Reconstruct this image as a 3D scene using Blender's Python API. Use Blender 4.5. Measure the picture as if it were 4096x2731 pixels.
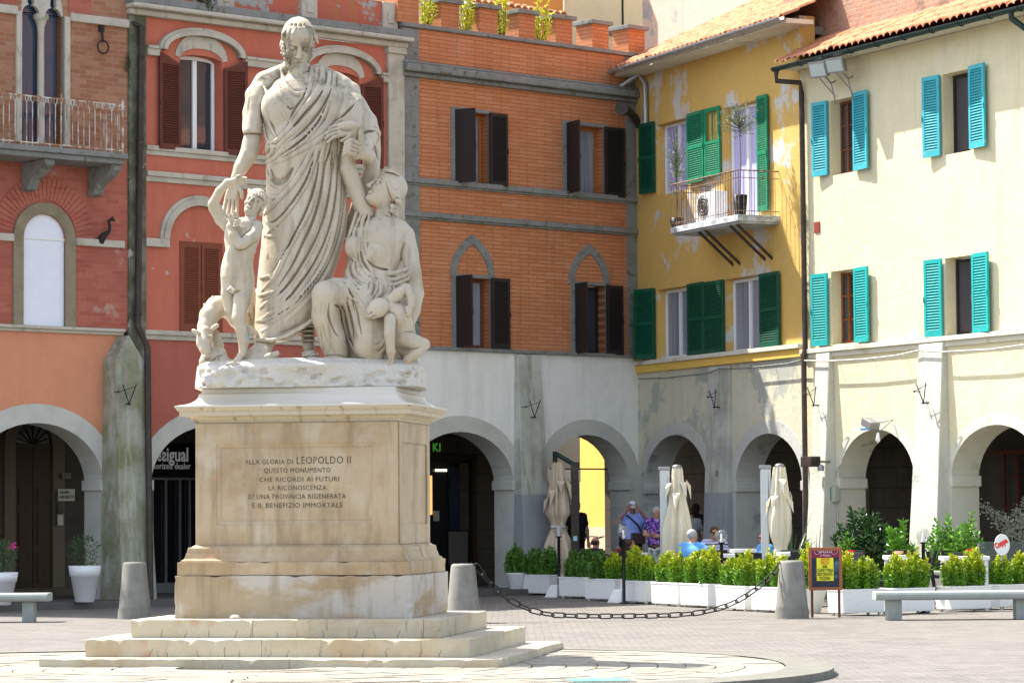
import bpy, bmesh, math, random
import numpy as np
from mathutils import Vector, Matrix, Euler
from mathutils.geometry import tessellate_polygon
random.seed(7); rng=np.random.default_rng(7)
for o in list(bpy.data.objects): bpy.data.objects.remove(o)
sc=bpy.context.scene; COL=sc.collection
# ---------------- camera ----------------
FP=12170.0; PITCH=.0567; ROLL=-.0069; HC=1.6
_cp,_sp,_cr,_sr=math.cos(PITCH),math.sin(PITCH),math.cos(ROLL),math.sin(ROLL)
_F=Vector((0,_cp,_sp)); _u=Vector((0,-_sp,_cp)); _r=Vector((1,0,0))
CR=_r*_cr+_u*_sr; CU=_u*_cr-_r*_sr
cam=bpy.data.cameras.new('camera'); camo=bpy.data.objects.new('camera',cam); COL.objects.link(camo)
cam.sensor_width=36; cam.sensor_fit='HORIZONTAL'; cam.lens=FP/4096*36; cam.clip_start=.5; cam.clip_end=2000
camo.matrix_world=Matrix((( CR.x,CU.x,-_F.x,0),(CR.y,CU.y,-_F.y,0),(CR.z,CU.z,-_F.z,HC),(0,0,0,1)))
sc.camera=camo
cam.dof.use_dof=False
# ---------------- light ----------------
SUNDIR=Vector((-.853,.521,0)).normalized(); SEL=math.radians(55.3)
SV=Vector((SUNDIR.x*math.cos(SEL),SUNDIR.y*math.cos(SEL),math.sin(SEL)))
w=bpy.data.worlds.new('World'); sc.world=w; w.use_nodes=True
nt=w.node_tree; bg=nt.nodes['Background']; sky=nt.nodes.new('ShaderNodeTexSky'); sky.sky_type='NISHITA'; sky.sun_disc=False
sky.sun_elevation=SEL; sky.sun_rotation=math.atan2(SUNDIR.x,SUNDIR.y); sky.air_density=1.0; sky.dust_density=1.5; sky.ozone_density=1.0
hs=nt.nodes.new('ShaderNodeHueSaturation'); hs.inputs['Saturation'].default_value=.62; nt.links.new(sky.outputs[0],hs.inputs['Color']); nt.links.new(hs.outputs[0],bg.inputs[0]); bg.inputs[1].default_value=.15
sl=bpy.data.lights.new('sun','SUN'); sl.energy=4.4; sl.angle=math.radians(.5); sl.color=(1,.955,.88)
so=bpy.data.objects.new('sun',sl); COL.objects.link(so); so.rotation_euler=(-SV).to_track_quat('-Z','Y').to_euler()
sc.view_settings.view_transform='Standard'; sc.view_settings.look='None'; sc.view_settings.gamma=1; sc.view_settings.exposure=1.46
sc.render.engine='CYCLES'
# ---------------- pixel rays (used once to measure the place) ----------------
WIN={'a':(0,0,1.5683),'b':(700,0,2.0909),'c':(1600,0,1.5676),'d':(2400,0,1.5678),'e':(3150,0,1.5677),'g':(1650,850,1.6505),
'h':(2450,950,1.8447),'i':(3200,950,1.6507),'j':(0,1200,1.2061),'k':(1700,1700,1.96),'l':(2350,1750,2.0905),'m':(3150,1750,1.9598),
'n':(700,600,1.5682),'o':(600,1450,1.2238),'p':(100,2350,2.94),'q':(1600,2150,2.69875),'D':(0,0,1/1.7415),'s':(1700,2250,.9816),'t':(2400,1950,3.92)}
def px(w,x,y):
    a,b,s=WIN[w]; return a+x/s,b+y/s
def ray(w,x,y):
    X,Y=px(w,x,y); return _F+CR*((X-2048)/FP)-CU*((Y-1365.5)/FP)
CO=Vector((0,0,HC)); G=-.08
def gnd(w,x,y,z=G):
    d=ray(w,x,y); t=(z-HC)/d.z; return CO+d*t
def atY(w,x,y,Y):
    d=ray(w,x,y); return CO+d*(Y/d.y)
class Fac:
    def __init__(s,ox,oy,ang): s.o=Vector((ox,oy,0)); s.a=ang; s.d=Vector((math.cos(ang),math.sin(ang),0)); s.n=Vector((-math.sin(ang),math.cos(ang),0))
    def uz(s,w,x,y,dep=0):
        d=ray(w,x,y); t=(s.o+s.n*dep-CO).dot(s.n)/d.dot(s.n); p=CO+d*t; return (p-s.o).dot(s.d),p.z
    def R(s,w,x0,y0,x1,y1,dep=0):
        xm,ym=(x0+x1)/2,(y0+y1)/2
        return s.uz(w,x0,ym,dep)[0],s.uz(w,x1,ym,dep)[0],s.uz(w,xm,y1,dep)[1],s.uz(w,xm,y0,dep)[1]
    def W(s,u,dep,z): return s.o+s.d*u+s.n*dep+Vector((0,0,z))
# ---------------- object helpers ----------------
def tag(o,label=None,cat=None,group=None,kind=None):
    if label: o['label']=label
    if cat: o['category']=cat
    if group: o['group']=group
    if kind: o['kind']=kind
    return o
def thing(name,label,cat,loc=(0,0,0),rz=0,group=None):
    o=bpy.data.objects.new(name,None); COL.objects.link(o); o.location=loc; o.rotation_euler=(0,0,rz); o.empty_display_size=.2
    return tag(o,label,cat,group)
def copy_tree(o,parent=None):
    c=o.copy(); COL.objects.link(c); c.parent=parent
    for ch in list(o.children): copy_tree(ch,c)
    return c
class MB:
    def __init__(s): s.v=[]; s.f=[]; s.m=None; s.sm=[]
    def add(s,vs,fs,smooth=False):
        b=len(s.v)
        if s.m is not None: vs=[s.m@Vector(v) for v in vs]
        s.v+= [tuple(v) for v in vs]; s.f+=[tuple(i+b for i in f) for f in fs]; s.sm+=[smooth]*len(fs); return s
    def box(s,x0,x1,y0,y1,z0,z1,rot=None,taper=None):
        vs=[(x0,y0,z0),(x1,y0,z0),(x1,y1,z0),(x0,y1,z0),(x0,y0,z1),(x1,y0,z1),(x1,y1,z1),(x0,y1,z1)]
        if taper:
            cx,cy=(x0+x1)/2,(y0+y1)/2
            vs=[v if i>=4 else (cx+(v[0]-cx)*taper,cy+(v[1]-cy)*taper,v[2]) for i,v in enumerate(vs)]
        if rot is not None: vs=[rot@Vector(v) for v in vs]
        return s.add(vs,[(0,3,2,1),(4,5,6,7),(0,1,5,4),(1,2,6,5),(2,3,7,6),(3,0,4,7)])
    def prism(s,outline,y0,y1,holes=(),axis='y'):
        # outline in (x,z), extruded along y
        loops=[[Vector((p[0],p[1],0)) for p in outline]]+[[Vector((p[0],p[1],0)) for p in h] for h in holes]
        tri=tessellate_polygon(loops); pts=[p for l in loops for p in l]; n=len(pts)
        vs=[(p.x,y0,p.y) for p in pts]+[(p.x,y1,p.y) for p in pts]
        fs=[]
        for t in tri:
            a,b,c=[pts[i] for i in t]
            cr=(b.x-a.x)*(c.y-a.y)-(b.y-a.y)*(c.x-a.x)
            t=t if cr>0 else t[::-1]
            fs.append(tuple(t)); fs.append(tuple(i+n for i in t[::-1]))
        k=0
        for li,l in enumerate(loops):
            ar=sum(l[i].x*l[(i+1)%len(l)].y-l[(i+1)%len(l)].x*l[i].y for i in range(len(l)))
            ccw=(ar>0)!=(li>0)
            for i in range(len(l)):
                a,b=k+i,k+(i+1)%len(l)
                fs.append((b,a,a+n,b+n) if ccw else (a,b,b+n,a+n))
            k+=len(l)
        if axis=='x': vs=[(v[1],v[0],v[2]) for v in vs]; fs=[f[::-1] for f in fs]
        if axis=='z': vs=[(v[0],v[2],v[1]) for v in vs]; fs=[f[::-1] for f in fs]
        return s.add(vs,fs)
    def tube(s,path,r,n=8,closed=False,caps=True,smooth=True):
        path=[Vector(p) for p in path]; N=len(path); rr=r if hasattr(r,'__len__') else [r]*N
        vs=[];up=None
        for i,p in enumerate(path):
            if closed: t=path[(i+1)%N]-path[i-1]
            else: t=path[min(i+1,N-1)]-path[max(i-1,0)]
            t.normalize()
            if up is None: up=Vector((0,0,1)) if abs(t.z)<.9 else Vector((1,0,0))
            x=t.cross(up); 
            if x.length<1e-4: up=Vector((0,1,0)); x=t.cross(up)
            x.normalize(); y=x.cross(t).normalized(); up=y
            for k in range(n):
                a=2*math.pi*k/n; vs.append(p+(x*math.cos(a)+y*math.sin(a))*rr[i])
        fs=[]
        for i in range(N if closed else N-1):
            for k in range(n):
                a=i*n+k;b=i*n+(k+1)%n;j=((i+1)%N)*n
                fs.append((a,b,j+(k+1)%n,j+k))
        s.add(vs,fs,smooth)
        if caps and not closed:
            s.add(vs[:n],[tuple(range(n))[::-1]]); s.add(vs[-n:],[tuple(range(n))])
        return s
    def lathe(s,prof,n=24,c=(0,0,0),smooth=True,sx=1,sy=1):
        vs=[];fs=[]
        for r,z in prof:
            for k in range(n):
                a=2*math.pi*k/n; vs.append((c[0]+r*sx*math.cos(a),c[1]+r*sy*math.sin(a),c[2]+z))
        for i in range(len(prof)-1):
            for k in range(n):
                a=i*n+k;b=i*n+(k+1)%n; fs.append((a,b,b+n,a+n))
        s.add(vs,fs,smooth)
        if prof[0][0]>1e-4: s.add(vs[:n],[tuple(range(n))[::-1]])
        if prof[-1][0]>1e-4: s.add(vs[-n:],[tuple(range(n))])
        return s
    def build(s,name,mat,parent=None,loc=None,bevel=0,label=None):
        me=bpy.data.meshes.new(name); me.from_pydata(s.v,[],s.f); me.update()
        if any(s.sm): me.polygons.foreach_set('use_smooth',s.sm)
        me.materials.append(mat)
        o=bpy.data.objects.new(name,me); COL.objects.link(o); o.parent=parent
        if loc is not None: o.location=loc
        if bevel:
            b=o.modifiers.new('bevel','BEVEL'); b.width=bevel; b.segments=2; b.limit_method='ANGLE'; b.angle_limit=.6
        if label: o['label']=label
        return o
def arch(u0,u1,zs,za,n=20,z0=None,pointed=False):
    c,r=(u0+u1)/2,(u1-u0)/2; h=za-zs; pts=[]
    if z0 is not None: pts.append((u0,z0))
    for i in range(n+1):
        if pointed:
            t=i/n*2-1; x=c+r*t; R=2.2*r; s=abs(t)*r+(R-r); zz=math.sqrt(max(0,R*R-s*s))/math.sqrt(R*R-(R-r)**2)*h
            pts.append((x,zs+zz))
        else:
            a=math.pi*(1-i/n); pts.append((c+r*math.cos(a),zs+h*math.sin(a)))
    if z0 is not None: pts.append((u1,z0))
    return pts
def band(outer,inner): return list(outer)+list(inner)[::-1]
# ---------------- materials ----------------
def S(r,g=None,b=None):
    if g is None: g=b=r
    f=lambda c:((c/255)/12.92 if c/255<=.04045 else ((c/255+.055)/1.055)**2.4)
    return (f(r),f(g),f(b),1)
def mat(name,base,rough=.85,layers=(),bump=(),brick=None,metal=0,spec=.3,sub=0,alpha=1,trans=0,ior=1.45,coord='Object',dirt=None,emit=None):
    m=bpy.data.materials.new(name); m.use_nodes=True; nt=m.node_tree; N=nt.nodes; L=nt.links
    b=N['Principled BSDF']; b.inputs['Roughness'].default_value=rough; b.inputs['Metallic'].default_value=metal
    b.inputs['Specular IOR Level'].default_value=spec; b.inputs['Alpha'].default_value=alpha; b.inputs['Transmission Weight'].default_value=trans; b.inputs['IOR'].default_value=ior
    if len(base)==3: base=(*base,1)
    b.inputs['Base Color'].default_value=base
    if emit: b.inputs['Emission Color'].default_value=(*emit[:3],1); b.inputs['Emission Strength'].default_value=emit[3]
    if not(layers or bump or brick or dirt): return m
    tc=N.new('ShaderNodeTexCoord'); co=tc.outputs[coord]; cur=None; bh=None
    if brick:
        sep=N.new('ShaderNodeSeparateXYZ'); L.new(co,sep.inputs[0]); cb=N.new('ShaderNodeCombineXYZ')
        ax=brick.get('ax','xz'); 
        L.new(sep.outputs['xyz'.index(ax[0])],cb.inputs[0]); L.new(sep.outputs['xyz'.index(ax[1])],cb.inputs[1])
        src=cb.outputs[0]
        if brick.get('warp'):
            nz=N.new('ShaderNodeTexNoise'); nz.inputs['Scale'].default_value=brick.get('ws',1.2); L.new(co,nz.inputs[0])
            mx=N.new('ShaderNodeVectorMath'); mx.operation='SCALE'; mx.inputs[3].default_value=brick['warp']; L.new(nz.outputs[1],mx.inputs[0])
            ad=N.new('ShaderNodeVectorMath'); L.new(mx.outputs[0],ad.inputs[0]); L.new(src,ad.inputs[1]); src=ad.outputs[0]
        bt=N.new('ShaderNodeTexBrick'); L.new(src,bt.inputs[0]); bt.inputs['Scale'].default_value=1
        bt.inputs['Color1'].default_value=brick['c1']; bt.inputs['Color2'].default_value=brick['c2']; bt.inputs['Mortar'].default_value=brick['m']
        bt.inputs['Brick Width'].default_value=brick['w']; bt.inputs['Row Height'].default_value=brick['h']; bt.inputs['Mortar Size'].default_value=brick['ms']
        bt.inputs['Mortar Smooth'].default_value=.3; bt.inputs['Bias'].default_value=brick.get('bias',0)
        cur=bt.outputs[0]; bh=bt.outputs[1]
    def noise(s,st=(1,1,1),det=6,rgh=.6,off=0):
        mp=N.new('ShaderNodeMapping'); mp.inputs['Scale'].default_value=st; mp.inputs['Location'].default_value=(off,off*.7,off*1.3); L.new(co,mp.inputs[0])
        nz=N.new('ShaderNodeTexNoise'); nz.inputs['Scale'].default_value=s; nz.inputs['Detail'].default_value=det; nz.inputs['Roughness'].default_value=rgh; L.new(mp.outputs[0],nz.inputs[0]); return nz.outputs[0]
    for i,l in enumerate(layers):
        n=noise(l['s'],l.get('st',(1,1,1)),l.get('det',6),l.get('r',.6),l.get('off',i*3.1))
        r=N.new('ShaderNodeMapRange'); r.inputs[1].default_value=l['lo']; r.inputs[2].default_value=l['hi']; r.inputs[4].default_value=l.get('k',1); L.new(n,r.inputs[0]); fac=r.outputs[0]
        if 'z' in l:   # restrict to a height band of the object (z0 full .. z1 none)
            sep=N.new('ShaderNodeSeparateXYZ'); L.new(co,sep.inputs[0]); zr=N.new('ShaderNodeMapRange'); zr.inputs[1].default_value=l['z'][0]; zr.inputs[2].default_value=l['z'][1]; zr.inputs[3].default_value=1; zr.inputs[4].default_value=0
            L.new(sep.outputs[l.get('zx',2)],zr.inputs[0]); mu=N.new('ShaderNodeMath'); mu.operation='MULTIPLY'; L.new(fac,mu.inputs[0]); L.new(zr.outputs[0],mu.inputs[1]); fac=mu.outputs[0]
        mx=N.new('ShaderNodeMix'); mx.data_type='RGBA'; L.new(fac,mx.inputs[0])
        if cur is None: mx.inputs[6].default_value=base
        else: L.new(cur,mx.inputs[6])
        mx.inputs[7].default_value=l['c']; cur=mx.outputs[2]
    if dirt:   # grime settled in creases (geometry curvature)
        ge=N.new('ShaderNodeNewGeometry'); r=N.new('ShaderNodeMapRange'); r.inputs[1].default_value=dirt[1]; r.inputs[2].default_value=dirt[2]; r.inputs[3].default_value=dirt[3]; r.inputs[4].default_value=0
        L.new(ge.outputs['Pointiness'],r.inputs[0]); mx=N.new('ShaderNodeMix'); mx.data_type='RGBA'; L.new(r.outputs[0],mx.inputs[0])
        if cur is None: mx.inputs[6].default_value=base
        else: L.new(cur,mx.inputs[6])
        mx.inputs[7].default_value=dirt[0]; cur=mx.outputs[2]
    if cur is not None: L.new(cur,b.inputs['Base Color'])
    prev=None
    if bh is not None:
        bp=N.new('ShaderNodeBump'); bp.invert=True; bp.inputs['Strength'].default_value=brick.get('b',.6); bp.inputs['Distance'].default_value=brick.get('bd',.01); L.new(bh,bp.inputs['Height']); prev=bp.outputs[0]
    for s,dist in bump:
        n=noise(s); bp=N.new('ShaderNodeBump'); bp.inputs['Distance'].default_value=dist; bp.inputs['Strength'].default_value=1; L.new(n,bp.inputs['Height'])
        if prev is not None: L.new(prev,bp.inputs['Normal'])
        prev=bp.outputs[0]
    if prev is not None: L.new(prev,b.inputs['Normal'])
    return m
def plaster(name,c,patch=None,plo=.58,phi=.62,ps=1.2,stain=None,k=.5,pst=(1,1,1),extra=()):
    ly=[dict(s=.8,lo=.3,hi=.7,c=tuple(x*.82 for x in c[:3])+(1,),k=.5),dict(s=4,lo=.35,hi=.7,c=tuple(min(1,x*1.1) for x in c[:3])+(1,),k=.45)]
    if stain: ly.append(dict(s=1.5,st=(3,1,.35),lo=.5,hi=.75,c=stain,k=k))
    if patch: ly.append(dict(s=ps,lo=plo,hi=phi,c=patch,det=8,r=.65,st=pst))
    ly+=list(extra)
    return mat(name,c,.9,ly,bump=((9,.012),(60,.004)))
K={}
K['ground']=mat('piazza_cobbles',S(160),.85,[dict(s=.35,lo=.35,hi=.7,c=(.20,.185,.165,1),k=.4),dict(s=5,st=(.25,2.2,1),lo=.5,hi=.68,c=(.10,.092,.082,1),k=.55,det=8),dict(s=3,st=(.3,2,1),lo=.52,hi=.68,c=(.27,.245,.21,1),k=.5,det=8,off=12),dict(s=9,lo=.45,hi=.7,c=(.21,.175,.145,1),k=.35),dict(s=30,lo=.55,hi=.7,c=(.12,.11,.10,1),k=.35)],bump=((25,.01),),
  brick=dict(c1=(.215,.198,.175,1),c2=(.12,.112,.102,1),m=(.06,.055,.05,1),w=.22,h=.11,ms=.008,ax='xy',warp=.06,ws=1.5,bd=.012))
K['slabs']=mat('platform_slabs',(.285,.262,.215,1),.8,[dict(s=.9,lo=.4,hi=.6,c=(.22,.195,.15,1),k=.8,det=2),dict(s=1.7,lo=.52,hi=.66,c=(.33,.27,.20,1),k=.7,det=3,off=7),dict(s=14,lo=.5,hi=.7,c=(.34,.32,.27,1),k=.5),dict(s=30,lo=.6,hi=.7,c=(.12,.105,.08,1),k=.6)],bump=((14,.012),))
K['joint']=mat('dark_joint_sand',(.11,.095,.07,1),.95,bump=((30,.02),))
K['kerb']=mat('kerb_stone',(.15,.145,.12,1),.8,[dict(s=4,lo=.4,hi=.7,c=(.22,.205,.17,1),k=.7)],bump=((20,.01),))
K['asphalt']=mat('portico_floor',(.10,.095,.09,1),.7,[dict(s=3,lo=.4,hi=.7,c=(.16,.15,.14,1),k=.5)])
K['brickA']=mat('brown_brick',S(150,90,60),.9,[dict(s=.7,lo=.45,hi=.75,c=(.20,.085,.05,1),k=.45)],bump=((30,.006),),brick=dict(c1=(.33,.135,.075,1),c2=(.46,.25,.145,1),m=(.34,.24,.17,1),w=.30,h=.09,ms=.008,bias=-.3))
K['brickR']=mat('red_brick',S(150,60,50),.9,[dict(s=.8,lo=.45,hi=.7,c=(.18,.05,.035,1),k=.5),dict(s=1.6,lo=.62,hi=.66,c=(.45,.33,.27,1),k=.6,det=9)],bump=((30,.006),),brick=dict(c1=(.38,.10,.07,1),c2=(.45,.145,.10,1),m=(.40,.17,.12,1),w=.30,h=.09,ms=.008))
K['brickO']=mat('orange_brick',S(190,90,40),.85,[dict(s=.7,lo=.4,hi=.75,c=(.42,.15,.065,1),k=.6),dict(s=2,lo=.55,hi=.75,c=(.44,.24,.15,1),k=.5),dict(s=1.6,st=(3,1,.3),lo=.56,hi=.72,c=(.22,.10,.06,1),k=.45)],bump=((30,.004),),brick=dict(c1=(.50,.185,.078,1),c2=(.57,.24,.115,1),m=(.24,.10,.045,1),w=.50,h=.083,ms=.007,bd=.008))
K['brickOld']=mat('old_wall_brick',S(150,80,60),.9,[dict(s=1.1,lo=.42,hi=.56,c=(.36,.235,.165,1),k=.85,det=9),dict(s=2.1,lo=.55,hi=.62,c=(.20,.13,.10,1),k=.7,det=9)],bump=((6,.03),(30,.008)),brick=dict(c1=(.45,.17,.10,1),c2=(.50,.24,.15,1),m=(.42,.30,.22,1),w=.3,h=.09,ms=.014,warp=.05))
K['salmon']=plaster('salmon_plaster',(.64,.27,.155,1),stain=(.52,.21,.12,1),k=.4)
K['redpl']=plaster('red_plaster',(.52,.155,.10,1),patch=(.48,.40,.34,1),plo=.66,phi=.68,ps=1.7,stain=(.42,.10,.06,1),k=.5)
K['redlow']=plaster('dark_red_plaster',(.42,.125,.09,1),stain=(.34,.10,.07,1))
K['redattic']=plaster('peeling_red_plaster',(.46,.13,.085,1),patch=(.34,.34,.33,1),plo=.54,phi=.58,ps=1.7,stain=(.30,.22,.05,1),k=.9)
K['stonew']=mat('pale_stone_trim',(.50,.46,.38,1),.85,[dict(s=2,lo=.5,hi=.7,c=(.30,.27,.21,1),k=.7),dict(s=7,st=(1,1,.3),lo=.58,hi=.7,c=(.15,.14,.09,1),k=.6)],bump=((20,.008),))
K['stoneg']=mat('grey_stone_trim',(.22,.225,.215,1),.85,[dict(s=3,lo=.45,hi=.7,c=(.14,.145,.13,1),k=.7),dict(s=6,lo=.57,hi=.66,c=(.10,.10,.055,1),k=.8)],bump=((20,.008),))
K['archg']=mat('grey_archivolt',(.52,.505,.45,1),.9,[dict(s=2.5,lo=.45,hi=.7,c=(.42,.42,.38,1),k=.7),dict(s=1.2,lo=.6,hi=.63,c=(.44,.43,.36,1),k=.5,det=9)],bump=((15,.008),))
K['quoin']=mat('mossy_quoin',(.20,.20,.155,1),.9,[dict(s=2.2,lo=.38,hi=.56,c=(.075,.08,.04,1),k=.85,det=9),dict(s=5,st=(1,1,.4),lo=.55,hi=.7,c=(.05,.05,.04,1),k=.8,det=9),dict(s=3.3,lo=.62,hi=.66,c=(.45,.43,.36,1),k=.8,det=9)],bump=((12,.02),))
K['butt']=mat('mossy_buttress',(.33,.33,.26,1),.9,[dict(s=1.6,lo=.42,hi=.62,c=(.17,.18,.085,1),k=.9,det=9),dict(s=3,st=(2,1,.3),lo=.50,hi=.62,c=(.42,.42,.36,1),k=.8,det=9),dict(s=1.4,lo=.5,hi=.6,c=(.26,.24,.15,1),k=.7,det=9,off=30)],bump=((9,.02),))
K['buttg']=mat('weathered_buttress',(.50,.50,.43,1),.9,[dict(s=1.3,lo=.42,hi=.62,c=(.33,.33,.29,1),k=.85,det=9),dict(s=3,st=(2,1,.35),lo=.52,hi=.64,c=(.25,.245,.17,1),k=.7,det=9),dict(s=1.5,lo=.0,hi=.3,c=(.26,.28,.30,1),k=.8,z=(2.0,2.05))],bump=((9,.015),))
K['blue']=mat('blue_grey_pier',(.20,.225,.265,1),.9,[dict(s=2,lo=.45,hi=.7,c=(.15,.165,.19,1),k=.7)],bump=((12,.01),))
K['pilw']=plaster('white_pilaster',(.56,.545,.47,1),patch=(.33,.335,.30,1),plo=.6,phi=.66,stain=(.36,.33,.24,1))
K['whitepl']=plaster('white_plaster',(.80,.785,.74,1),patch=(.42,.42,.37,1),plo=.685,phi=.70,ps=1.4,stain=(.55,.54,.50,1),k=.5)
K['yellow']=plaster('peeling_yellow_plaster',(.62,.40,.115,1),patch=(.56,.535,.49,1),plo=.545,phi=.60,ps=.85,stain=(.58,.38,.12,1),k=.5)
K['yellowlow']=plaster('faded_plaster',(.58,.54,.40,1),patch=(.38,.385,.33,1),plo=.52,phi=.56,ps=.8,stain=(.45,.43,.33,1),k=.6)
K['cream']=plaster('cream_plaster',(.69,.62,.41,1),stain=(.62,.52,.31,1),k=.5,extra=(dict(s=1.1,lo=.6,hi=.75,c=(.72,.67,.49,1),k=.6),dict(s=1.8,st=(2.2,1,.22),lo=.57,hi=.74,c=(.46,.39,.25,1),k=.4,det=9,off=17),dict(s=.55,lo=.55,hi=.62,c=(.62,.57,.42,1),k=.4,det=9,off=40),))
K['creamtrim']=plaster('cream_trim',(.62,.59,.48,1),patch=(.45,.41,.30,1),plo=.6,phi=.65,stain=(.55,.48,.36,1),k=.5)
K['creamsh']=plaster('lower_plaster',(.62,.60,.50,1),patch=(.50,.48,.40,1),plo=.58,phi=.64,ps=1.5)
K['intr']=plaster('arch_soffit',(.50,.49,.44,1),patch=(.30,.31,.30,1),plo=.55,phi=.62)
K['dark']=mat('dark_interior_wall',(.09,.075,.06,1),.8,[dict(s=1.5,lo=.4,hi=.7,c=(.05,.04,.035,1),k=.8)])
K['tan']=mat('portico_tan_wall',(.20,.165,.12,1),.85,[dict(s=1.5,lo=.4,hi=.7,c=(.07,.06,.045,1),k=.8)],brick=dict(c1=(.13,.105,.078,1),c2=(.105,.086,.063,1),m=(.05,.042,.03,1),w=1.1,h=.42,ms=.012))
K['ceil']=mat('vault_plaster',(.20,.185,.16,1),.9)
K['doorwood']=mat('dark_door_wood',(.045,.028,.018,1),.5,[dict(s=5,st=(6,1,.3),lo=.4,hi=.7,c=(.07,.04,.024,1),k=.7)])
K['black']=mat('black_gloss',(.012,.012,.014,1),.25,spec=.5)
K['glass']=mat('window_glass',(.035,.045,.055,1),.04,spec=.8)
K['glassb']=mat('bluish_glass',(.03,.055,.10,1),.03,spec=1)
K['curt']=mat('curtained_glass',(.30,.32,.38,1),.12,[dict(s=2.5,st=(9,1,.2),lo=.35,hi=.65,c=(.14,.15,.18,1),k=.8)],spec=.7)
K['curtp']=mat('purple_curtain',(.34,.33,.62,1),.5,[dict(s=2.5,st=(9,1,.2),lo=.35,hi=.65,c=(.60,.60,.80,1),k=.8)])
K['blind']=mat('white_roller_blind',(.78,.80,.88,1),.7,[dict(s=6,lo=.4,hi=.7,c=(.70,.73,.82,1),k=.5)])
K['pvc']=mat('white_window_frame',(.78,.79,.80,1),.4)
K['woodo']=mat('orange_wood_frame',(.42,.135,.03,1),.5,[dict(s=5,st=(6,1,.3),lo=.4,hi=.7,c=(.30,.09,.02,1),k=.7)])
K['woodb']=mat('brown_wood_frame',(.16,.06,.028,1),.5,[dict(s=5,st=(6,1,.3),lo=.4,hi=.7,c=(.09,.035,.02,1),k=.7)])
K['maroon']=mat('maroon_shutter',(.125,.035,.022,1),.55,[dict(s=5,lo=.4,hi=.7,c=(.09,.026,.018,1),k=.6)])
K['rust']=mat('rust_brown_shutter',(.22,.062,.032,1),.6,[dict(s=5,lo=.4,hi=.7,c=(.17,.05,.03,1),k=.6)])
K['shblack']=mat('black_brown_shutter',(.026,.019,.018,1),.5)
K['green']=mat('dark_green_shutter',(.008,.085,.045,1),.5,[dict(s=6,lo=.55,hi=.7,c=(.02,.12,.075,1),k=.7),dict(s=2.5,st=(2,1,.3),lo=.46,hi=.66,c=(.012,.055,.03,1),k=.5,off=11)])
K['green_sun_tint']=mat('sun_tinted_green_shutter',(.012,.22,.11,1),.5,[dict(s=6,lo=.55,hi=.7,c=(.10,.30,.19,1),k=.5),dict(s=2.5,st=(2,1,.3),lo=.46,hi=.66,c=(.015,.14,.07,1),k=.5,off=11)])  # brighter copy of the green shutter paint, with sunlight put into the colour
K['teal']=mat('teal_shutter',(.015,.38,.36,1),.5,[dict(s=6,lo=.6,hi=.7,c=(.20,.50,.45,1),k=.6),dict(s=2.5,st=(2,1,.3),lo=.46,hi=.66,c=(.05,.27,.25,1),k=.5,off=11)])
K['cyan']=mat('light_blue_shutter',(.05,.40,.46,1),.5,[dict(s=6,lo=.6,hi=.7,c=(.25,.55,.62,1),k=.6),dict(s=2.5,st=(2,1,.3),lo=.46,hi=.66,c=(.08,.30,.36,1),k=.5,off=11)])
K['iron']=mat('dark_wrought_iron',(.03,.026,.024,1),.6,metal=.3)
K['rustiron']=mat('rusty_white_iron',(.55,.52,.46,1),.6,[dict(s=9,st=(1,1,.4),lo=.45,hi=.55,c=(.30,.13,.05,1),k=.9)])
K['steel']=mat('grey_metal',(.30,.30,.31,1),.45,metal=.6)
K['zinc']=mat('zinc_gutter',(.42,.42,.43,1),.4,[dict(s=3,lo=.4,hi=.6,c=(.33,.31,.28,1),k=.6)],metal=.5)
K['pipe']=mat('brown_drain_pipe',(.045,.032,.026,1),.45,[dict(s=6,lo=.5,hi=.7,c=(.10,.07,.05,1),k=.6)])
K['greenpipe']=mat('dark_green_gutter',(.025,.045,.04,1),.4,metal=.2)
K['tile']=mat('terracotta_tiles',(.46,.19,.095,1),.85,[dict(s=3.5,lo=.4,hi=.6,c=(.56,.27,.14,1),k=.9,det=3),dict(s=9,lo=.55,hi=.65,c=(.40,.16,.09,1),k=.8),dict(s=14,lo=.6,hi=.68,c=(.50,.30,.06,1),k=.4)],bump=((30,.01),))
MB_=(.52,.45,.345,1)
ML=[dict(s=1.3,lo=.42,hi=.7,c=(.40,.315,.20,1),k=.6,det=8),dict(s=6,lo=.55,hi=.75,c=(.40,.32,.21,1),k=.45,det=8),dict(s=3.1,lo=.50,hi=.70,c=(.52,.48,.41,1),k=.6),dict(s=2.4,st=(3,3,.45),lo=.50,hi=.68,c=(.24,.19,.12,1),k=.6,det=9,off=4)]
K['marble']=mat('weathered_marble',MB_,.6,ML+[dict(s=3.7,lo=.70,hi=.72,c=(.24,.40,.42,1),k=.6,off=9),dict(s=2.9,lo=.70,hi=.73,c=(.60,.28,.10,1),k=.45,off=19)],bump=((30,.004),),dirt=((.19,.145,.085,1),.480,.4975,.85),spec=.35)
K['marblehead']=mat('stained_marble',MB_,.6,ML+[dict(s=4.5,lo=.50,hi=.60,c=(.17,.145,.10,1),k=.8,z=(3.45,3.15),off=3,det=8),dict(s=2.2,st=(2.5,2.5,.6),lo=.58,hi=.68,c=(.22,.20,.16,1),k=.5,off=23,det=9)],bump=((30,.004),),dirt=((.17,.13,.075,1),.480,.4975,.9),spec=.35)
K['rockw']=mat('white_rock_marble',(.58,.54,.47,1),.6,[dict(s=2.3,lo=.5,hi=.7,c=(.62,.54,.43,1),k=.5,det=8),dict(s=5,lo=.6,hi=.7,c=(.45,.43,.40,1),k=.5,det=8)],bump=((7,.06),(25,.012)),spec=.35)
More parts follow.
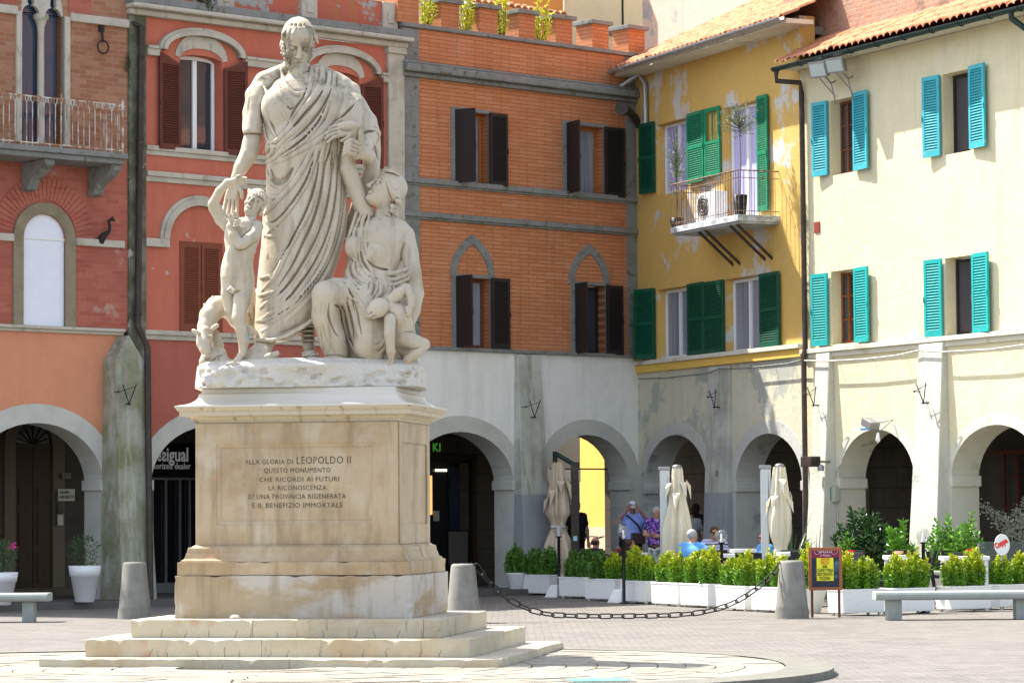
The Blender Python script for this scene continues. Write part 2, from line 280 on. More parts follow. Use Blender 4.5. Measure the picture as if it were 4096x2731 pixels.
PED=[dict(s=1.1,lo=.42,hi=.62,c=(.33,.225,.12,1),k=.85,det=9),dict(s=2.6,lo=.5,hi=.72,c=(.50,.44,.35,1),k=.7,det=9,off=5),dict(s=2.0,st=(3,3,.4),lo=.50,hi=.68,c=(.24,.175,.10,1),k=.7,det=9),dict(s=3.7,lo=.635,hi=.67,c=(.50,.25,.15,1),k=.5,det=9),dict(s=55,lo=.72,hi=.75,c=(.75,.72,.66,1),k=.8,det=3)]
K['ped']=mat('stained_travertine',(.45,.35,.225,1),.6,PED,bump=((14,.008),(50,.003)),spec=.35)
K['pedgrey']=mat('lower_block_marble',(.38,.30,.195,1),.55,[PED[0],dict(s=1.0,st=(.7,.7,1.4),lo=.47,hi=.55,c=(.46,.43,.39,1),k=.85,det=8,off=2.2),PED[2],PED[4]],bump=((14,.008),),spec=.35)
K['corn']=mat('white_cornice_marble',(.50,.43,.31,1),.6,[dict(s=2.6,lo=.5,hi=.68,c=(.55,.46,.33,1),k=.7,det=9),dict(s=2.5,st=(5,5,.5),lo=.55,hi=.68,c=(.22,.16,.09,1),k=.75,det=9)],bump=((14,.006),),dirt=((.20,.15,.08,1),.42,.5,.6))
K['cornw']=mat('bleached_marble',(.58,.54,.46,1),.55,[dict(s=2.6,lo=.5,hi=.68,c=(.62,.57,.48,1),k=.6,det=9)],bump=((14,.005),))
K['step']=mat('step_marble',(.46,.41,.305,1),.55,[dict(s=1.4,lo=.48,hi=.66,c=(.38,.28,.165,1),k=.7,det=9),dict(s=2.3,lo=.6,hi=.68,c=(.42,.21,.13,1),k=.55,det=9),dict(s=4,st=(4,4,.6),lo=.62,hi=.70,c=(.20,.17,.10,1),k=.6,det=9),dict(s=40,lo=.68,hi=.72,c=(.12,.11,.09,1),k=.6)],bump=((9,.015),(40,.004)))
K['letter']=mat('worn_black_lettering',(.07,.06,.045,1),.8,[dict(s=9,lo=.55,hi=.68,c=(.33,.26,.18,1),k=.7)])
K['bollard']=mat('bollard_concrete',(.24,.23,.20,1),.9,[dict(s=5,lo=.45,hi=.7,c=(.18,.175,.15,1),k=.7),dict(s=2.2,st=(2,2,.5),lo=.52,hi=.66,c=(.14,.13,.10,1),k=.6,off=5),dict(s=60,lo=.55,hi=.65,c=(.22,.21,.19,1),k=.5)],bump=((60,.006),))
K['bench']=mat('bench_concrete',(.30,.325,.30,1),.8,[dict(s=5,lo=.45,hi=.7,c=(.24,.26,.24,1),k=.7)],bump=((60,.004),))
K['whitebox']=mat('white_planter_paint',(.80,.80,.77,1),.6,[dict(s=5,st=(1,1,2),lo=.55,hi=.7,c=(.66,.65,.60,1),k=.5),dict(s=8,lo=.3,hi=.6,c=(.45,.42,.36,1),k=.5,z=(.0,.09))],bump=((18,.006),))
K['whitepot']=mat('white_plastic_pot',(.74,.74,.75,1),.5)
K['soil']=mat('potting_soil',(.04,.028,.02,1),.95,bump=((30,.02),))
K['canvas']=mat('ivory_parasol_canvas',(.76,.70,.54,1),.8,[dict(s=3,st=(5,5,.4),lo=.45,hi=.65,c=(.60,.53,.38,1),k=.4)],bump=((12,.012),))
K['canvass']=mat('beige_parasol_canvas',(.58,.47,.34,1),.8,[dict(s=3,st=(5,5,.4),lo=.45,hi=.65,c=(.50,.39,.27,1),k=.4)],bump=((12,.012),))
K['lampglass']=mat('clear_globe_glass',(.25,.27,.27,1),.03,alpha=.16,spec=1)
K['bulb']=mat('white_lamp_bulb',(.85,.85,.85,1),.3)
K['blackpaint']=mat('black_paint',(.015,.015,.017,1),.45)
K['rattan']=mat('dark_rattan',(.035,.034,.036,1),.6,brick=dict(c1=(.045,.044,.046,1),c2=(.03,.03,.032,1),m=(.008,.008,.008,1),w=.03,h=.015,ms=.003))
K['whitetable']=mat('white_table_top',(.80,.80,.78,1),.5)
K['redp']=mat('red_menu_card',(.60,.03,.03,1),.5)
K['skin']=mat('skin',(.50,.27,.18,1),.6); K['skind']=mat('tanned_skin',(.36,.17,.11,1),.6)
# ---------------- implicit-surface modeller ----------------
class SDF:
    def __init__(s,lo,hi,h):
        s.lo=np.array(lo,float); s.h=h; s.n=np.ceil((np.array(hi)-s.lo)/h).astype(int)+1
        s.F=np.full(s.n,.3,np.float32); s.ax=[s.lo[i]+h*np.arange(s.n[i]) for i in range(3)]
    def sub(s,lo,hi):
        a=np.clip(np.floor((np.array(lo)-s.lo)/s.h).astype(int),0,s.n-1); b=np.clip(np.ceil((np.array(hi)-s.lo)/s.h).astype(int)+1,1,s.n)
        if np.any(b<=a): return None
        sl=tuple(slice(a[i],b[i]) for i in range(3))
        g=np.meshgrid(*[s.ax[i][sl[i]].astype(np.float32) for i in range(3)],indexing='ij',sparse=True); return sl,g
    def comb(s,sl,d,k,op):
        A=s.F[sl]
        if op=='+':
            h=np.clip(.5+.5*(A-d)/k,0,1); s.F[sl]=A+(d-A)*h-k*h*(1-h)
        elif op=='-':
            d=-d; h=np.clip(.5-.5*(A-d)/k,0,1); s.F[sl]=A+(d-A)*h+k*h*(1-h)
    def cap(s,a,b,ra,rb,k=.02,op='+',mg=None):
        a=np.array(a,float);b=np.array(b,float); m=max(ra,rb)+k*1.2+.02
        q=s.sub(np.minimum(a,b)-m,np.maximum(a,b)+m)
        if q is None: return
        sl,(X,Y,Z)=q; ba=b-a; L=max(ba@ba,1e-9)
        t=np.clip(((X-a[0])*ba[0]+(Y-a[1])*ba[1]+(Z-a[2])*ba[2])/L,0,1)
        d=np.sqrt((X-a[0]-t*ba[0])**2+(Y-a[1]-t*ba[1])**2+(Z-a[2]-t*ba[2])**2)-(ra+(rb-ra)*t)
        s.comb(sl,d,k,op)
    def ell(s,c,r,k=.02,op='+',rot=None):
        c=np.array(c,float); r=np.array(r,float); m=max(r)+k*1.2+.02
        if rot is None:
            mm=r+k*1.2+.02; q=s.sub(c-mm,c+mm)
        else: q=s.sub(c-m,c+m)
        if q is None: return
        sl,(X,Y,Z)=q; x,y,z=X-c[0],Y-c[1],Z-c[2]
        if rot is not None:
            M=np.array(Euler(rot).to_matrix()).T
            x,y,z=[M[i,0]*x+M[i,1]*y+M[i,2]*z for i in range(3)]
        k0=np.sqrt((x/r[0])**2+(y/r[1])**2+(z/r[2])**2)+1e-6; k1=np.sqrt((x/r[0]**2)**2+(y/r[1]**2)**2+(z/r[2]**2)**2)+1e-6
        s.comb(sl,k0*(k0-1)/k1,k,op)
    def hit(s,o,d):   # first surface point along a ray
        o=np.array(o,float);d=np.array(d,float); d/=np.linalg.norm(d)
        t0=(s.lo[1]-o[1])/d[1]; t1=(s.ax[1][-1]-o[1])/d[1]
        ts=np.arange(t0,t1,s.h*.5); P=o+ts[:,None]*d
        I=np.round((P-s.lo)/s.h).astype(int); ok=np.all((I>=0)&(I<s.n),1); I=np.clip(I,0,s.n-1)
        v=s.F[I[:,0],I[:,1],I[:,2]]; w=np.where(ok&(v<0))[0]
        return P[w[0]] if len(w) else None
    def cut(s,axis,val,keep):   # plane cut
        c=s.ax[axis]; sh=[1,1,1]; sh[axis]=-1; d=(c.reshape(sh)-val)*(1 if keep=='<' else -1); s.F=np.maximum(s.F,d.astype(np.float32))
    def mesh(s):
        F=s.F; F[0]=F[-1]=.1;F[:,0]=F[:,-1]=.1;F[:,:,0]=F[:,:,-1]=.1
        n=s.n; sg=F<0
        c=np.zeros(n-1,np.int8)
        for i in (0,1):
            for j in (0,1):
                for k in (0,1): c+=sg[i:n[0]-1+i,j:n[1]-1+j,k:n[2]-1+k]
        act=(c>0)&(c<8); idx=np.full(n-1,-1,np.int64); cells=np.argwhere(act); idx[act]=np.arange(len(cells))
        acc=np.zeros((len(cells),3)); cnt=np.zeros(len(cells))
        cor=[(i,j,k) for i in (0,1) for j in (0,1) for k in (0,1)]
        for a in cor:
            for ax in range(3):
                if a[ax]==1: continue
                b=list(a);b[ax]=1
                fa=F[cells[:,0]+a[0],cells[:,1]+a[1],cells[:,2]+a[2]]; fb=F[cells[:,0]+b[0],cells[:,1]+b[1],cells[:,2]+b[2]]
                m=(fa<0)!=(fb<0); t=np.where(m,fa/np.where(m,fa-fb,1),0)
                p=np.array(a,float)[None]+t[:,None]*(np.array(b)-np.array(a))[None]
                acc+=p*m[:,None]; cnt+=m
        V=s.lo+(cells+acc/cnt[:,None])*s.h
        Q=[]
        for ax in range(3):
            o1,o2=(ax+1)%3,(ax+2)%3
            A=[slice(None)]*3;B=[slice(None)]*3;A[ax]=slice(0,-1);B[ax]=slice(1,None)
            e=sg[tuple(A)]!=sg[tuple(B)]
            P=np.argwhere(e); P=P[(P[:,o1]>0)&(P[:,o2]>0)&(P[:,o1]<n[o1]-1)&(P[:,o2]<n[o2]-1)]
            def g(d1,d2):
                q=P.copy();q[:,o1]-=d1;q[:,o2]-=d2; return idx[q[:,0],q[:,1],q[:,2]]
            q=np.stack([g(1,1),g(0,1),g(0,0),g(1,0)],1)
            fl=sg[P[:,0],P[:,1],P[:,2]]; q[~fl]=q[~fl][:,::-1]; Q.append(q)
        return V,np.concatenate(Q)
    def build(s,name,mat,parent=None,smooth_it=2,loc=None,label=None):
        V,Q=s.mesh()
        # laplacian polish
        E=np.concatenate([Q[:,[0,1]],Q[:,[1,2]],Q[:,[2,3]],Q[:,[3,0]]]); 
        for it in range(smooth_it):
            A=np.zeros_like(V);C=np.zeros(len(V))
            np.add.at(A,E[:,0],V[E[:,1]]);np.add.at(A,E[:,1],V[E[:,0]]);np.add.at(C,E[:,0],1);np.add.at(C,E[:,1],1)
            V=V+.35*(A/C[:,None]-V)
        if loc is not None: V=V-np.array(loc)
        me=bpy.data.meshes.new(name); me.vertices.add(len(V)); me.vertices.foreach_set('co',V.astype(np.float32).ravel())
        me.loops.add(len(Q)*4); me.loops.foreach_set('vertex_index',Q.astype(np.int32).ravel())
        me.polygons.add(len(Q)); me.polygons.foreach_set('loop_start',np.arange(0,len(Q)*4,4,dtype=np.int32)); me.polygons.foreach_set('loop_total',np.full(len(Q),4,np.int32))
        me.polygons.foreach_set('use_smooth',np.ones(len(Q),bool)); me.update(calc_edges=True); me.validate()
        me.materials.append(mat); o=bpy.data.objects.new(name,me); COL.objects.link(o); o.parent=parent
        if label: o['label']=label
        return o
# ---------------- facades ----------------
aL=math.atan2(12170,13550)
L0=Fac(-7.97,57.5,aL)
def split(F,w,x,y):
    u,_=F.uz(w,x,y); o=F.o+F.d*u; return o
def sub(F,u): o=F.o+F.d*u; return Fac(o.x,o.y,F.a)
uA=L0.uz('D',0,600)[0]-3.2; uB=L0.uz('D',293,600)[0]; uC=L0.uz('D',926,600)[0]; uD=L0.uz('D',1465,900)[0]
F1=sub(L0,uA); F2=sub(L0,uB); F3=sub(L0,uC)
cY=L0.W(uD,0,0); F4=Fac(cY.x,cY.y,math.atan2(-12170,5348))
u5=F4.uz('D',1845,800)[0]; cC=F4.W(u5,0,0); F5=Fac(cC.x,cC.y,math.atan2(-12170,6250))
w1=uB-uA; w2=uC-uB; w3=uD-uC; w4=u5; w5=F5.uz('D',2352,600)[0]+3.5
def bld(F,name,label): return thing(name,label,'building',tuple(F.o),F.a)
PF=.05   # portico floor height
def bx(parent,name,m,*a,bevel=0,**k):
    return MB().box(*a).build(name,m,parent,bevel=bevel,**k)
def wall(parent,name,m,x0,x1,z0,z1,th,holes=(),y0=0):
    return MB().prism([(x0,z0),(x1,z0),(x1,z1),(x0,z1)],y0,y0+th,holes).build(name,m,parent)
def lower_wall(parent,m,x0,x1,z0,z1,arches,th=.6,ringm=None,rw=.3,name='ground_floor_wall',impm=None):
    out=[(x0,z0)]
    for (a,b,zs,za) in arches: out+=arch(a-rw,b+rw,zs,za+rw,z0=z0)
    out+=[(x1,z0),(x1,z1),(x0,z1)]
    MB().prism(out,0,th).build(name,m,parent)
    for (a,b,zs,za) in arches:
        MB().prism(arch(a-rw,b+rw,zs,za+rw,z0=z0)+arch(a,b,zs,za,z0=z0)[::-1],-.012,th+.01).build('archway',ringm or K['archg'],parent)
        for x0_,x1_ in ((a-.08,a+.055),(b-.055,b+.08)):
            MB().box(x0_,x1_,-.03,th+.03,zs-.13,zs+.07).build('impost',impm or ringm or K['archg'],parent,bevel=.012)
def slats_shutter(w,h,t=.04,rows=None,arched=0,midrail=True,gap=.045,missing=None):
    mb=MB(); s=.065 if w>.35 else .05
    mb.box(0,s,-t,0,0,h-arched*.6); mb.box(w-s,w,-t,0,0,h); mb.box(s,w-s,-t,0,0,s*1.6)
    if arched:
        mb.prism([(s,h-.22)]+[(s+(w-2*s)*i/6,h-arched*.6+(i/6)*arched*.6 ) for i in range(7)]+[(w-s,h-.22)],-t,0)
        top=h-.22
    else: mb.box(s,w-s,-t,0,h-s*1.2,h); top=h-s*1.2
    secs=[(s*1.6,top)]
    if midrail:
        zm=h*.5; mb.box(s,w-s,-t,0,zm-s*.5,zm+s*.5); secs=[(s*1.6,zm-s*.5),(zm+s*.5,top)]
    for i,(a,b) in enumerate(secs):
        if missing==i: 
            mb.box(w*.5-.02,w*.5+.02,-t*.7,-t*.3,a,b); continue
        n=max(3,int((b-a)/gap))
        for k in range(n):
            z=a+(k+.5)*(b-a)/n
            mb.add([(s,-t+.002,z-.020),(w-s,-t+.002,z-.020),(w-s,-.006,z+.016),(s,-.006,z+.016),(s,-t+.002,z-.012),(w-s,-t+.002,z-.012),(w-s,-.006,z+.024),(s,-.006,z+.024)],
              [(0,1,2,3)[::-1],(4,5,6,7),(0,1,5,4),(2,3,7,6)])
    if missing is None: mb.box(s*.5,w-s*.5,-.006,-.003,s,top)
    mb.box(w-.012,w-.001,-t-.02,-t,h*.45,h*.52)
    return mb
def shutter(par,m,hu,z0,w,h,side,tilt=4,label=None,off=.03,**k):
    mb=slats_shutter(w,h,**k)
    if side<0: mb.v=[(-x,y,z) for x,y,z in mb.v]; mb.f=[f[::-1] for f in mb.f]
    o=mb.build('shutter',m,par,loc=(hu,-off,z0),label=label)
    o.rotation_euler=(0,0,math.radians(tilt if side<0 else -tilt)); return o
def window(par,u0,u1,z0,z1,fm,gm,dep=.16,cols=2,rows=1,fw=.055,top=0,back=None,name='window',split=None,sill=None):
    """frame with panes set back in the opening"""
    mb=MB(); n=10
    if top: out=arch(u0,u1,z1,z1+top,n,z0=z0); inn=arch(u0+fw,u1-fw,z1,z1+top-fw,n,z0=z0+fw)
    else: out=[(u0,z0),(u0,z1),(u1,z1),(u1,z0)]; inn=[(u0+fw,z0+fw),(u0+fw,z1-fw),(u1-fw,z1-fw),(u1-fw,z0+fw)]
    fr=MB().prism(out,dep,dep+.06,[inn])
    zt=z1-fw+top
    sp=split or [u0+(u1-u0)*k/cols for k in range(1,cols)]
    for x in sp: fr.box(x-fw*.7,x+fw*.7,dep-.012,dep+.05,z0+fw,zt-.01)
    for k in range(1,rows): z=z0+(z1-z0)*k/rows; fr.box(u0+fw,u1-fw,dep+.005,dep+.045,z-.018,z+.018)
    f=fr.build(name,fm,par)
    MB().prism([(p[0],p[1]) for p in inn],dep+.03,dep+.038).build('pane',gm,f)
    if sill: bx(f,'sill',sill,u0-.05,u1+.05,-.03,dep,z0-.05,z0-.003)
    return f
def string(par,m,x0,x1,z0,z1,pr,name='string_course',steps=1):
    mb=MB()
    for i in range(steps):
        a=z0+(z1-z0)*i/steps; b=z0+(z1-z0)*(i+1)/steps
        mb.box(x0,x1,-pr*(i+1)/steps,.02,a,b-(0 if i==steps-1 else 0))
    return mb.build(name,m,par,bevel=.008)
def portico(par,x0,x1,dep,ztop,backm,ends=(0,0),gap=None,cm=None):
    """ceiling, back wall, end walls behind the arches"""
    bx(par,'portico_ceiling',cm or K['ceil'],x0,x1,.61,dep,ztop,ztop+.15)
    if gap:
        mb=MB().box(x0,gap[0],dep,dep+.3,-.1,ztop+.2).box(gap[1],x1,dep,dep+.3,-.1,ztop+.2).box(gap[0],gap[1],dep,dep+.3,gap[2],ztop+.2)
        mb.build('portico_back_wall',backm,par)
    else: bx(par,'portico_back_wall',backm,x0,x1,dep,dep+.3,-.1,ztop+.2)
    if ends[0]: bx(par,'portico_end_wall',backm,x0-.02,x0+.1,.61,dep,-.1,ztop)
    if ends[1]: bx(par,'portico_end_wall',backm,x1-.1,x1+.02,.61,dep,-.1,ztop)
def bracket(par,F,w,x,y,kind=0,dep=0):
    u,z=F.uz(w,x,y,dep); mb=MB()
    a=.36
    mb.tube([(u,dep-.12,z-.2),(u-.17,dep-.16,z+.16)],.010,6); mb.tube([(u,dep-.12,z-.2),(u+.14,dep-.16,z+.17)],.010,6)
    mb.tube([(u-.26,dep-.14,z+.02),(u+.14,dep-.14,z+.13)],.006,6); mb.tube([(u,dep,z-.2),(u,dep-.13,z-.2)],.014,6); mb.lathe([(.0,-.03),(.035,0),(0,.03)],8,(u,dep-.13,z-.2)); mb.lathe([(.0,-.025),(.03,0),(0,.025)],8,(u-.26,dep-.14,z+.02))
    mb.tube([(u-.26,dep,z+.02),(u-.26,dep-.14,z+.02)],.009,6)
    return mb.build('flag_holder',K['iron'],par)

# ===== brick building (left) =====
B1=bld(F1,'brick_building','brown and red brick house with a gothic twin window and an iron balcony')
zs1=F1.uz('j',200,150)[1]; zs0=F1.uz('j',200,130)[1]         # white band above salmon plaster
zbr=F1.uz('a',400,1010)[1]
top1=12.3
# openings
gu0,gu1,gz0,gz1=F1.R('a',131,600-0,430,-60)
gl=F1.uz('a',131,300)[0]; gr=F1.uz('a',400,300)[0]; gz0=F1.uz('a',250,905)[1]; gsp=F1.uz('a',270,90)[1]
gap1=arch(gl,gr,gsp,gsp+.75,16,z0=gz0)
cx=F1.uz('a',270,300)[0]
bl0=F1.uz('j',108,60)[0]; bl1=F1.uz('j',312,60)[0]; bz0=F1.uz('j',210,127)[1]; bsp=F1.uz('a',160,1490)[1]; bap=F1.uz('a',280,1345)[1]
blind=arch(bl0,bl1,bsp,bap,16,z0=bz0)
zm=F1.uz('a',300,985)[1]
wall(B1,'upper_wall',K['brickA'],0,w1,zm,top1,.35,[gap1])
wall(B1,'middle_wall',K['brickR'],0,w1,zs0,zm,.35,[blind])
# twin gothic window
gw=window(B1,gl,gr,gz0,gsp,K['woodb'],K['glassb'],dep=.13,cols=2,fw=.06,top=.7,name='gothic_window')
def trefoil(a,b,zs,h):
    c=(a+b)/2; r=(b-a)/2; P=[]
    for i in range(9): t=math.pi*(1-i/8*.42); P.append((c+r*math.cos(t)*1.0,zs+r*.75*math.sin(t)*1.1))
    for i in range(5): t=i/4; P.append((c-r*.42*(1-t)-r*.1*math.sin(t*math.pi),zs+r*1.0+ (h-r)*t))
    Q=[(2*c-x,z) for x,z in P[::-1]]; return P+Q[1:]
tr=MB()
mb=MB()
hl=trefoil(gl+.05,cx-.07,gsp,.68); hr=trefoil(cx+.07,gr-.05,gsp,.68)
out=arch(gl-.10,gr+.10,gsp,gsp+1.0,18)
mb.prism(out,.02,.12,[hl,hr]).build('stone_tracery',K['stonew'],gw)
colm=MB(); colm.lathe([(.09,0),(.09,.06),(.07,.1),(.065,gsp-gz0-.32),(.075,gsp-gz0-.3),(.065,gsp-gz0-.26),(.12,gsp-gz0-.1),(.15,gsp-gz0-.08),(.15,gsp-gz0)],16,(cx,.08,gz0))
colm.build('column',K['stonew'],gw)
for x0_,x1_ in ((gl-.12,gl),(gr,gr+.12)): MB().box(x0_,x1_,-.05,.1,gz0,gsp).build('stone_jamb',K['stonew'],gw,bevel=.01)
MB().prism(band(arch(gl-.62,gr+.62,gsp,gsp+1.5,20),arch(gl-.12,gr+.12,gsp,gsp+1.02,20)),-.02,.04).build('brick_arch',K['brickR'],B1)
zsa=F1.uz('a',560,110)[1]; zsb=F1.uz('a',560,135)[1]
for x0_,x1_ in ((0,gl-.12),(gr+.12,w1-.02)): MB().box(x0_,x1_,-.09,.03,zsb-.05,zsa+.03).build('string_course',K['stonew'],B1,bevel=.015)
# lower arched blind window
MB().prism(blind,.03,.07).build('roller_blind',K['blind'],B1)
bx(B1,'blind_rail',K['pvc'],bl0,bl1,.005,.04,bsp-.02,bsp+.02)
rw=.22
MB().prism(arch(bl0-rw,bl1+rw,bsp,bap+rw,20,z0=bz0)+arch(bl0,bl1,bsp,bap,20,z0=bz0)[::-1],-.05,.2).build('window_surround',mat('brown_stone',(.27,.225,.15,1),.85,[dict(s=3,lo=.45,hi=.7,c=(.20,.165,.11,1))],bump=((15,.01),)),B1,bevel=.015)
vo=MB()
c_=(bl0+bl1)/2; r0=(bl1-bl0)/2+rw+.02; r1=r0+.42
for i in range(31):
    a0=math.pi*(i+.06)/31; a1=math.pi*(i+.94)/31; k=(bap-bsp)/((bl1-bl0)/2)
    vo.prism([(c_+r0*math.cos(a),bsp+.02+r0*math.sin(a)*1.0) for a in (a0,a1)]+[(c_+r1*math.cos(a),bsp+.02+r1*math.sin(a)) for a in (a1,a0)],-.022,.01)
vo.build('brick_voussoirs',K['brickR'],B1)
z_=F1.uz('a',600,1525)[1]
for x0_,x1_ in ((0,bl0-rw),(bl1+rw,w1-.1)): MB().box(x0_,x1_,-.07,.02,z_-.07,z_+.07).build('string_course',K['stonew'],B1,bevel=.012)
string(B1,K['stonew'],0,w1-.12,zs1-.02,zs0+.02,.12,steps=2)
# archway
ax1=F1.uz('j',495,885)[0]; axc=F1.uz('j',180,600)[0]; ax0=2*axc-ax1; azs=F1.uz('j',495,885)[1]; aza=F1.uz('j',180,592)[1]
lower_wall(B1,K['salmon'],0,w1,-.1,zs1-.02,[(ax0,ax1,azs,aza)],ringm=K['archg'],rw=.36)
portico(B1,-1,w1,3.4,3.7,K['tan'],ends=(1,0))
bx(B1,'sun_block_slab',K['ceil'],0,w1,.35,5,top1-.2,top1)  # unseen slab added to block the sun from leaking in
bx(B1,'rear_wall',K['ceil'],0,w1,3.71,3.85,3.9,top1-.2)
# door in the portico
d0,d1,dz0,dz1=F1.R('j',60,700,240,1310,3.4)
dm=MB(); dm.box(d0-.25,d0,3.28,3.4,PF,dz1).box(d1,d1+.28,3.28,3.4,PF,dz1); dm.prism(band(arch(d0-.25,d1+.28,dz1,dz1+.75,14),arch(d0,d1,dz1,dz1+.52,14)),3.28,3.4)
dd=dm.build('entrance_door',mat('door_surround_stone',(.17,.135,.095,1),.8,bump=((12,.01),)),B1)
lf=MB().box(d0,(d0+d1)/2-.01,3.34,3.39,PF+.15,dz1).box((d0+d1)/2+.01,d1,3.34,3.39,PF+.15,dz1)
for x0_,x1_ in ((d0,(d0+d1)/2),((d0+d1)/2,d1)):
    for a,b in ((.3,.9),(1.05,1.7),(1.85,2.2)):
        lf.box(x0_+.1,x1_-.1,3.315,3.345,a,b)
lf.build('door_leaf',K['doorwood'],dd); bx(dd,'door_step',K['tan'],d0-.3,d1+.3,2.95,3.3,PF-.05,PF+.16)
MB().prism(arch(d0,d1,dz1,dz1+.5,14),3.35,3.38).build('fanlight',K['black'],dd)
fg=MB()
for i in range(9):
    a=math.pi*i/8; fg.tube([((d0+d1)/2,3.33,dz1+.02),((d0+d1)/2+.6*math.cos(a),3.33,dz1+.44*math.sin(a)+.03)],.012,5)
fg.build('fan_grille',K['iron'],dd)
# signs beside the door
def plate(par,F,w,x0,y0,x1,y1,dep,m,name,th=.02):
    u0,u1,z0,z1=F.R(w,x0,y0,x1,y1,dep); return bx(par,name,m,u0,u1,dep-th,dep-.002,z0,z1),(u0,u1,z0,z1)
def text(par,s,h,loc,m,name='lettering',align='CENTER',ext=.003,wid=None,sx=1,bold=0,font=None,flip=False,spacing=1,rot=(math.pi/2,0,0)):
    cu=bpy.data.curves.new(name,'FONT'); cu.body=s; cu.size=h; cu.align_x=align; cu.extrude=ext; cu.offset=bold; cu.space_character=spacing; cu.resolution_u=2
    o=bpy.data.objects.new(name,cu); COL.objects.link(o); bpy.context.view_layer.update()
    me=bpy.data.meshes.new_from_object(o.evaluated_get(bpy.context.evaluated_depsgraph_get())); me.name=name; bpy.data.objects.remove(o)
    xs=[v.co.x for v in me.vertices]
    if wid and xs:
        k=wid/(max(xs)-min(xs)); c=(max(xs)+min(xs))/2
        for v in me.vertices: v.co.x=(v.co.x-c)*k
    if flip:
        for v in me.vertices: v.co.x*=-1
        me.flip_normals()
    me.materials.clear(); me.materials.append(m); o=bpy.data.objects.new(name,me); COL.objects.link(o); o.parent=par; o.location=loc; o.rotation_euler=rot; return o
K['signw']=mat('cream_sign',(.55,.52,.46,1),.5); K['signdark']=mat('sign_ink',(.10,.09,.08,1),.6)
q,(a,b,c,d)=plate(B1,F1,'j',278,910,358,968,3.2,K['signw'],'name_plate'); text(B1,'studio',.09,((a+b)/2-.05,3.17,(c+d)/2+.03),K['signdark'],wid=.22); text(B1,'GROSSETO',.09,((a+b)/2,3.17,c+.05),K['signdark'],wid=.34)
q,(a,b,c,d)=plate(B1,F1,'j',298,833,340,860,3.2,mat('number_plate',(.22,.19,.15,1),.6),'house_number'); text(B1,'11',.10,((a+b)/2,3.17,c+.03),K['signdark'],wid=.1)
plate(B1,F1,'j',278,975,300,1035,3.2,K['black'],'door_bell_panel'); plate(B1,F1,'j',276,1030,303,1085,3.2,K['signw'],'intercom')
# balcony
bu1=F1.uz('a',775,900,-.9)[0]; bzt=F1.uz('a',770,965,-.9)[1]; brt=F1.uz('a',765,660,-.9)[1]
bal=MB().box(0,bu1+.08,-.95,.02,bzt-.10,bzt).box(0,bu1+.03,-.88,.02,bzt-.2,bzt-.10).build('balcony',K['stoneg'],B1,bevel=.015)
for xx in (240,325,655,765):
    u=F1.uz('a',xx,1020,-.4)[0]
    if xx in (240,655): MB().prism([(-.80,bzt-.2),(0,bzt-.2),(0,bzt-.75),(-.18,bzt-.72),(-.32,bzt-.55),(-.62,bzt-.42),(-.8,bzt-.3)],u-.11,u+.11,axis='x').build('corbel',K['stoneg'],bal,bevel=.015)
rl=MB(); 
for z in (bzt+.06,brt): rl.box(0,bu1,-.885,-.865,z-.012,z+.012)
rl.box(bu1-.01,bu1+.01,-.885,0,brt-.012,brt+.012); rl.box(bu1-.01,bu1+.01,-.885,0,brt-.15,brt-.135)
n=int(bu1/.125)
for i in range(n+1):
    u=bu1-i*.125
    if i%11==0: rl.lathe([(.018,0),(.018,.1),(.028,.14),(.016,.2),(.016,.42),(.028,.45),(.016,.5),(.016,.80),(.03,.84),(.02,.92),(.028,.96),(0,1.04)],8,(u,-.875,bzt))
    else:
        rl.tube([(u,-.875,bzt),(u,-.875,brt-.13)],.010,6)
        rl.tube([(u,-.875,brt-.13),(u-.05,-.875,brt-.03)],.009,5); rl.tube([(u,-.875,brt-.13),(u+.05,-.875,brt-.03)],.009,5)
    rl.tube([(u+.0625+.04*math.cos(t),-.875,brt-.05+.035*math.sin(t)) for t in np.linspace(0,2*math.pi,9)],.008,5)
for j in range(1,7): rl.tube([(bu1,-.875+j*.125,bzt),(bu1,-.875+j*.125,brt-.13)],.010,6)
rl.build('balcony_railing',K['rustiron'],bal)
bx(B1,'balcony_door',mat('red_door',(.25,.035,.03,1),.6),gl+.05,cx-.1,.22,.235,bzt,gz0+.9)
# iron ring and dragon holder
u,z=F1.uz('a',630,300); rg=MB(); rg.tube([(u,-.05,z+.35),(u,-.08,z+.1)],.022,6); rg.tube([(u+.125*math.sin(t),-.09,z-.0+.125*math.cos(t)) for t in np.linspace(0,2*math.pi,17)],.016,6); rg.box(u-.05,u+.06,-.05,.01,z+.3,z+.42); rg.build('iron_ring',K['iron'],B1)
u,z=F1.uz('a',650,1480); rg=MB(); rg.tube([(u-.1,-.02,z-.12),(u-.06,-.1,z),(u+.03,-.14,z+.08),(u+.06,-.12,z+.18),(u+.03,-.12,z+.27),(u+.12,-.12,z+.33),(u+.18,-.12,z+.28)],[.08,.06,.035,.03,.03,.04,.012],7); rg.build('dragon_holder',K['iron'],B1)
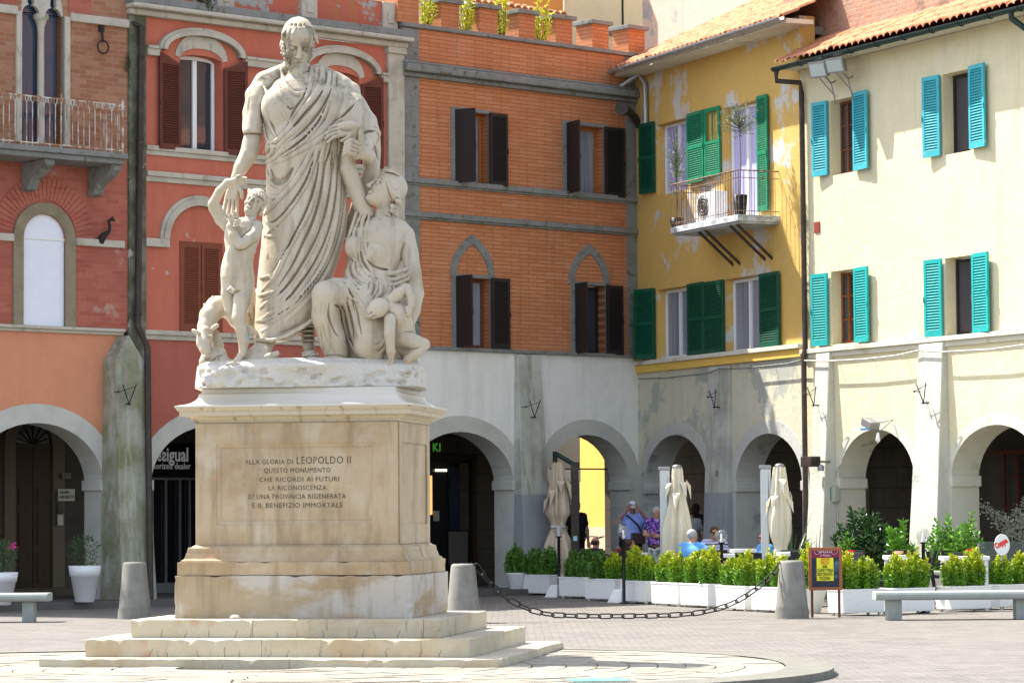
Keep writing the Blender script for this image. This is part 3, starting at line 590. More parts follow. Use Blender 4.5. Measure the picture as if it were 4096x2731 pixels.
# buttress with gabled top between brick and red houses
bxL,bzT=F1.uz('D',291,778); 
bt=MB(); b0=F1.uz('D',236,860)[0]; b1=F1.uz('D',335,860,-.45)[0]
zg=F1.uz('D',240,830)[1]; zt=F1.uz('D',290,772)[1]
def buttress(par,m,ul,ur,zsh,ztop,d0,d1,z0=-.1,gable=True,name='buttress',flare=.06):
    mb=MB(); c=(ul+ur)/2
    pts=[(ul-flare,z0),(ur+flare,z0),(ur,zsh),(c,ztop),(ul,zsh)] if gable else [(ul-flare,z0),(ur+flare,z0),(ur,ztop),(ul,ztop)]
    n=len(pts)
    def dep(z): t=(z-z0)/(ztop-z0); return d0+(d1-d0)*min(1,t)
    vs=[(x,-dep(z),z) for x,z in pts]+[(x,.01,z) for x,z in pts]
    fs=[tuple(range(n))]+[tuple(range(n,2*n))[::-1]]+[((i+1)%n,i,i+n,(i+1)%n+n) for i in range(n)]
    mb.add(vs,fs); return mb.build(name,m,par,bevel=.02)
buttress(B1,K['butt'],b0,b1,zg,zt,.75,.38)
bracket(B1,F1,'j',605,450,dep=-.45)

# ===== red building =====
B2=bld(F2,'red_building','red plastered house with maroon shutters and white arched window mouldings behind the statue')
zc0=F2.uz('b',1800,400)[1]; zc1=F2.uz('b',1800,335)[1]; zat=F2.uz('b',1800,255)[1]; zled=F2.uz('n',100,1205)[1]; zled1=F2.uz('n',100,1140)[1]
a0,a1,az0,azt=F2.R('a',1128,362,1392,950); 
asp=F2.uz('a',1392,400)[1]; atop=F2.uz('a',1260,350)[1]
wa=(a0,a1,az0,asp,atop)
bR=F2.uz('b',1540,700)[0]; bc=F2.uz('b',1360,560)[0]; bL=bR-(a1-a0)
h1_=arch(a0,a1,asp,atop,12,z0=az0); h2_=arch(bL,bR,asp,atop,12,z0=az0)
s0,s1,sz0,sz1=F2.R('n',38,592,285,1130)
h3_=[(s0,sz0),(s0,sz1),(s1,sz1),(s1,sz0)]
wall(B2,'upper_wall',K['redpl'],0,w2,zled1,zc0,.3,[h1_,h2_,h3_])
wall(B2,'attic_wall',K['redattic'],0,w2,zat-.1,12.2,.3,y0=.12)
ml=MB().box(-.02,w2+.06,-.14,.02,zc0,zc0+.12).box(-.05,w2+.1,-.30,.02,zc0+.12,zc1+.05); ml.build('cornice',K['stonew'],B2,bevel=.03)
bx(B2,'cornice_flashing',K['stoneg'],-.05,w2+.12,-.26,.14,zc1+.05,zat,bevel=.02)
for x0,x1 in ((375,515),(1078,1210),(1760,1880)):
    u0,u1=F2.uz('b',x0,60)[0],F2.uz('b',x1,60)[0]; u1=min(u1,w2); MB().box(u0,u1,.06,.13,zat,12.2).box(u0+.12,u1-.12,.035,.07,zat+.15,12).build('attic_pilaster',K['stonew'],B2,bevel=.02)
q0=F2.uz('D',333,500)[0]
bx(B2,'quoin_strip',K['quoin'],0,q0,-.05,.02,-.1,zc0,bevel=.01)
p0,p1=F2.uz('b',1768,900)[0],w2-.0
MB().box(p0,p1,-.08,.02,zled,zc0-.12).box(p0-.04,p1+.03,-.13,.02,zc0-.13,zc0).box(p0-.02,p1+.02,-.11,.02,zled,zled+.35).build('corner_pilaster',K['stonew'],B2,bevel=.015)
def hood(u0,u1,zs,za,t=.16,name='window_hood'):
    m_=MB()
    for k,(o,i,y) in enumerate(((t,0,-.10),(t*.62,.0,-.15))): m_.prism(band(arch(u0-o,u1+o,zs,za+o,24),arch(u0-i,u1+i,zs,za+i,24)),y,.01)
    return m_.build(name,K['stonew'],B2,bevel=.01)
ho=F2.uz('a',1532,375); hs=F2.uz('a',1250,178)[1]
hw=ho[0]-(a0+a1)/2
for (l,r) in ((a0,a1),(bL,bR)):
    c=(l+r)/2; H=(r-l)/2
    hood(c-hw+.17,c+hw-.17,ho[1],hs-.17)
    t0=arch(l-.12,r+.12,asp+.05,atop+.42,16); t1=arch(l-.0,r+.0,asp+.02,atop+.13,16)
    MB().prism(band(t0,t1),-.025,.01).build('lunette_band',K['stonew'],B2)
    wn=window(B2,l+.02,r-.02,az0,asp,K['pvc'],K['glass'],dep=.22,cols=2,fw=.07,top=atop-asp)
    tag(wn); sw=(r-l)*.52; sh=asp-az0+.10
    shutter(wn,K['maroon'],l-.02,az0-.03,sw,sh,-1,4,arched=.28,midrail=False); shutter(wn,K['maroon'],r+.02,az0-.03,sw,sh,1,7,arched=.28,midrail=False)
    MB().box(l-.05,r+.05,-.04,.22,az0-.05,az0-.004).build('sill',K['stonew'],wn)
# spring course between hoods
uS=F2.uz('b',580,500)[0]; zS=ho[1]
c1=(a0+a1)/2; c2=(bL+bR)/2
for x0,x1 in ((q0,c1-hw+.03),(c1+hw-.03,c2-hw+.03),(c2+hw-.03,p0)):
    if x1>x0: MB().box(x0,x1,-.10,.02,zS-.14,zS+.05).box(x0,x1,-.14,.02,zS-.01,zS+.05).build('string_course',K['stonew'],B2,bevel=.012)
zz=F2.uz('a',960,935)[1]; string(B2,K['stonew'],q0,p0,zz-.12,zz+.06,.08,steps=2)
zz=F2.uz('a',1000,1105)[1]; string(B2,K['stonew'],q0,p0,zz-.12,zz+.08,.10,steps=2)
string(B2,K['stonew'],q0-.05,w2,zled+.02,zled1,.10,steps=2)
# blind arch moulding
e0=F2.uz('a',997,1500)[0]; ez=F2.uz('a',1010,1500)[1]; ea=F2.uz('a',1230,1228)[1]; ec=F2.uz('a',1245,1228)[0]; e1=2*ec-e0
for cc in (ec,ec+2*(e1-ec)+1.1):
    half=ec-e0; hd=MB(); 
    for t,y in ((.0,-.06),(.07,-.10)): hd.prism(band(arch(cc-half+t,cc+half-t,ez,ea-t,24),arch(cc-half+.2,cc+half-.2,ez,ea-.2,24)),y,.01)
    hd.box(cc-half-.35 if cc==ec else cc-half-.1,cc-half+.2,-.09,.02,ez-.16,ez+.0); hd.box(cc+half-.2,cc+half+.4,-.09,.02,ez-.16,ez)
    hd.build('arch_moulding',K['stonew'],B2,bevel=.01)
fr=MB().prism([(s0-.04,sz0-.04),(s0-.04,sz1+.04),(s1+.04,sz1+.04),(s1+.04,sz0-.04)],-.02,.1,[h3_]).build('window',K['rust'],B2)
shm=(s0+s1)/2
for hu,sd in ((s0,1),(s1,-1)): shutter(fr,K['rust'],hu,sz0,(s1-s0)/2-.01,sz1-sz0,sd,0,midrail=False,off=-.02)
bx(fr,'pane',K['black'],s0,s1,.1,.12,sz0,sz1)
# archways (second one hidden by the monument)
g0=F2.uz('j',728,885)[0]; gw_=(ax1-ax0); 
lower_wall(B2,K['redlow'],0,w2,-.1,zled+.02,[(g0,g0+gw_,azs,aza)],ringm=K['archg'],rw=.34)
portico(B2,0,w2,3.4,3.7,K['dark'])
bx(B2,'sun_block_slab',K['ceil'],0,w2,.42,5,12.0,12.2); bx(B2,'rear_wall',K['ceil'],0,w2,3.71,3.85,3.9,12)  # upper slab is unseen, added as a sun blocker
# shop front with sign
h0,h1,hz0,hz1=F2.R('j',722,695,1000,850,3.3)
sg=bx(B2,'shop_sign',K['black'],h0-.6,h1+.6,3.28,3.38,hz0,hz1)
K['signgrey']=mat('sign_grey_letters',(.34,.34,.34,1),.6,emit=(.34,.34,.34,.12))
ul,zl=F2.uz('j',735,775,3.27); ur,_=F2.uz('j',908,775,3.27)
text(sg,'De',.40,(ul-.02,3.27,zl),K['signgrey'],wid=(ur-ul)*.295,bold=.008).location.x=ul+(ur-ul)*.10
text(sg,'s',.40,(ul+(ur-ul)*.325,3.27,zl),K['signgrey'],flip=True,wid=(ur-ul)*.115,bold=.008)
text(sg,'igual',.40,(ul+(ur-ul)*.70,3.27,zl),K['signgrey'],wid=(ur-ul)*.60,bold=.008)
u2,z2=F2.uz('j',820,814,3.27); text(sg,'authorized dealer',.19,(u2-.06,3.27,z2),K['signgrey'],wid=(ur-ul)*1.30)
sf=MB(); 
for x in (735,800,868,915): u=F2.uz('j',x,1100,3.3)[0]; sf.box(u-.02,u+.02,3.28,3.33,PF,hz0-.05)
sf.box(h0-.6,h1+.6,3.27,3.34,hz0-.07,hz0-.03); sf.box(h0-.6,h1+.6,3.1,3.4,PF-.02,PF+.2)
sf.build('shop_frame',K['steel'],B2); bx(B2,'shop_window',K['black'],h0-.8,h1+.6,3.36,3.39,PF+.2,hz0-.02)
# drain pipe
pu,pz=F2.uz('a',862,165); dp=MB()
pts=[(pu-.12,-.02,pz+.02),(pu-.02,-.13,pz-.02)]
pb=F2.uz('D',334,1350,-.7)[0]; pm=F2.uz('D',317,775,-.15)[0]
dp.tube([(pu-.15,.0,pz+.04),(pu,-.14,pz-.02),(pm,-.14,zled+.25),(pm+.0,-.46,zled-.15),(pb,-.86,PF)],.062,10)
for z in (pz-.6,pz-2.2,zled+.5): dp.lathe([(.07,-.03),(.078,0),(.07,.03)],10,(pu+(pm-pu)*((pz-z)/(pz-zled)),-.14,z))
dp.build('drain_pipe',K['pipe'],B2)
# ===== orange building =====
B3=bld(F3,'orange_building','orange brick house with battlements, pointed blind arches and black shutters above white arcade walls')
zcop=F3.uz('c',700,258)[1]; zc_t=F3.uz('c',700,470)[1]; zc_b=F3.uz('c',700,560)[1]
zl1=F3.uz('g',800,912)[1]; zl0=F3.uz('g',800,935)[1]
def opn(F,w,x0,y0,x1,y1): u0,u1,z0,z1=F.R(w,x0,y0,x1,y1); return [(u0,z0),(u0,z1),(u1,z1),(u1,z0)],(u0,u1,z0,z1)
W=[]
o1,r1_=opn(F3,'c',340,705,553,1158); o2,r2_=opn(F3,'c',1040,790,1275,1225); o3,r3_=opn(F3,'g',282,432,512,895); o4,r4_=opn(F3,'g',1068,480,1272,935)
wall(B3,'upper_wall',K['brickO'],0,w3,zl1,zcop,.35,[o1,o2,o3,o4])
pr=F3.uz('c',113,700)[0]; prr=F3.uz('c',1412,700)[0]
for (x0,x1) in ((0,pr),(prr,w3-.002)):
    jl=MB(); z=zl1
    while z<zcop-.1:
        z2=min(z+.62,zcop-.02); jl.box(x0,x1,-.035,.02,z+.006,z2-.006); z=z2
    jl.box(x0+.004,x1-.004,-.025,.02,zl1,zcop-.02)
    jl.build('quoin_strip',K['stoneg'],B3)
MB().box(-.03,w3+.02,-.07,.38,zcop,zcop+.09).build('parapet_coping',K['stoneg'],B3,bevel=.015)
MB().box(-.05,w3+.03,-.12,.02,zc_b,zc_b+.1).box(-.05,w3+.08,-.24,.02,zc_b+.1,zc_t-.05).box(-.05,w3+.08,-.17,.02,zc_t-.05,zc_t+.02).build('cornice',K['stoneg'],B3,bevel=.03)
for w_,x,y in (('c',800,1195),('c',800,1400)):
    z=F3.uz(w_,x,y)[1]; MB().box(-.02,w3,-.10,.02,z-.055,z+.055).box(-.02,w3,-.06,.02,z-.1,z-.055).build('string_course',K['stoneg'],B3,bevel=.012)
MB().box(.3,w3,-.09,.02,zl0,zl1).build('ledge',K['stoneg'],B3,bevel=.012)
# merlons
mt=F3.uz('c',985,120)[1]
for x0,x1 in ((-70,115),(255,368),(497,608),(740,845),(972,1077),(1202,1305),(1428,1530)):
    u0=F3.uz('c',x0,250)[0]; u1=F3.uz('c',x1,250)[0]
    if x0<0: u0=F3.uz('c',5,100)[0]-.1; hh=mt+1.5
    else: hh=mt
    d_=.5
    m_=bx(B3,'merlon',K['brickO'],u0,u1,-.02,d_,zcop+.09,hh)
    bx(m_,'merlon_cap',K['stoneg'],u0-.07,u1+.07,-.1,d_+.06,hh,hh+.09,bevel=.01)
def wset(par,r,fm,gm,shm,tl,tr,wl=None,wr=None,**k):
    u0,u1,z0,z1=r; wn=window(par,u0+.02,u1-.02,z0+.02,z1-.02,fm,gm,dep=.2,fw=.06,**k)
    w_=(u1-u0)/2
    if tl is not None: shutter(wn,shm,u0-.0,z0,wl or w_,z1-z0+.02,-1,tl,midrail=False)
    if tr is not None: shutter(wn,shm,u1+.0,z0,wr or w_,z1-z0+.02,1,tr,midrail=False)
    return wn
for r,fm,gm,tl in ((r1_,K['woodo'],K['curt'],110),(r2_,K['woodo'],K['curt'],74),(r3_,K['woodb'],K['curt'],90),(r4_,K['shblack'],K['glass'],78)):
    wn=wset(B3,r,fm,gm,K['shblack'],tl,5)
    u0,u1,z0,z1=r; MB().box(u0-.10,u0,-.03,.02,z0,z1).box(u1,u1+.10,-.03,.02,z0,z1).box(u0-.1,u1+.1,-.03,.02,z1,z1+.07).build('surround',K['stoneg'],wn)
def parch(F,par,w,xl,xr,ys,xa,ya,rw=.17):
    ul=F.uz(w,xl,ys)[0]; ur=F.uz(w,xr,ys)[0]; zs=F.uz(w,(xl+xr)/2,ys)[1]; za=F.uz(w,xa,ya)[1]
    MB().prism(band(arch(ul,ur,zs,za,24,pointed=True),arch(ul+rw,ur-rw,zs,za-rw*1.25,24,pointed=True)),-.03,.01).build('pointed_arch',K['stoneg'],par,bevel=.006)
parch(F3,B3,'g',245,540,425,390,145); parch(F3,B3,'g',1025,1302,478,1163,207)
# arcade
k1=F3.uz('k',692,460); k2=F3.uz('k',280,52); k0=F3.uz('k',-140,460)
A1u1=k1[0]; A1c=k2[0]; A1u0=2*A1c-A1u1; zsp=k1[1]
A2u0=F3.uz('k',948,400)[0]; A2u1=F3.uz('l',350,430)[0]; zap=F3.uz('k',1215,75)[1]
lower_wall(B3,K['whitepl'],0,w3,-.1,zl0,[(A1u0,A1u1,zsp,k2[1]),(A2u0,A2u1,zsp,zap)],ringm=K['archg'],rw=.34)
bu0=F3.uz('D',1182,900)[0]; bu1_=F3.uz('D',1245,900,-.14)[0]
buttress(B3,K['buttg'],bu0,bu1_,0,zl0-.02,.42,.10,gable=False,flare=.08)
bracket(B3,F3,'g',780,1290,dep=-.2)
gp0=F3.uz('k',965,500,3.4)[0]; 
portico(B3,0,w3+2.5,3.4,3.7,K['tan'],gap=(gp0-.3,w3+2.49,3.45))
bx(B3,'sun_block_slab',K['ceil'],0,w3,.36,3.9,zcop-1.1,zcop-1.0); bx(B3,'rear_wall',K['ceil'],0,w3,3.71,3.85,3.9,zcop-1.1)  # slab below the parapet is added, out of view, to stop sunlight
# pharmacy-green cross corner, jewellery shop front in first arch
j0=F3.uz('k',30,260,3.38)[0]; j1=F3.uz('k',350,260,3.38)[0]; zsh=F3.uz('k',150,265,3.38)[1]
shp=bx(B3,'shop_front',K['black'],j0-1.5,j1,3.30,3.39,PF+.1,zsh)
MB().box(j1-.05,j1+.06,3.22,3.34,PF,zsh+.08).box(j0-1.5,j1+.06,3.22,3.34,zsh,zsh+.1).build('shop_frame',K['doorwood'],shp)
gl_=mat('glittering_curtain',(.01,.02,.05,1),.3,[dict(s=45,lo=.66,hi=.70,c=(.5,.7,.9,1))],spec=.8)
def pl2(x0,y0,x1,y1,m,nm,dep=3.28,w_='k',par=None,F=None):
    u0,u1,z0,z1=(F or F3).R(w_,x0,y0,x1,y1,dep); return bx(par or shp,nm,m,u0,u1,dep-.03,dep,z0,z1)
pl2(185,330,268,825,gl_,'bead_curtain'); pl2(268,300,335,825,K['tan'],'shop_panel'); pl2(183,832,330,1090,mat('grey_counter',(.16,.15,.14,1),.6),'counter'); pl2(30,395,50,700,mat('warm_lit_panel',(.5,.25,.08,1),.6,emit=(1,.5,.15,.5)),'lit_panel'); pl2(65,670,105,750,K['signw'],'display_box'); pl2(80,345,165,362,mat('spot_lamp',(.8,.8,.7,1),.4,emit=(1,.9,.6,1.2)),'spot_lamp')
K['greensign']=mat('green_neon',(.1,.5,.1,1),.5,emit=(.15,.6,.1,.08))
ug,zg_=F3.uz('k',92,203,2.4); text(shp,'KI',.25,(ug,2.4,zg_),K['greensign'],bold=.006,spacing=1.15)
# yellow wall and shop beyond the portico, out in the side lane
yu0,yz=F3.uz('k',1215,480,7.5); 
lane=thing('side_lane_house','sunny yellow house wall with a stone base seen through the orange building arcade','building',tuple(F3.W(F3.uz('k',1215,480,10)[0],10,0)),-math.radians(58))
yw=mat('sunny_yellow_wall',(.72,.46,.10,1),.9,[dict(s=1.5,lo=.4,hi=.7,c=(.66,.40,.08,1),k=.5)],bump=((20,.006),))
zb=(F3.uz('k',1300,800,7.5)[1])
bx(lane,'wall',yw,0,4,0,.3,zb,7.2); bx(lane,'stone_base',mat('travertine_base',(.60,.45,.30,1),.8,bump=((10,.01),)),0,4,-.03,.3,-.1,zb-.004)
lh=thing('lane_shop','grey rendered shop front with a dark awning strip behind the folded beige parasol','building',tuple(F3.W(F3.uz('k',1215,480,7.4)[0]+.06,7.4,0)),F3.a)
bx(lh,'wall',mat('beige_render',(.40,.36,.29,1),.9,bump=((10,.01),)),-5,-.05,0,.3,2.75,6); bx(lh,'window_band',K['black'],-5,-.05,.02,.2,1.9,2.4); bx(lh,'fascia',K['signw'],-5,-.05,-.02,.2,2.4,2.75)
bx(lh,'lower_panel',mat('red_shop_panel',(.40,.07,.035,1),.7),-5,-.05,.03,.2,-.1,1.55); bx(lh,'sill_rail',K['signw'],-5,-.05,0,.2,1.83,1.9); bx(lh,'shop_glass',K['black'],-5,-.05,.04,.2,1.55,1.83)
tr_=MB().tube([F3.W(F3.uz('k',980,340,.9)[0],.9,F3.uz('k',980,340,.9)[1]),F3.W(F3.uz('k',1450,345,.9)[0],.9,F3.uz('k',1450,345,.9)[1])],.018,6)
tr_.v=[tuple(Matrix.Rotation(-F3.a,3,'Z')@(Vector(v)-F3.o)) for v in tr_.v]; tr_.build('tie_rod',K['iron'],B3)

# ===== yellow building =====
B4=bld(F4,'yellow_building','peeling yellow house with green shutters and a small railed balcony')
ze=F4.uz('d',700,285)[1]; 
zb1=F4.uz('h',700,885)[1]; zb2=F4.uz('h',700,935)[1]
q1,p1_=opn(F4,'d',358,760,550,1210); q2,p2_=opn(F4,'d',775,650,990,1330); q3,p3_=opn(F4,'h',335,370,560,893); q4,p4_=opn(F4,'h',832,290,1092,845)
zbal=F4.uz('d',1090,1340,0)[1]; p2_=(p2_[0],p2_[1],zbal,p2_[3]); q2=[(p2_[0],zbal),(p2_[0],p2_[3]),(p2_[1],p2_[3]),(p2_[1],zbal)]
wall(B4,'upper_wall',K['yellow'],0,w4,zb1,ze+.05,.35,[q1,q2,q3,q4])
def ymat(r,**k):
    u0,u1,z0,z1=r; return window(B4,u0+.02,u1-.02,z0+.02,z1-.02,K['pvc'],k.pop('g',K['glass']),dep=.18,fw=.06,**k)
v1=ymat(p1_,g=K['curtp']); v2=ymat(p2_,g=K['curtp'],rows=1); v3=ymat(p3_,g=K['curt']); v4=ymat(p4_,g=K['curt'])
def sh_rect(F,par,w,x0,y0,x1,y1,m,side,tilt=2,**k):
    u0,u1,z0,z1=F.R(w,x0,y0,x1,y1,-.04); ww=u1-u0
    return shutter(par,m,u1 if side<0 else u0,z0,ww,z1-z0,side,tilt,**k)
def tilted(F,par,w,x0,y0,x1,y1,m,side,tilt,ww,**k):
    u0,u1,z0,z1=F.R(w,x0,y0,x1,y1); return shutter(par,m,u1 if side<0 else u0,z0,ww,z1-z0,side,tilt,**k)
tilted(F4,v1,'d',215,780,352,1222,K['green'],-1,8,.58)
sh_rect(F4,v1,'d',550,703,660,1145,K['green_sun_tint'],1)
sh_rect(F4,v2,'d',665,675,755,1110,K['green_sun_tint'],-1,missing=1)
sh_rect(F4,v2,'d',990,598,1058,1325,K['green_sun_tint'],1)
tilted(F4,v3,'h',105,390,325,905,K['green'],-1,20,.62)
sh_rect(F4,v3,'h',557,335,682,870,K['green'],1); sh_rect(F4,v4,'h',682,320,825,862,K['green'],-1); sh_rect(F4,v4,'h',1090,258,1240,808,K['green'],1)
ub,zb_=F4.uz('d',893,775,.15); text(v2,'SELL',.17,(ub,.145,zb_-.05),mat('blue_letters',(.08,.25,.45,1),.6),wid=.42); ub2,zb3=F4.uz('d',970,740,.15); text(v2,'AG',.17,(ub2,.145,zb3-.05),mat('blue_letters_dark',(.08,.25,.45,1),.6),wid=.18)
MB().box(0,w4,-.12,.02,zb1-.02,zb1+.07).build('sill_course',K['creamtrim'],B4,bevel=.01); bx(B4,'yellow_band',yw,0,w4,-.07,.02,zb2-.04,zb1-.022)
t1=(F4.uz('l',480,430)[0],F4.uz('l',1005,380)[0]); t2=(F4.uz('l',1243,430)[0],F4.uz('l',1800,380)[0]); zspy=F4.uz('l',480,400)[1]; za1=F4.uz('h',485,1453)[1]; za2=F4.uz('h',1190,1442)[1]
zspy=F4.uz('l',1300,400)[1]
lower_wall(B4,K['yellowlow'],0,w4,-.1,zb2-.04,[(t1[0],t1[1],zspy,za1),(t2[0],t2[1],zspy,za2)],ringm=K['intr'],rw=.28)
pu0=F4.uz('h',722,1200)[0]; pu1=F4.uz('h',880,1200)[0]
buttress(B4,K['buttg'],pu0,pu1,0,zb2-.06,.24,.05,gable=False,flare=.05)
un,zn=F4.uz('l',1080,295,-.2); text(B4,'37',.16,(un,-.2,zn-.06),K['signdark'],wid=.13)
bracket(B4,F4,'h',790,1180,dep=-.1)
portico(B4,-6.5,w4+1.2,3.3,3.6,K['tan'])
bx(B4,'painting_frame',mat('olive_frame',(.22,.20,.10,1),.6),3.6,4.4,3.2,3.28,1.1,2.2)
bx(B4,'sun_block_slab',K['ceil'],0,w4,.36,5,ze-.3,ze-.15)  # unseen slab under the tiles, added against sun leaks
# balcony
bd=-.95
e_l=F4.uz('d',440,1420,bd)[0]; e_r=F4.uz('d',865,1340,bd)[0]; zt_=F4.uz('d',860,1345,bd)[1]
bl4=MB().box(e_l,e_r,bd,.02,zt_-.13,zt_).box(e_l+.04,e_r-.04,bd+.05,.02,zt_-.17,zt_-.13).build('balcony',mat('blue_white_slab',(.50,.52,.55,1),.85,[dict(s=3,st=(1,1,2),lo=.5,hi=.6,c=(.30,.31,.28,1),k=.9)],bump=((12,.01),)),B4,bevel=.01)
for t in (.28,.38,.74,.84): u=e_l+(e_r-e_l)*t+.15; MB().tube([(u,bd+.15,zt_-.16),(u,.02,zt_-.85)],.032,4).build('balcony_strut',K['pipe'],bl4)
zr=F4.uz('d',860,1065,bd)[1]; rr=MB()
rr.tube([(e_l+.02,.0,zr),(e_l+.02,bd+.03,zr),(e_r-.02,bd+.03,zr),(e_r-.02,.0,zr)],.016,6); rr.tube([(e_l+.02,.0,zr-.15),(e_l+.02,bd+.03,zr-.15),(e_r-.02,bd+.03,zr-.15),(e_r-.02,.0,zr-.15)],.009,6); rr.tube([(e_l+.02,.0,zt_+.08),(e_l+.02,bd+.03,zt_+.08),(e_r-.02,bd+.03,zt_+.08),(e_r-.02,.0,zt_+.08)],.009,6)
nb=int((e_r-e_l)/.11)
for i in range(nb+1): u=e_l+.02+(e_r-e_l-.04)*i/nb; rr.tube([(u,bd+.03,zt_),(u,bd+.03,zr)],.007,5)
for j in range(1,8): 
    for u in (e_l+.02,e_r-.02): rr.tube([(u,bd+.03-bd*j/8,zt_),(u,bd+.03-bd*j/8,zr)],.007,5)
rr.build('balcony_railing',mat('rusty_railing',(.16,.09,.06,1),.7,[dict(s=20,lo=.5,hi=.6,c=(.40,.30,.22,1),k=.7)]),bl4)
# tiled roofs
def tile_roof(par,x0,x1,y0,y1,z0,slope,pitch=.21,row=.36,name='tiled_roof',m=None):
    nx=int((x1-x0)/pitch)*8; ny=int((y1-y0)/row)
    xs=np.linspace(x0,x1,nx+1); vs=[];fs=[]
    rg=np.random.default_rng(3); jit=rg.normal(0,.008,(ny+1,nx//8+2))
    rows=[]
    for j in range(ny):
        for e in (0,1): rows.append((y0+(j+e*.98)*row,z0+slope*(j+e)*row-(.035 if e==1 else 0)+.02,j))
    for (y,z,j) in rows:
        for i,x in enumerate(xs):
            ph=(i%8)/8; h=.07*abs(math.sin(math.pi*ph))**.6 if ph else 0
            vs.append((x,y,z+h+jit[j,i//8]))
    n=nx+1
    for j in range(len(rows)-1):
        for i in range(nx): a=j*n+i; fs.append((a,a+1,a+1+n,a+n))
    # eave face thickness
    b=len(vs)
    for i,x in enumerate(xs): vs.append((x,y0,vs[i][2]-.03))
    for i in range(nx): fs.append((b+i,b+i+1,i+1,i))
    mb=MB(); mb.add(vs,fs); return mb.build(name,m or K['tile'],par)
ov=.62
zg4=F4.uz('d',665,280,-ov)[1]
xr4=F4.uz('d',1165,118,-ov)[0]; tile_roof(B4,-.1,xr4,-ov-.05,4.6,zg4+.06,.48)
bx(B4,'eave_soffit',K['creamtrim'],-.05,xr4,-ov+.02,0,zg4-.06,zg4+.03)
def gutter(par,x0,x1,y,z,m,r=.075,name='gutter'):
    prof=[(r*math.cos(t),r*math.sin(t)) for t in np.linspace(math.pi,2*math.pi,9)]
    mb=MB(); vs=[];fs=[]
    for x in (x0,x1):
        for (a,b) in prof: vs.append((x,y+a,z+b))
        for (a,b) in prof[::-1]: vs.append((x,y+a*.9,z+b*.9+.004))
    n=18
    for i in range(n): fs.append((i,(i+1)%n,(i+1)%n+n,i+n)); 
    fs+= [tuple(range(n))[::-1],tuple(range(n,2*n))]; mb.add(vs,fs)
    k=int((x1-x0)/.85)
    for i in range(k+1):
        x=x0+.1+(x1-x0-.2)*i/k; mb.tube([(x,y+r*1.08*math.cos(t),z+r*1.08*math.sin(t)) for t in np.linspace(math.pi,2*math.pi,9)],.012,5)
    return mb.build(name,m,par)
gutter(B4,-.1,xr4,-ov-.1,zg4+.05,K['zinc'])
dn=MB(); gx,gz=F4.uz('d',190,400,-ov)[0],zg4-.02; bx_,bz_=F4.uz('d',285,500,-.08); 
dn.tube([(.03,-ov-.1,zg4-.0),(.03,-ov-.1,zg4-.2),(.12,-ov+.05,zg4-.38),(bx_-.1,-.2,bz_+.12),(bx_,-.09,bz_-.1),(bx_,-.09,F4.uz('d',285,775,-.08)[1])],.055,8)
dn.build('zinc_downpipe',K['zinc'],B4)
fl=MB(); fu,fz=F3.uz('c',1350,690,-.3); fl.tube([(fu,-.5,fz),(fu+.25,-.42,fz+.02),(fu+.7,-.2,fz-.1),(fu+1.1,-.05,fz-.4)],.085,8); fl.tube([(fu-.06,-.55,fz),(fu+.06,-.48,fz)],.15,10); fl.build('flue_pipe',K['pipe'],B3)

# ===== cream building =====
B5=bld(F5,'cream_building','cream house with turquoise and light blue shutters above arcade arches on the right')
zg5=F5.uz('e',700,245,-.45)[1]; ze5=zg5-.02
o1,c1_=opn(F5,'e',270,620,415,1090); o2,c2_=opn(F5,'e',975,450,1145,960); o3,c3_=opn(F5,'i',207,215,372,700); o4,c4_=opn(F5,'i',962,125,1158,640)
zsi=F5.uz('i',640,683)[1]; zsi0=F5.uz('i',640,715)[1]
wall(B5,'upper_wall',K['cream'],0,w5,zsi,ze5,.35,[o1,o2,o3,o4])
def cwin(r,fm,gm,**k):
    u0,u1,z0,z1=r; return window(B5,u0+.02,u1-.02,z0+.02,z1-.02,fm,gm,dep=.22,fw=.05,**k)
K['roller']=mat('dark_window_blind',(.05,.045,.055,1),.35,spec=.5)
x1=cwin(c1_,K['woodb'],K['glass'],cols=3,rows=3); x2=cwin(c2_,K['shblack'],K['roller'],cols=1); x3=cwin(c3_,mat('reddish_wood',(.20,.065,.02,1),.4),K['glass'],cols=3,rows=3); x4=cwin(c4_,K['shblack'],K['roller'],cols=1)
kk=dict(midrail=False,gap=.05)
sh_rect(F5,x1,'e',168,640,252,1105,K['cyan'],-1,5,**kk); sh_rect(F5,x1,'e',415,575,515,1065,K['cyan'],1,5,**kk)
sh_rect(F5,x2,'e',862,480,958,985,K['cyan'],-1,5,**kk); sh_rect(F5,x2,'e',1143,405,1253,928,K['cyan'],1,5,**kk)
sh_rect(F5,x3,'i',90,240,185,715,K['teal'],-1,5,**kk); sh_rect(F5,x3,'i',362,195,466,690,K['teal'],1,5,**kk)
sh_rect(F5,x4,'i',837,145,940,655,K['teal'],-1,5,**kk); sh_rect(F5,x4,'i',1142,100,1262,625,K['teal'],1,5,**kk)
MB().box(0,w5,-.10,.02,zsi0,zsi).box(0,w5,-.05,.02,zsi0-.1,zsi0).build('string_course',K['creamtrim'],B5,bevel=.01)
m1=(F5.uz('m',405,345)[0],F5.uz('m',1000,330)[0]); m2a=F5.uz('m',1287,345)[0]; m2=(m2a,m2a+(m1[1]-m1[0])*1.07); zs5=F5.uz('m',500,345)[1]; zc5=F5.uz('i',545,1263)[1]; zd5=F5.uz('i',1320,1233)[1]
m3=(m2[1]+.9,m2[1]+.9+m1[1]-m1[0])
lower_wall(B5,K['cream'],0,w5,-.1,zsi0-.1,[(m1[0],m1[1],zs5,zc5),(m2[0],m2[1],zs5,zd5),(m3[0],m3[1],zs5,zd5)],ringm=K['creamtrim'],rw=.2)
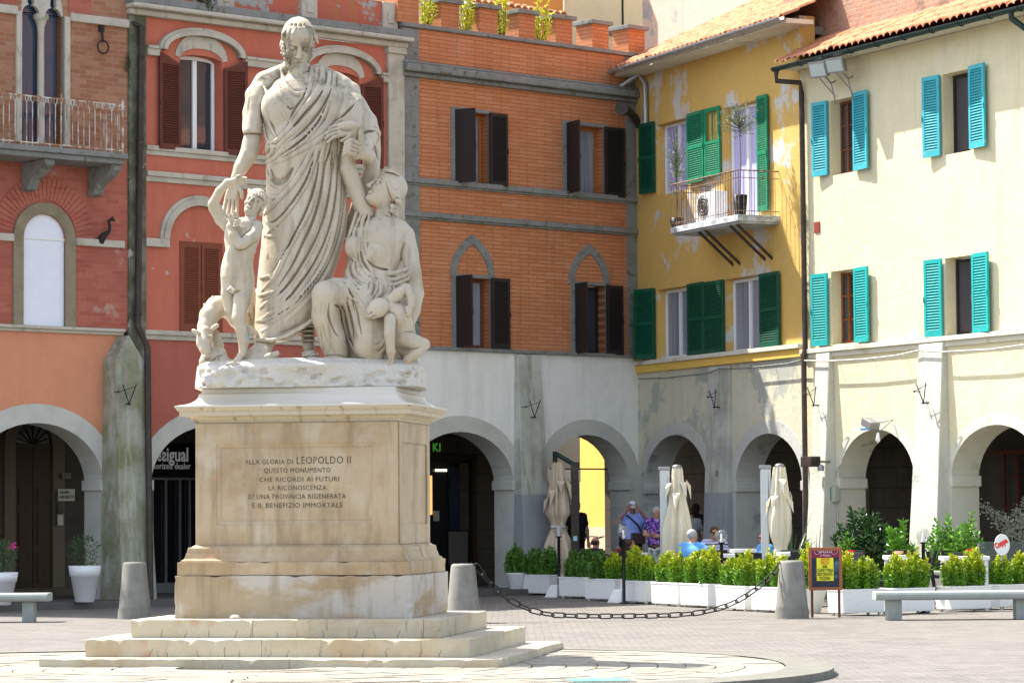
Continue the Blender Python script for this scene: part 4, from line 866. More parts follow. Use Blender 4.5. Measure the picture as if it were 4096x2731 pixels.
for xa,xb in ((100,190),(780,938)):
    a,b=F5.uz('i',xa,900,-.12)[0],F5.uz('i',xb,900,-.12)[0]
    buttress(B5,K['pilw'],a,b,0,zsi0-.02,.42,.10,gable=False,flare=.07,name='pilaster')
for (x,y) in ((125,1040),(850,1020)): bracket(B5,F5,'i',x,y,dep=-.22)
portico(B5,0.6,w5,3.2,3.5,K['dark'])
bx(B5,'sun_block_slab',K['ceil'],0,w5,.36,5,ze5-.3,ze5-.15)  # added unseen slab that keeps sunlight out of the house
bx(B5,'red_panel',mat('dark_red_panel',(.16,.015,.015,1),.6),m2[0]-.2,m2[1]+1,3.05,3.18,2.1,3.3)
dw=MB(); 
for i in range(4): z=.4+i*.62; dw.box(m1[0]+1.2,m1[0]+1.6,3.05,3.1,z,z+.03)
dw.box(m1[0]+1.17,m1[0]+1.21,3.05,3.1,0,2.7).box(m1[0]+1.6,m1[0]+1.64,3.05,3.1,0,2.7).box(m1[0]+.9,m1[0]+3.4,3.02,3.1,2.7,2.78)
dw.build('shop_door_frame',mat('dark_red_wood',(.13,.03,.02,1),.5),B5)
bx(B5,'shop_glass',mat('shop_display_glass',(.015,.014,.012,1),.3,[dict(s=3,st=(2,2,1),lo=.63,hi=.66,c=(.22,.22,.09,1),k=.9)],spec=.6),m1[0]+1.66,m1[0]+3.3,3.1,3.14,.1,2.68)
tile_roof(B5,-.15,w5,-.5,.6,zg5+.10,.52)
bx(B5,'eave_soffit',K['creamtrim'],-.1,w5,-.42,.3,zg5-.01,zg5+.05)
gutter(B5,-.15,w5,-.52,zg5+.02,K['greenpipe'],r=.08)
dn=MB(); yo=-.52; dx=F5.uz('e',92,700,-.08)[0]; zk=F5.uz('e',92,520,-.08)[1]
dn.tube([(-.05,yo,zg5-.04),(-.05,yo,zg5-.25),(dx,-.12,zk),(dx,-.09,zk-.2),(dx+.02,-.09,zsi),(dx+.04,-.14,zsi-.15),(dx+.05,-.14,PF)],.055,8)
dn.build('drain_pipe',K['pipe'],B5)
dn=MB(); x=F5.uz('e',1405,60,-.5)[0]; dn.tube([(x,-.52,zg5),(x,-.5,zg5-.15),(x+.15,-.3,zg5-.35),(x+1.4,-.09,zg5-.75)],.055,8); dn.build('drain_pipe',K['greenpipe'],B5)
plate(B5,F5,'e',172,1392,204,1460,-.0,mat('red_vent',(.25,.04,.03,1),.7),'vent_cover')
# cable along the wall
for F,par,w,pts,mt_,pr_ in ((F4,B4,'h',[(195,1042),(400,1035),(700,1000),(790,968),(960,965),(1150,945),(1290,930),(1390,905)],K['stoneg'],-.14),(F5,B5,'i',[(30,812),(200,815),(430,802),(640,778),(780,745),(940,755),(1260,738),(1479,708)],K['pilw'],-.18)):
    P=[F.uz(w,x,y,pr_) for x,y in pts]; MB().tube([(u,pr_,z) for u,z in P],.016,5).build('cable',mt_,par)
    mb=MB()
    for u,z in P[1:-1]: mb.tube([(u,pr_,z),(u+.05,0,z)],.008,4)
    mb.build('cable_clip',mt_,par)
u,z=F5.uz('m',370,440,-.05); mb=MB().box(u-.13,u+.13,-.14,0,z-.16,z+.16); jb=mb.build('junction_box',mat('green_white_box',(.42,.45,.33,1),.5),B5,bevel=.02); bx(jb,'green_cover',mat('green_plastic',(.06,.22,.15,1),.5),u-.13,u+.02,-.15,-.13,z-.12,z+.13)
mb=MB(); 
for k in (-.05,0,.05): mb.tube([(u+k,-.03,z-.16),(u+k*2.4,-.03,z-.9),(u+k,-.03,.1)],.012,5)
mb.tube([(u,-.03,z+.16),(u,-.03,z+.4),(u+.15,-.03,z+.55),(m1[0]+.1,-.05,zs5+.12),(m1[0]+.1,.5,zs5+.12)],.012,5); mb.build('cable_conduit',K['pilw'],jb)

# ===== buildings behind the roofs =====
RB=thing('rear_house','pale cream house with a pink side wall rising behind the battlements','building',tuple(F4.W(-1.2,6.0,0)),F4.a)
def back_block(name,label,F,w,xl,xr,ytop,dep,m,th=1.0,roofm=None):
    u0=F.uz(w,xl,60,dep)[0]; u1=F.uz(w,xr,60,dep)[0]; zt=F.uz(w,(xl+xr)/2,ytop,dep)[1]
    t=thing(name,label,'building',tuple(F.W(u0,dep,0)),F.a); bx(t,'wall',m,0,u1-u0,0,th,5,zt); return t,u1-u0,zt
bpy.data.objects.remove(RB)
K['pinkwall']=plaster('faded_pink_wall',(.62,.46,.37,1),patch=(.35,.34,.33,1),plo=.6,phi=.66,ps=.9,stain=(.45,.36,.30,1),k=.8)
K['palecream']=plaster('pale_cream_wall',(.70,.66,.46,1),patch=(.58,.56,.50,1),plo=.6,phi=.66)
K['orangewall']=mat('orange_render',(.62,.27,.08,1),.9,bump=((10,.01),))
# pink wall straight behind the yellow roof
z9=F4.uz('d',700,-80,4.7)[1]
t=thing('pink_house','faded pink rendered house wall rising behind the yellow building roof','building',tuple(F4.W(-.2,4.7,0)),F4.a)
ul=F4.uz('d',268,150,4.7)[0]; bx(t,'wall',K['pinkwall'],ul+.2,w4+8,0,.4,8,z9+4); bx(t,'side_wall',K['pinkwall'],ul+.2,ul+.6,.41,4,8,z9+4)
t=thing('cream_rear_house','pale cream house with a parapet ledge and an aerial pole seen between the battlements','building',tuple(F3.W(0,9.0,0)),F3.a)
e0_,e1_=F3.uz('c',1030,60,9)[0],F3.uz('c',1560,60,9)[0]; zr_=F3.uz('c',1270,10,9)[1]
bx(t,'wall',K['palecream'],e0_,e1_+3,0,.4,6,zr_+3.0)
za_=F3.uz('c',1150,180,8.4)[1]; bx(t,'ledge',K['stoneg'],e0_+.4,e1_,-.5,-.3,za_-.05,za_+.05); bx(t,'lower_wall',K['palecream'],e0_+.5,e1_,-.45,-.01,6,za_-.06)
u=F3.uz('c',1463,60,8)[0]; mb=MB(); mb.tube([(u,-.6,za_-.3),(u,-.6,za_+3)],.03,6); mb.build('aerial_pole',K['iron'],t)
t=thing('low_tiled_roof','low terracotta roof with a white gutter behind the left battlements','building',tuple(F3.W(0,5.5,0)),F3.a)
e0_,e1_=F3.uz('c',380,60,5.5)[0],F3.uz('c',1030,60,5.5)[0]; zr_=F3.uz('c',1000,98,5.5)[1]
tile_roof(t,e0_-3,e1_,-.1,3.2,zr_,.25); bx(t,'wall',K['palecream'],e0_-3,e1_-.1,.15,.4,6,zr_-.02)
t=thing('orange_rear_house','plain orange wall high behind the battlements','building',tuple(F3.W(0,8.6,0)),F3.a)
bx(t,'wall',K['orangewall'],F3.uz('c',520,20,8.6)[0],F3.uz('c',1022,20,8.6)[0],0,.35,6,18)
# old brick party wall over the cream roof
t=thing('old_brick_wall','worn brick and pink plaster party wall above the cream building roof','wall',tuple(F5.W(0,2.6,0)),F5.a)
u0=F5.uz('d',1150,60,.55)[0]
bx(t,'brickwork',K['brickOld'],u0,w5,-2.05,-1.75,zg5-.3,zg5+7); bx(t,'flashing',mat('dark_red_flashing',(.20,.03,.025,1),.7),.1,w5,-2.09,-2.055,zg5+.3,zg5+.62)
# ===== ground =====
mb=MB(); mb.add([(-120,5,G),(120,5,G),(120,160,G),(-120,160,G)],[(0,1,2,3)])
tag(mb.build('piazza_ground',K['ground']),kind='structure')
for F,x0,x1 in ((F1,-.5,w1+w2+w3+.6),(F4,-.4,w4+.2),(F5,-.3,w5)):
    o=MB().box(x0,x1,-1.05 if F is F1 else -.25,8,-.25,PF).build('pavement',K['asphalt'],None,bevel=.01); o.location=F.o; o.rotation_euler=(0,0,F.a); tag(o,kind='structure')
    if F is F1: pass
# ================= monument =================
q=dict(X=-2.2639,Y=34.6957,th=.1667)
MO=Vector((q['X'],q['Y'],0)); MR=-q['th']
# stone platform round the monument
def superell(cx,cy,a,b,n,N=64,p=2.6):
    return [(cx+a*math.copysign(abs(math.cos(t))**(2/p),math.cos(t)),cy+b*math.copysign(abs(math.sin(t))**(2/p),math.sin(t))) for t in np.linspace(0,2*math.pi,N,endpoint=False)]
pc=(-2.9,32.4); pts=superell(*pc,6.25,4.85,2,96,2.3); pin=superell(*pc,5.75,4.4,2,96,2.3)
mb=MB(); mb.prism([(x,y) for x,y in pin],-.5,-.022,axis='z'); tag(mb.build('platform_bed',K['joint']),kind='structure')
def pel(k,t):
    c,s_=math.cos(t),math.sin(t); return (pc[0]+5.75*k*math.copysign(abs(c)**(2/2.3),c),pc[1]+4.4*k*math.copysign(abs(s_)**(2/2.3),s_))
rs=random.Random(12); mb=MB(); kk_=.12
while kk_<.998:
    k1=min(1.0,kk_+.30/5.0*rs.uniform(.85,1.15)); 
    if k1>.965: k1=1.0
    n=max(6,int(2*math.pi*5.1*(kk_+k1)/2/rs.uniform(.6,.85))); t0=rs.random()*6.28; cuts=[t0+(i+rs.uniform(-.22,.22))*2*math.pi/n for i in range(n)]; cuts.append(cuts[0]+2*math.pi)
    for i in range(n):
        g=.007/(5*max(k1,.2)); ta,tb=cuts[i]+g,cuts[i+1]-g; m=3; ka,kb=kk_+.0013,k1-.0013; z=rs.uniform(-.006,.002); tl=rs.uniform(-.003,.003)
        ring_=[pel(ka,ta+(tb-ta)*j/m) for j in range(m+1)]+[pel(kb,tb+(ta-tb)*j/m) for j in range(m+1)]
        N_=len(ring_); vs=[(x,y,z+tl*(1 if j<=m else -1)) for j,(x,y) in enumerate(ring_)]+[(x,y,-.03) for x,y in ring_]
        mb.add(vs,[tuple(range(N_)) if (tb>ta) else tuple(range(N_))[::-1]]+[(j,(j+1)%N_,(j+1)%N_+N_,j+N_) for j in range(N_)])
    kk_=k1
o=mb.build('stone_platform',K['slabs']); bm=bmesh.new(); bm.from_mesh(o.data); bmesh.ops.recalc_face_normals(bm,faces=bm.faces); bm.to_mesh(o.data); bm.free(); tag(o,kind='structure')
mb=MB(); N=len(pts)
for i in range(N):
    if i%6==5: 
        pass
    a,b=pts[i],pts[(i+1)%N]; c,d=pin[i],pin[(i+1)%N]
    g=.985 if i%6==5 else 1
    e=(a[0]+(b[0]-a[0])*g,a[1]+(b[1]-a[1])*g); f=(c[0]+(d[0]-c[0])*g,c[1]+(d[1]-c[1])*g)
    mb.add([(a[0],a[1],-.4),(e[0],e[1],-.4),(e[0],e[1],-.02),(a[0],a[1],-.02),(a[0]*.995+c[0]*.005,a[1],.0),(e[0],e[1],.0),(f[0],f[1],.006),(c[0],c[1],.006)],[(0,1,2,3),(3,2,5,4),(4,5,6,7)])
tag(mb.build('platform_kerb',K['kerb']),kind='structure')
# manhole cover
p=gnd('s',680,462,0); mh=thing('manhole_cover','square blue green metal manhole cover set in the stone platform','manhole cover',(p.x,p.y,0),.1)
bx(mh,'frame',K['kerb'],-.33,.33,-.35,.35,.001,.008); bx(mh,'lid',mat('verdigris_metal',(.10,.30,.32,1),.5,[dict(s=6,lo=.4,hi=.6,c=(.20,.42,.42,1))],metal=.3),-.27,.27,-.28,.28,.009,.014)
# steps and pedestal
ST=thing('monument_steps','three pale marble steps with stained cracked fronts around the pedestal','steps',tuple(MO),MR)
a_,b_=1.342,1.0651; ws=.392
def rough_box(par,name,m,a,b,z0,z1,bev=.02,jx=(),seed=0):
    """stone course with chipped arris: blocks meeting at joints"""
    mb=MB(); xs=[-a]+sorted(jx)+[a]
    for i in range(len(xs)-1): mb.box(xs[i]+(.0015 if i else 0),xs[i+1]-(.0015 if i<len(xs)-2 else 0),-b,b,z0,z1)
    o=mb.build(name,m,par); bm=bmesh.new(); bm.from_mesh(o.data)
    for ax in range(3):
        n_=[8,6,2][ax]
        lo=[-a,-b,z0][ax]; hi=[a,b,z1][ax]; stp=.09 if ax<2 else .06
        c=lo+stp
        while c<hi-.02:
            co=[0,0,0];no=[0,0,0];co[ax]=c;no[ax]=1
            bmesh.ops.bisect_plane(bm,geom=bm.verts[:]+bm.edges[:]+bm.faces[:],plane_co=co,plane_no=no); c+=stp
    bmesh.ops.remove_doubles(bm,verts=bm.verts,dist=.0004)
    r=random.Random(seed)
    for v in bm.verts:
        ed=sum([abs(abs(v.co.x)-a)<.002,abs(abs(v.co.y)-b)<.002,abs(v.co.z-z1)<.002])
        if ed>=2:
            d=r.random()**5*bev*1.2
            if abs(abs(v.co.x)-a)<.002: v.co.x-=math.copysign(d*.7,v.co.x)
            if abs(abs(v.co.y)-b)<.002: v.co.y-=math.copysign(d*.7,v.co.y)
            if abs(v.co.z-z1)<.002: v.co.z-=d
        elif ed==1:
            pass
    bm.to_mesh(o.data); bm.free()
    bv=o.modifiers.new('bevel','BEVEL'); bv.width=bev*.3; bv.segments=2; bv.limit_method='ANGLE'; bv.angle_limit=.9
    return o
hh=[0,.0848,.2768,.4755]; ww=[3*ws,2*ws,ws]; jo=[(.25,),(-.15,1.6),(-.35,1.55)]
for i in range(3): rough_box(ST,'step',K['step'],a_+ww[i],b_+ww[i],hh[i]+(-.03 if i==0 else .001),hh[i+1],.022 if i else .016,jo[i],i)
crk=MB(); rc=random.Random(5)
for i,bb in ((1,b_+2*ws),(2,b_+ws)):
    for k in range(13):
        x=-(a_+ws)+.25+k*.27+rc.random()*.12; z=hh[i]+.004; P=[]
        for s_ in range(5): P.append((x,-bb-.001,z)); x+=rc.uniform(-.018,.018); z+=rc.uniform(.012,.03)
        crk.tube(P,[.003,.0028,.0022,.0016,.0008],4)
crk.build('crack',K['signdark'],ST)
sb=thing('pebble','small pale stone lying on the top monument step','stone',(0,0,0)); p=MO+Matrix.Rotation(MR,3,'Z')@Vector((-.61,-b_-.16,.4755)); sb.location=p
m_=MB().lathe([(0,-.0),(.045,.005),(.055,.02),(.03,.04),(0,.045)],7,sx=1.2,sy=.7); m_.build('pebble_body',K['cornw'],sb)
PD=thing('pedestal','stained travertine pedestal carved with a dedication beneath the marble statue group','pedestal',(MO.x,MO.y,.4755),MR)
z0=.4755; zp=.9432-z0
rough_box(PD,'plinth_block',K['pedgrey'],a_,b_,0.001,zp,.018,(),11)
rough_box(PD,'base_course',K['ped'],a_-.024,b_-.024,zp+.004,zp+.15,.012,(),12)
def ring_profile(par,name,m,prof,a,b,closed_top=True):
    """prof: list of (inset,z) -> mitred rectangular moulding"""
    vs=[];fs=[]
    sub_=14
    for ins,z in prof:
        A,B=a-ins,b-ins
        loop=[]
        for (x0,y0,x1,y1) in ((-A,-B,A,-B),(A,-B,A,B),(A,B,-A,B),(-A,B,-A,-B)):
            for k in range(sub_): t=k/sub_; loop.append((x0+(x1-x0)*t,y0+(y1-y0)*t,z))
        vs+=loop
    n=4*sub_
    for i in range(len(prof)-1):
        for k in range(n): fs.append((i*n+k,i*n+(k+1)%n,(i+1)*n+(k+1)%n,(i+1)*n+k))
    fs.append(tuple(range(n))[::-1]); fs.append(tuple(range((len(prof)-1)*n,len(prof)*n)))
    return MB().add(vs,fs).build(name,m,par)
zd0=1.2767-z0; zd1=2.6405-z0; da,db=1.1578,.8488
zb_=zp+.15
H=zd0-zb_; I=a_-.024-da; 
prof=[(0.03,zb_),(0.03,zb_+.012),(.035,zb_+.02)]
for i in range(9): t=i/8; prof.append((.05+ (I-.10)*(t**.8)*.62 ,zb_+.03+H*.40*(1-math.cos(t*math.pi))/2*1.0))
for i in range(7): t=i/6; prof.append((.05+(I-.10)*(.62+.3*(1-math.cos(t*math.pi/2))),zb_+.03+H*.40+H*.32*math.sin(t*math.pi/2)))
prof+=[(I-.055,zd0-.065),(I-.060,zd0-.03),(I-.045,zd0-.025),(I-.03,zd0-.015),(I-.012,zd0),(I,zd0+.004)]
ring_profile(PD,'base_moulding',K['ped'],prof,a_-.024,b_-.024)
# die with sunk panels
die=MB(); die.box(-da,da,-db,db,zd0,zd1)
o=die.build('die',K['ped'],PD,bevel=.008)
def wxz(w,x,y):  # point on die front -> local
    d=ray(w,x,y); n=Matrix.Rotation(MR,3,'Z')@Vector((0,-1,0)); P=MO+n*db
    t=(P-CO).dot(n)/d.dot(n); p=CO+d*t-MO; l=Matrix.Rotation(-MR,3,'Z')@p; return l.x,l.z-z0
pf0=wxz('o',328,398); pf1=wxz('o',1112,790)
x0,x1,zt,zb0=pf0[0],pf1[0],pf0[1],pf1[1]
fr=MB(); t=.045
OUT=[(x0,zb0),(x1,zb0),(x1,zt),(x0,zt)]; IN=[(x0+t,zb0+t),(x1-t,zb0+t),(x1-t,zt-t),(x0+t,zt-t)]
# front skin leaves a recess: frame boards round the panel
skin=MB().prism([(-da+.004,zd0+.004),(da-.004,zd0+.004),(da-.004,zd1-.004),(-da+.004,zd1-.004)],-db-.028,-db-.001,[OUT])
skin.build('front_facing',K['ped'],PD,bevel=.006)
mo=MB(); vs=[(p[0],-db-.022,p[1]) for p in OUT]+[(p[0],-db-.006,p[1]) for p in IN]
mo.add(vs,[(0,1,5,4),(1,2,6,5),(2,3,7,6),(3,0,4,7)]); mo.build('panel_moulding',K['ped'],PD)
L_=[(('ALLA GLORIA DI',.072,560,1040,330)),('LEOPOLDO II',.115,1215,1890,325),('QUESTO MONUMENTO',.075,803,1638,437),('CHE RICORDI AI FUTURI',.072,745,1745,548),('LA RICONOSCENZA',.072,860,1585,655),("D' UNA PROVINCIA RIGENERATA",.075,612,1830,765),('E IL BENEFIZIO IMMORTALE',.075,655,1790,875)]
WIN['r']=(800,1750,3.136)
def bfont():
    return None
for s_,h_,xa,xb,yb in L_:
    l=wxz('r',xa,yb); r=wxz('r',xb,yb)
    if s_.startswith('ALLA'): r=wxz('r',1165,yb)
    text(PD,s_,h_*1.02,((l[0]+r[0])/2,-db-.0025,(l[1]+r[1])/2),K['letter'],name='inscription',wid=(r[0]-l[0]),ext=.0012,spacing=1.1,bold=-.0004)
# side panel frame
sd=MB(); ys=(-db+.22,db-.16)
vsd=MB().prism([(-db+.004,zd0+.004),(db-.004,zd0+.004),(db-.004,zd1-.004),(-db+.004,zd1-.004)],da+.001,da+.018,[[(-db+.16,zb0),(db-.16,zb0),(db-.16,zt),(-db+.16,zt)]],axis='x').build('side_facing',K['ped'],PD,bevel=.006)
# cornice
ca,cb=1.352,1.0373; zc=2.8324-z0
prof=[]
I=ca-da
prof+=[(I,zd1-.004),(I-.004,zd1),(I-.02,zd1+.03),(I-.05,zd1+.05),(I-.05,zd1+.062),(I-.075,zd1+.085),(I-.10,zd1+.095),(I-.115,zd1+.097),(I-.118,zc-.145+.0),(.06,zc-.145+.002)]
zz0=zd1+.10
prof=[(I+.01,zd1-.004),(I-.012,zd1),(I-.02,zd1+.03),(I-.035,zd1+.036),(I-.055,zd1+.06),(I-.085,zd1+.075),(.045,zd1+.078),(.045,zd1+.125),(.035,zd1+.13),(.02,zd1+.145),(.006,zd1+.17)]
ring_profile(PD,'cornice',K['corn'],prof,ca,cb)
zt0=zd1+.171
ht=atY('Z' if 0 else 'D',525,892,34).z-z0
prof=[(.0,zt0),(0,zt0+.02)]
for i in range(1,11):
    t=i/10*math.pi/2; prof.append((.015+.205*math.sin(t*1.0)**1.0*1.0-.0,zt0+.025+ (ht-zt0-.09)*(1-math.cos(t))))
prof+=[(.245,ht-.045),(.25,ht)]
ring_profile(PD,'cavetto_top',K['cornw'],prof,ca,cb)
ZTOP=ht+z0
# ================= marble statue group =================
Y0=34.62; SU=Y0/FP/1.5682
def NP(x,y,d=0,w='n'): return atY(w,x,y,Y0-d/100)
def hx(x,y): return 392+.6*x,-862.5+.6*y
def t2(x,y): return 439+.9*x,.9*y
def t3(x,y): return 784+.9*x,.9*y
def t4(x,y): return 94+.8496*x,78.4+.8496*y
def C(s,x0,y0,d0,r0,x1,y1,d1,r1,k=8,op='+'): s.cap(NP(x0,y0,d0),NP(x1,y1,d1),r0*SU,r1*SU,k*SU,op)
def CH(s,pts,k=8,op='+'):
    for a,b in zip(pts,pts[1:]): C(s,*a,*b,k=k,op=op)
def EL(s,x,y,d,rx,ry,rz,k=10,op='+',rot=None): s.ell(NP(x,y,d),(rx*SU,ry*SU,rz*SU),k*SU,op,rot)
def loft(s,rows,k=10,p=2.0,op='+'):
    """rows: (y, xl, xr, dcenter_cm, halfdepth_cm), top to bottom"""
    R=[]
    for y,xl,xr,dc,hd in rows:
        a=NP(xl,y,dc);b=NP(xr,y,dc); R.append((a.z,(a.x+b.x)/2,(b.x-a.x)/2,a.y,hd/100))
    R.sort(); R=np.array(R); z0,z1=R[0,0],R[-1,0]
    m=.15; lo=(min(R[:,1]-R[:,2])-m,min(R[:,3]-R[:,4])-m,z0-m); hi=(max(R[:,1]+R[:,2])+m,max(R[:,3]+R[:,4])+m,z1+m)
    q=s.sub(lo,hi); sl,(X,Y,Z)=q
    zz=np.clip(Z,z0,z1); f=lambda i: np.interp(zz.ravel(),R[:,0],R[:,i]).reshape(zz.shape)
    cx,a,cy,b=f(1),f(2),f(3),f(4)
    r=(np.abs((X-cx)/a)**p+np.abs((Y-cy)/b)**p)**(1/p)
    d=(r-1)*np.minimum(a,b)*.9; dz=np.maximum(Z-z1,z0-Z); d=np.maximum(d,dz)
    s.comb(sl,d.astype(np.float32),k*SU,op)
def cat(P,n=5):
    P=[np.array(p,float) for p in P]; P=[2*P[0]-P[1]]+P+[2*P[-1]-P[-2]]; o=[]
    for i in range(1,len(P)-2):
        for j in range(n):
            t=j/n; a,b,c,d=P[i-1:i+3]; o.append(.5*((2*b)+(-a+c)*t+(2*a-5*b+4*c-d)*t*t+(-a+3*b-3*c+d)*t**3))
    o.append(P[-2]); return o
def ridge(s,pts,r=12,lift=.6,k=5,op='+',n=5,taper=(.35,.5)):
    r=r*(1.15 if op=='+' else 1); k=k*(1.3 if op=='+' else .8); lift=lift*.85 if op=='+' else lift*1.15
    """a fold laid along the surface: find the surface, run a soft roll along it"""
    Q=cat(pts,n); H=[]
    for x,y in Q:
        d=ray('n',x,y); h=s.hit2(CO,d); H.append(None if h is None else np.array(h))
    ok=[i for i,h in enumerate(H) if h is not None]
    if len(ok)<3: return
    Q=[Q[i] for i in ok]; H=[H[i] for i in ok]
    D=np.array([h[1] for h in H]); 
    for _ in range(14): D[1:-1]=(D[:-2]+D[1:-1]*2+D[2:])/4
    N=len(H); R=r*SU; P=[]
    for i in range(N):
        t=i/(N-1); rr=R*(taper[0]+(1-taper[0])*min(1,t/.25))*(taper[1]+(1-taper[1])*min(1,(1-t)/.25))
        off=(1-lift)*rr if op=='+' else -(1-lift)*rr
        p=atY('n',Q[i][0],Q[i][1],D[i]+off); P.append((p,rr))
    for (a,ra),(b,rb) in zip(P,P[1:]): s.cap(a,b,ra,rb,k*SU,op)
def _hit2(s,o,d):
    if not hasattr(s,'F0'): return s.hit(o,d)
    F=s.F; s.F=s.F0; h=s.hit(o,d); s.F=F; return h
SDF.hit2=_hit2
def snap(s): s.F0=s.F.copy()
def head(s,c,H,rot,hair=1,k=.03,female=False,ears=True,face=True,bald=False):
    M=np.array(Euler(rot).to_matrix()); c=np.array(c,float)
    T=lambda p: c+M@(np.array(p,float)*H)
    def e(p,r,kk=k,op='+'): s.ell(T(p),np.array(r)*H,kk*H,op,rot)
    def cp(a,b,ra,rb,kk=k,op='+'): s.cap(T(a),T(b),ra*H,rb*H,kk*H,op)
    e((0,.06,.14),(.32,.40,.36),.1); e((0,-.06,-.12),(.25,.29,.34),.12); e((0,-.17,-.36),(.14,.15,.12),.1)
    if face:
        for sx in (-1,1): e((sx*.13,-.385,.02),(.085,.07,.055),.03,'-')
        e((-.13,-.30,.015),(.06,.055,.042),.01); e((.13,-.30,.015),(.06,.055,.042),.01)
        cp((-.2,-.30,.09),(-.05,-.365,.10),.03,.03,.04); cp((.2,-.30,.09),(.05,-.365,.10),.03,.03,.04)
        cp((0,-.36,.07),(0,-.455,-.13),.035,.05,.03); e((-.045,-.40,-.14),(.035,.04,.03),.02); e((.045,-.40,-.14),(.035,.04,.03),.02)
        cp((-.07,-.345,-.235),(.07,-.345,-.235),.022,.022,.015); cp((-.055,-.345,-.275),(.055,-.345,-.275),.026,.026,.015); cp((-.075,-.375,-.255),(.075,-.375,-.255),.009,.009,.008,'-')
        e((0,-.30,-.39),(.08,.07,.07),.05); e((-.17,-.24,-.12),(.08,.08,.09),.06); e((.17,-.24,-.12),(.08,.08,.09),.06)
    if ears:
        for sx in (-1,1): e((sx*.31,.05,-.02),(.045,.07,.10),.02)
    return T,e,cp
def hand(s,w,dirv,side,L,r,curl=.5,palm=None,spread=.16,k=.25,thumb=1):
    """palm + four fingers + thumb. w wrist point, dirv finger direction, side = vector across the palm towards the thumb, palm= palm-normal the fingers curl to"""
    w=Vector(w);d=Vector(dirv).normalized();t=(Vector(side)-Vector(side).project(d)).normalized(); n=Vector(palm).normalized() if palm else d.cross(t)
    pl=L*.48
    for i in range(4):
        o=(i-1.5)/1.5; base=w+d*pl*(1-.06*abs(o))-t*(o*L*.17); s.cap(w-t*(o*L*.09),base,r*1.25,r*1.1,r*.8)
        Lf=L*.5*[.92,1,.95,.75][i]; a=base; dd=(d-t*(o*spread)).normalized(); rr=r
        for j,f in enumerate((.45,.32,.25)):
            ang=curl*(j+.6); v=(dd*math.cos(ang)+n*math.sin(ang)); b=a+v*Lf*f; s.cap(a,b,rr,rr*.88,r*k); a=b; rr*=.88
    if thumb:
        a=w+t*L*.12+d*L*.08; b=a+(t*.8+d*.7+n*.2*curl).normalized()*L*.24; c=b+(t*.25+d*1+n*.5*curl).normalized()*L*.2
        s.cap(a,b,r*1.3,r*1.05,r*.6); s.cap(b,c,r*1.05,r*.8,r*.3)
SG=thing('marble_statue_group','white marble group of a toga-draped man, a boy, a seated woman and an infant','statue',(MO.x,MO.y,ZTOP),0)
LOC=tuple(SG.location)
def bounds(x0,y0,x1,y1,d0,d1,h): 
    a=NP(x0,y1,0);b=NP(x1,y0,0); return SDF((a.x,Y0-d1/100,a.z),(b.x,Y0-d0/100,b.z),h)
# ---- rock base ----
s=bounds(120,1270,1610,1540,-100,100,.02)
loft(s,[(1345,190,1490,-6,66),(1370,165,1540,-6,76),(1420,158,1560,-6,80),(1480,152,1575,-6,82),(1530,150,1578,-6,83)],p=7)
EL(s,850,1370,5,560,420,60,60); EL(s,1390,1390,20,160,260,60,40); EL(s,1520,1400,25,45,150,50,30); EL(s,350,1390,20,180,300,50,40)
snap(s); rr_=random.Random(4)
for i in range(110):
    x,y=rr_.uniform(150,1570),rr_.uniform(1375,1500); h=s.hit2(CO,ray('n',x,y))
    if h is not None: s.ell(h,(rr_.uniform(.02,.07),.03,rr_.uniform(.012,.035)),.03,'+' if i%2 else '-',(0,rr_.uniform(-.5,.5),0))
a=NP(800,1500,0); s.cut(2,ZTOP+.004,'>')
s.build('rock_base',K['rockw'],SG,1,LOC)
# ---- standing man ----
s=bounds(290,-850,1320,1350,-75,75,.0095)
# toga body
loft(s,[(-470,690,950,-2,18),(-420,610,1040,-2,26),(-360,560,1090,-2,31),(-280,540,1110,-2,34),(-180,548,1090,0,35),(-80,560,1080,2,36),(0,568,1060,4,37),(110,575,1045,4,37),(270,572,1078,4,38),(400,552,1082,4,39),(500,548,1072,4,40),(600,542,1052,4,41),(700,530,1022,4,42),(800,520,985,4,42),(900,512,960,4,42),(1000,505,945,3,42),(1100,500,900,2,41),(1195,498,700,0,40)],14,2.2)
# chest & belly
EL(s,660,-270,22,120,90,130,30); EL(s,930,-280,18,140,90,140,30); EL(s,800,-60,20,200,100,160,40)
# shoulders and sleeves
CH(s,[(700,-460,-4,60),(560,-400,-4,72),(505,-340,-2,66)],20); CH(s,[(510,-340,0,62),(492,-230,2,66),(487,-145,4,66)],14)
loft(s,[(-440,520,680,-2,12),(-390,476,640,0,14),(-330,455,610,2,15),(-240,442,585,3,16),(-160,430,568,5,17),(-118,424,556,6,18),(-98,430,552,6,18)],5,2.1)
EL(s,490,-92,6,48,48,16,4,'-')
# capes over the other shoulder and arm
CH(s,[(900,-470,0,70),(1040,-390,0,70)],20); CH(s,[(1040,-380,4,80),(1110,-260,10,88),(1170,-150,14,82),(1200,-90,16,76)],20)
EL(s,1110,-200,14,110,110,150,30); CH(s,[(1010,-440,4,50),(1110,-370,6,50),(1130,-325,8,40)],14); CH(s,[(1150,-290,8,40),(1215,-180,10,50),(1240,-110,12,46)],14)
# bare right arm
CH(s,[(500,-160,4,50),(480,-40,6,58),(462,30,10,56),(415,110,14,46),(372,205,18,30)],6)
hand(s,NP(368,215,18),Vector((-.12,-.1,-1)),Vector((1,-.3,0)),.36,.026,.25,palm=(0,-.4,-.2))
# shoulder shawl ends, neck
CH(s,[(700,-500,0,48),(560,-440,0,52)],24); CH(s,[(770,-560,4,62),(775,-470,2,74),(775,-420,4,84)],14)
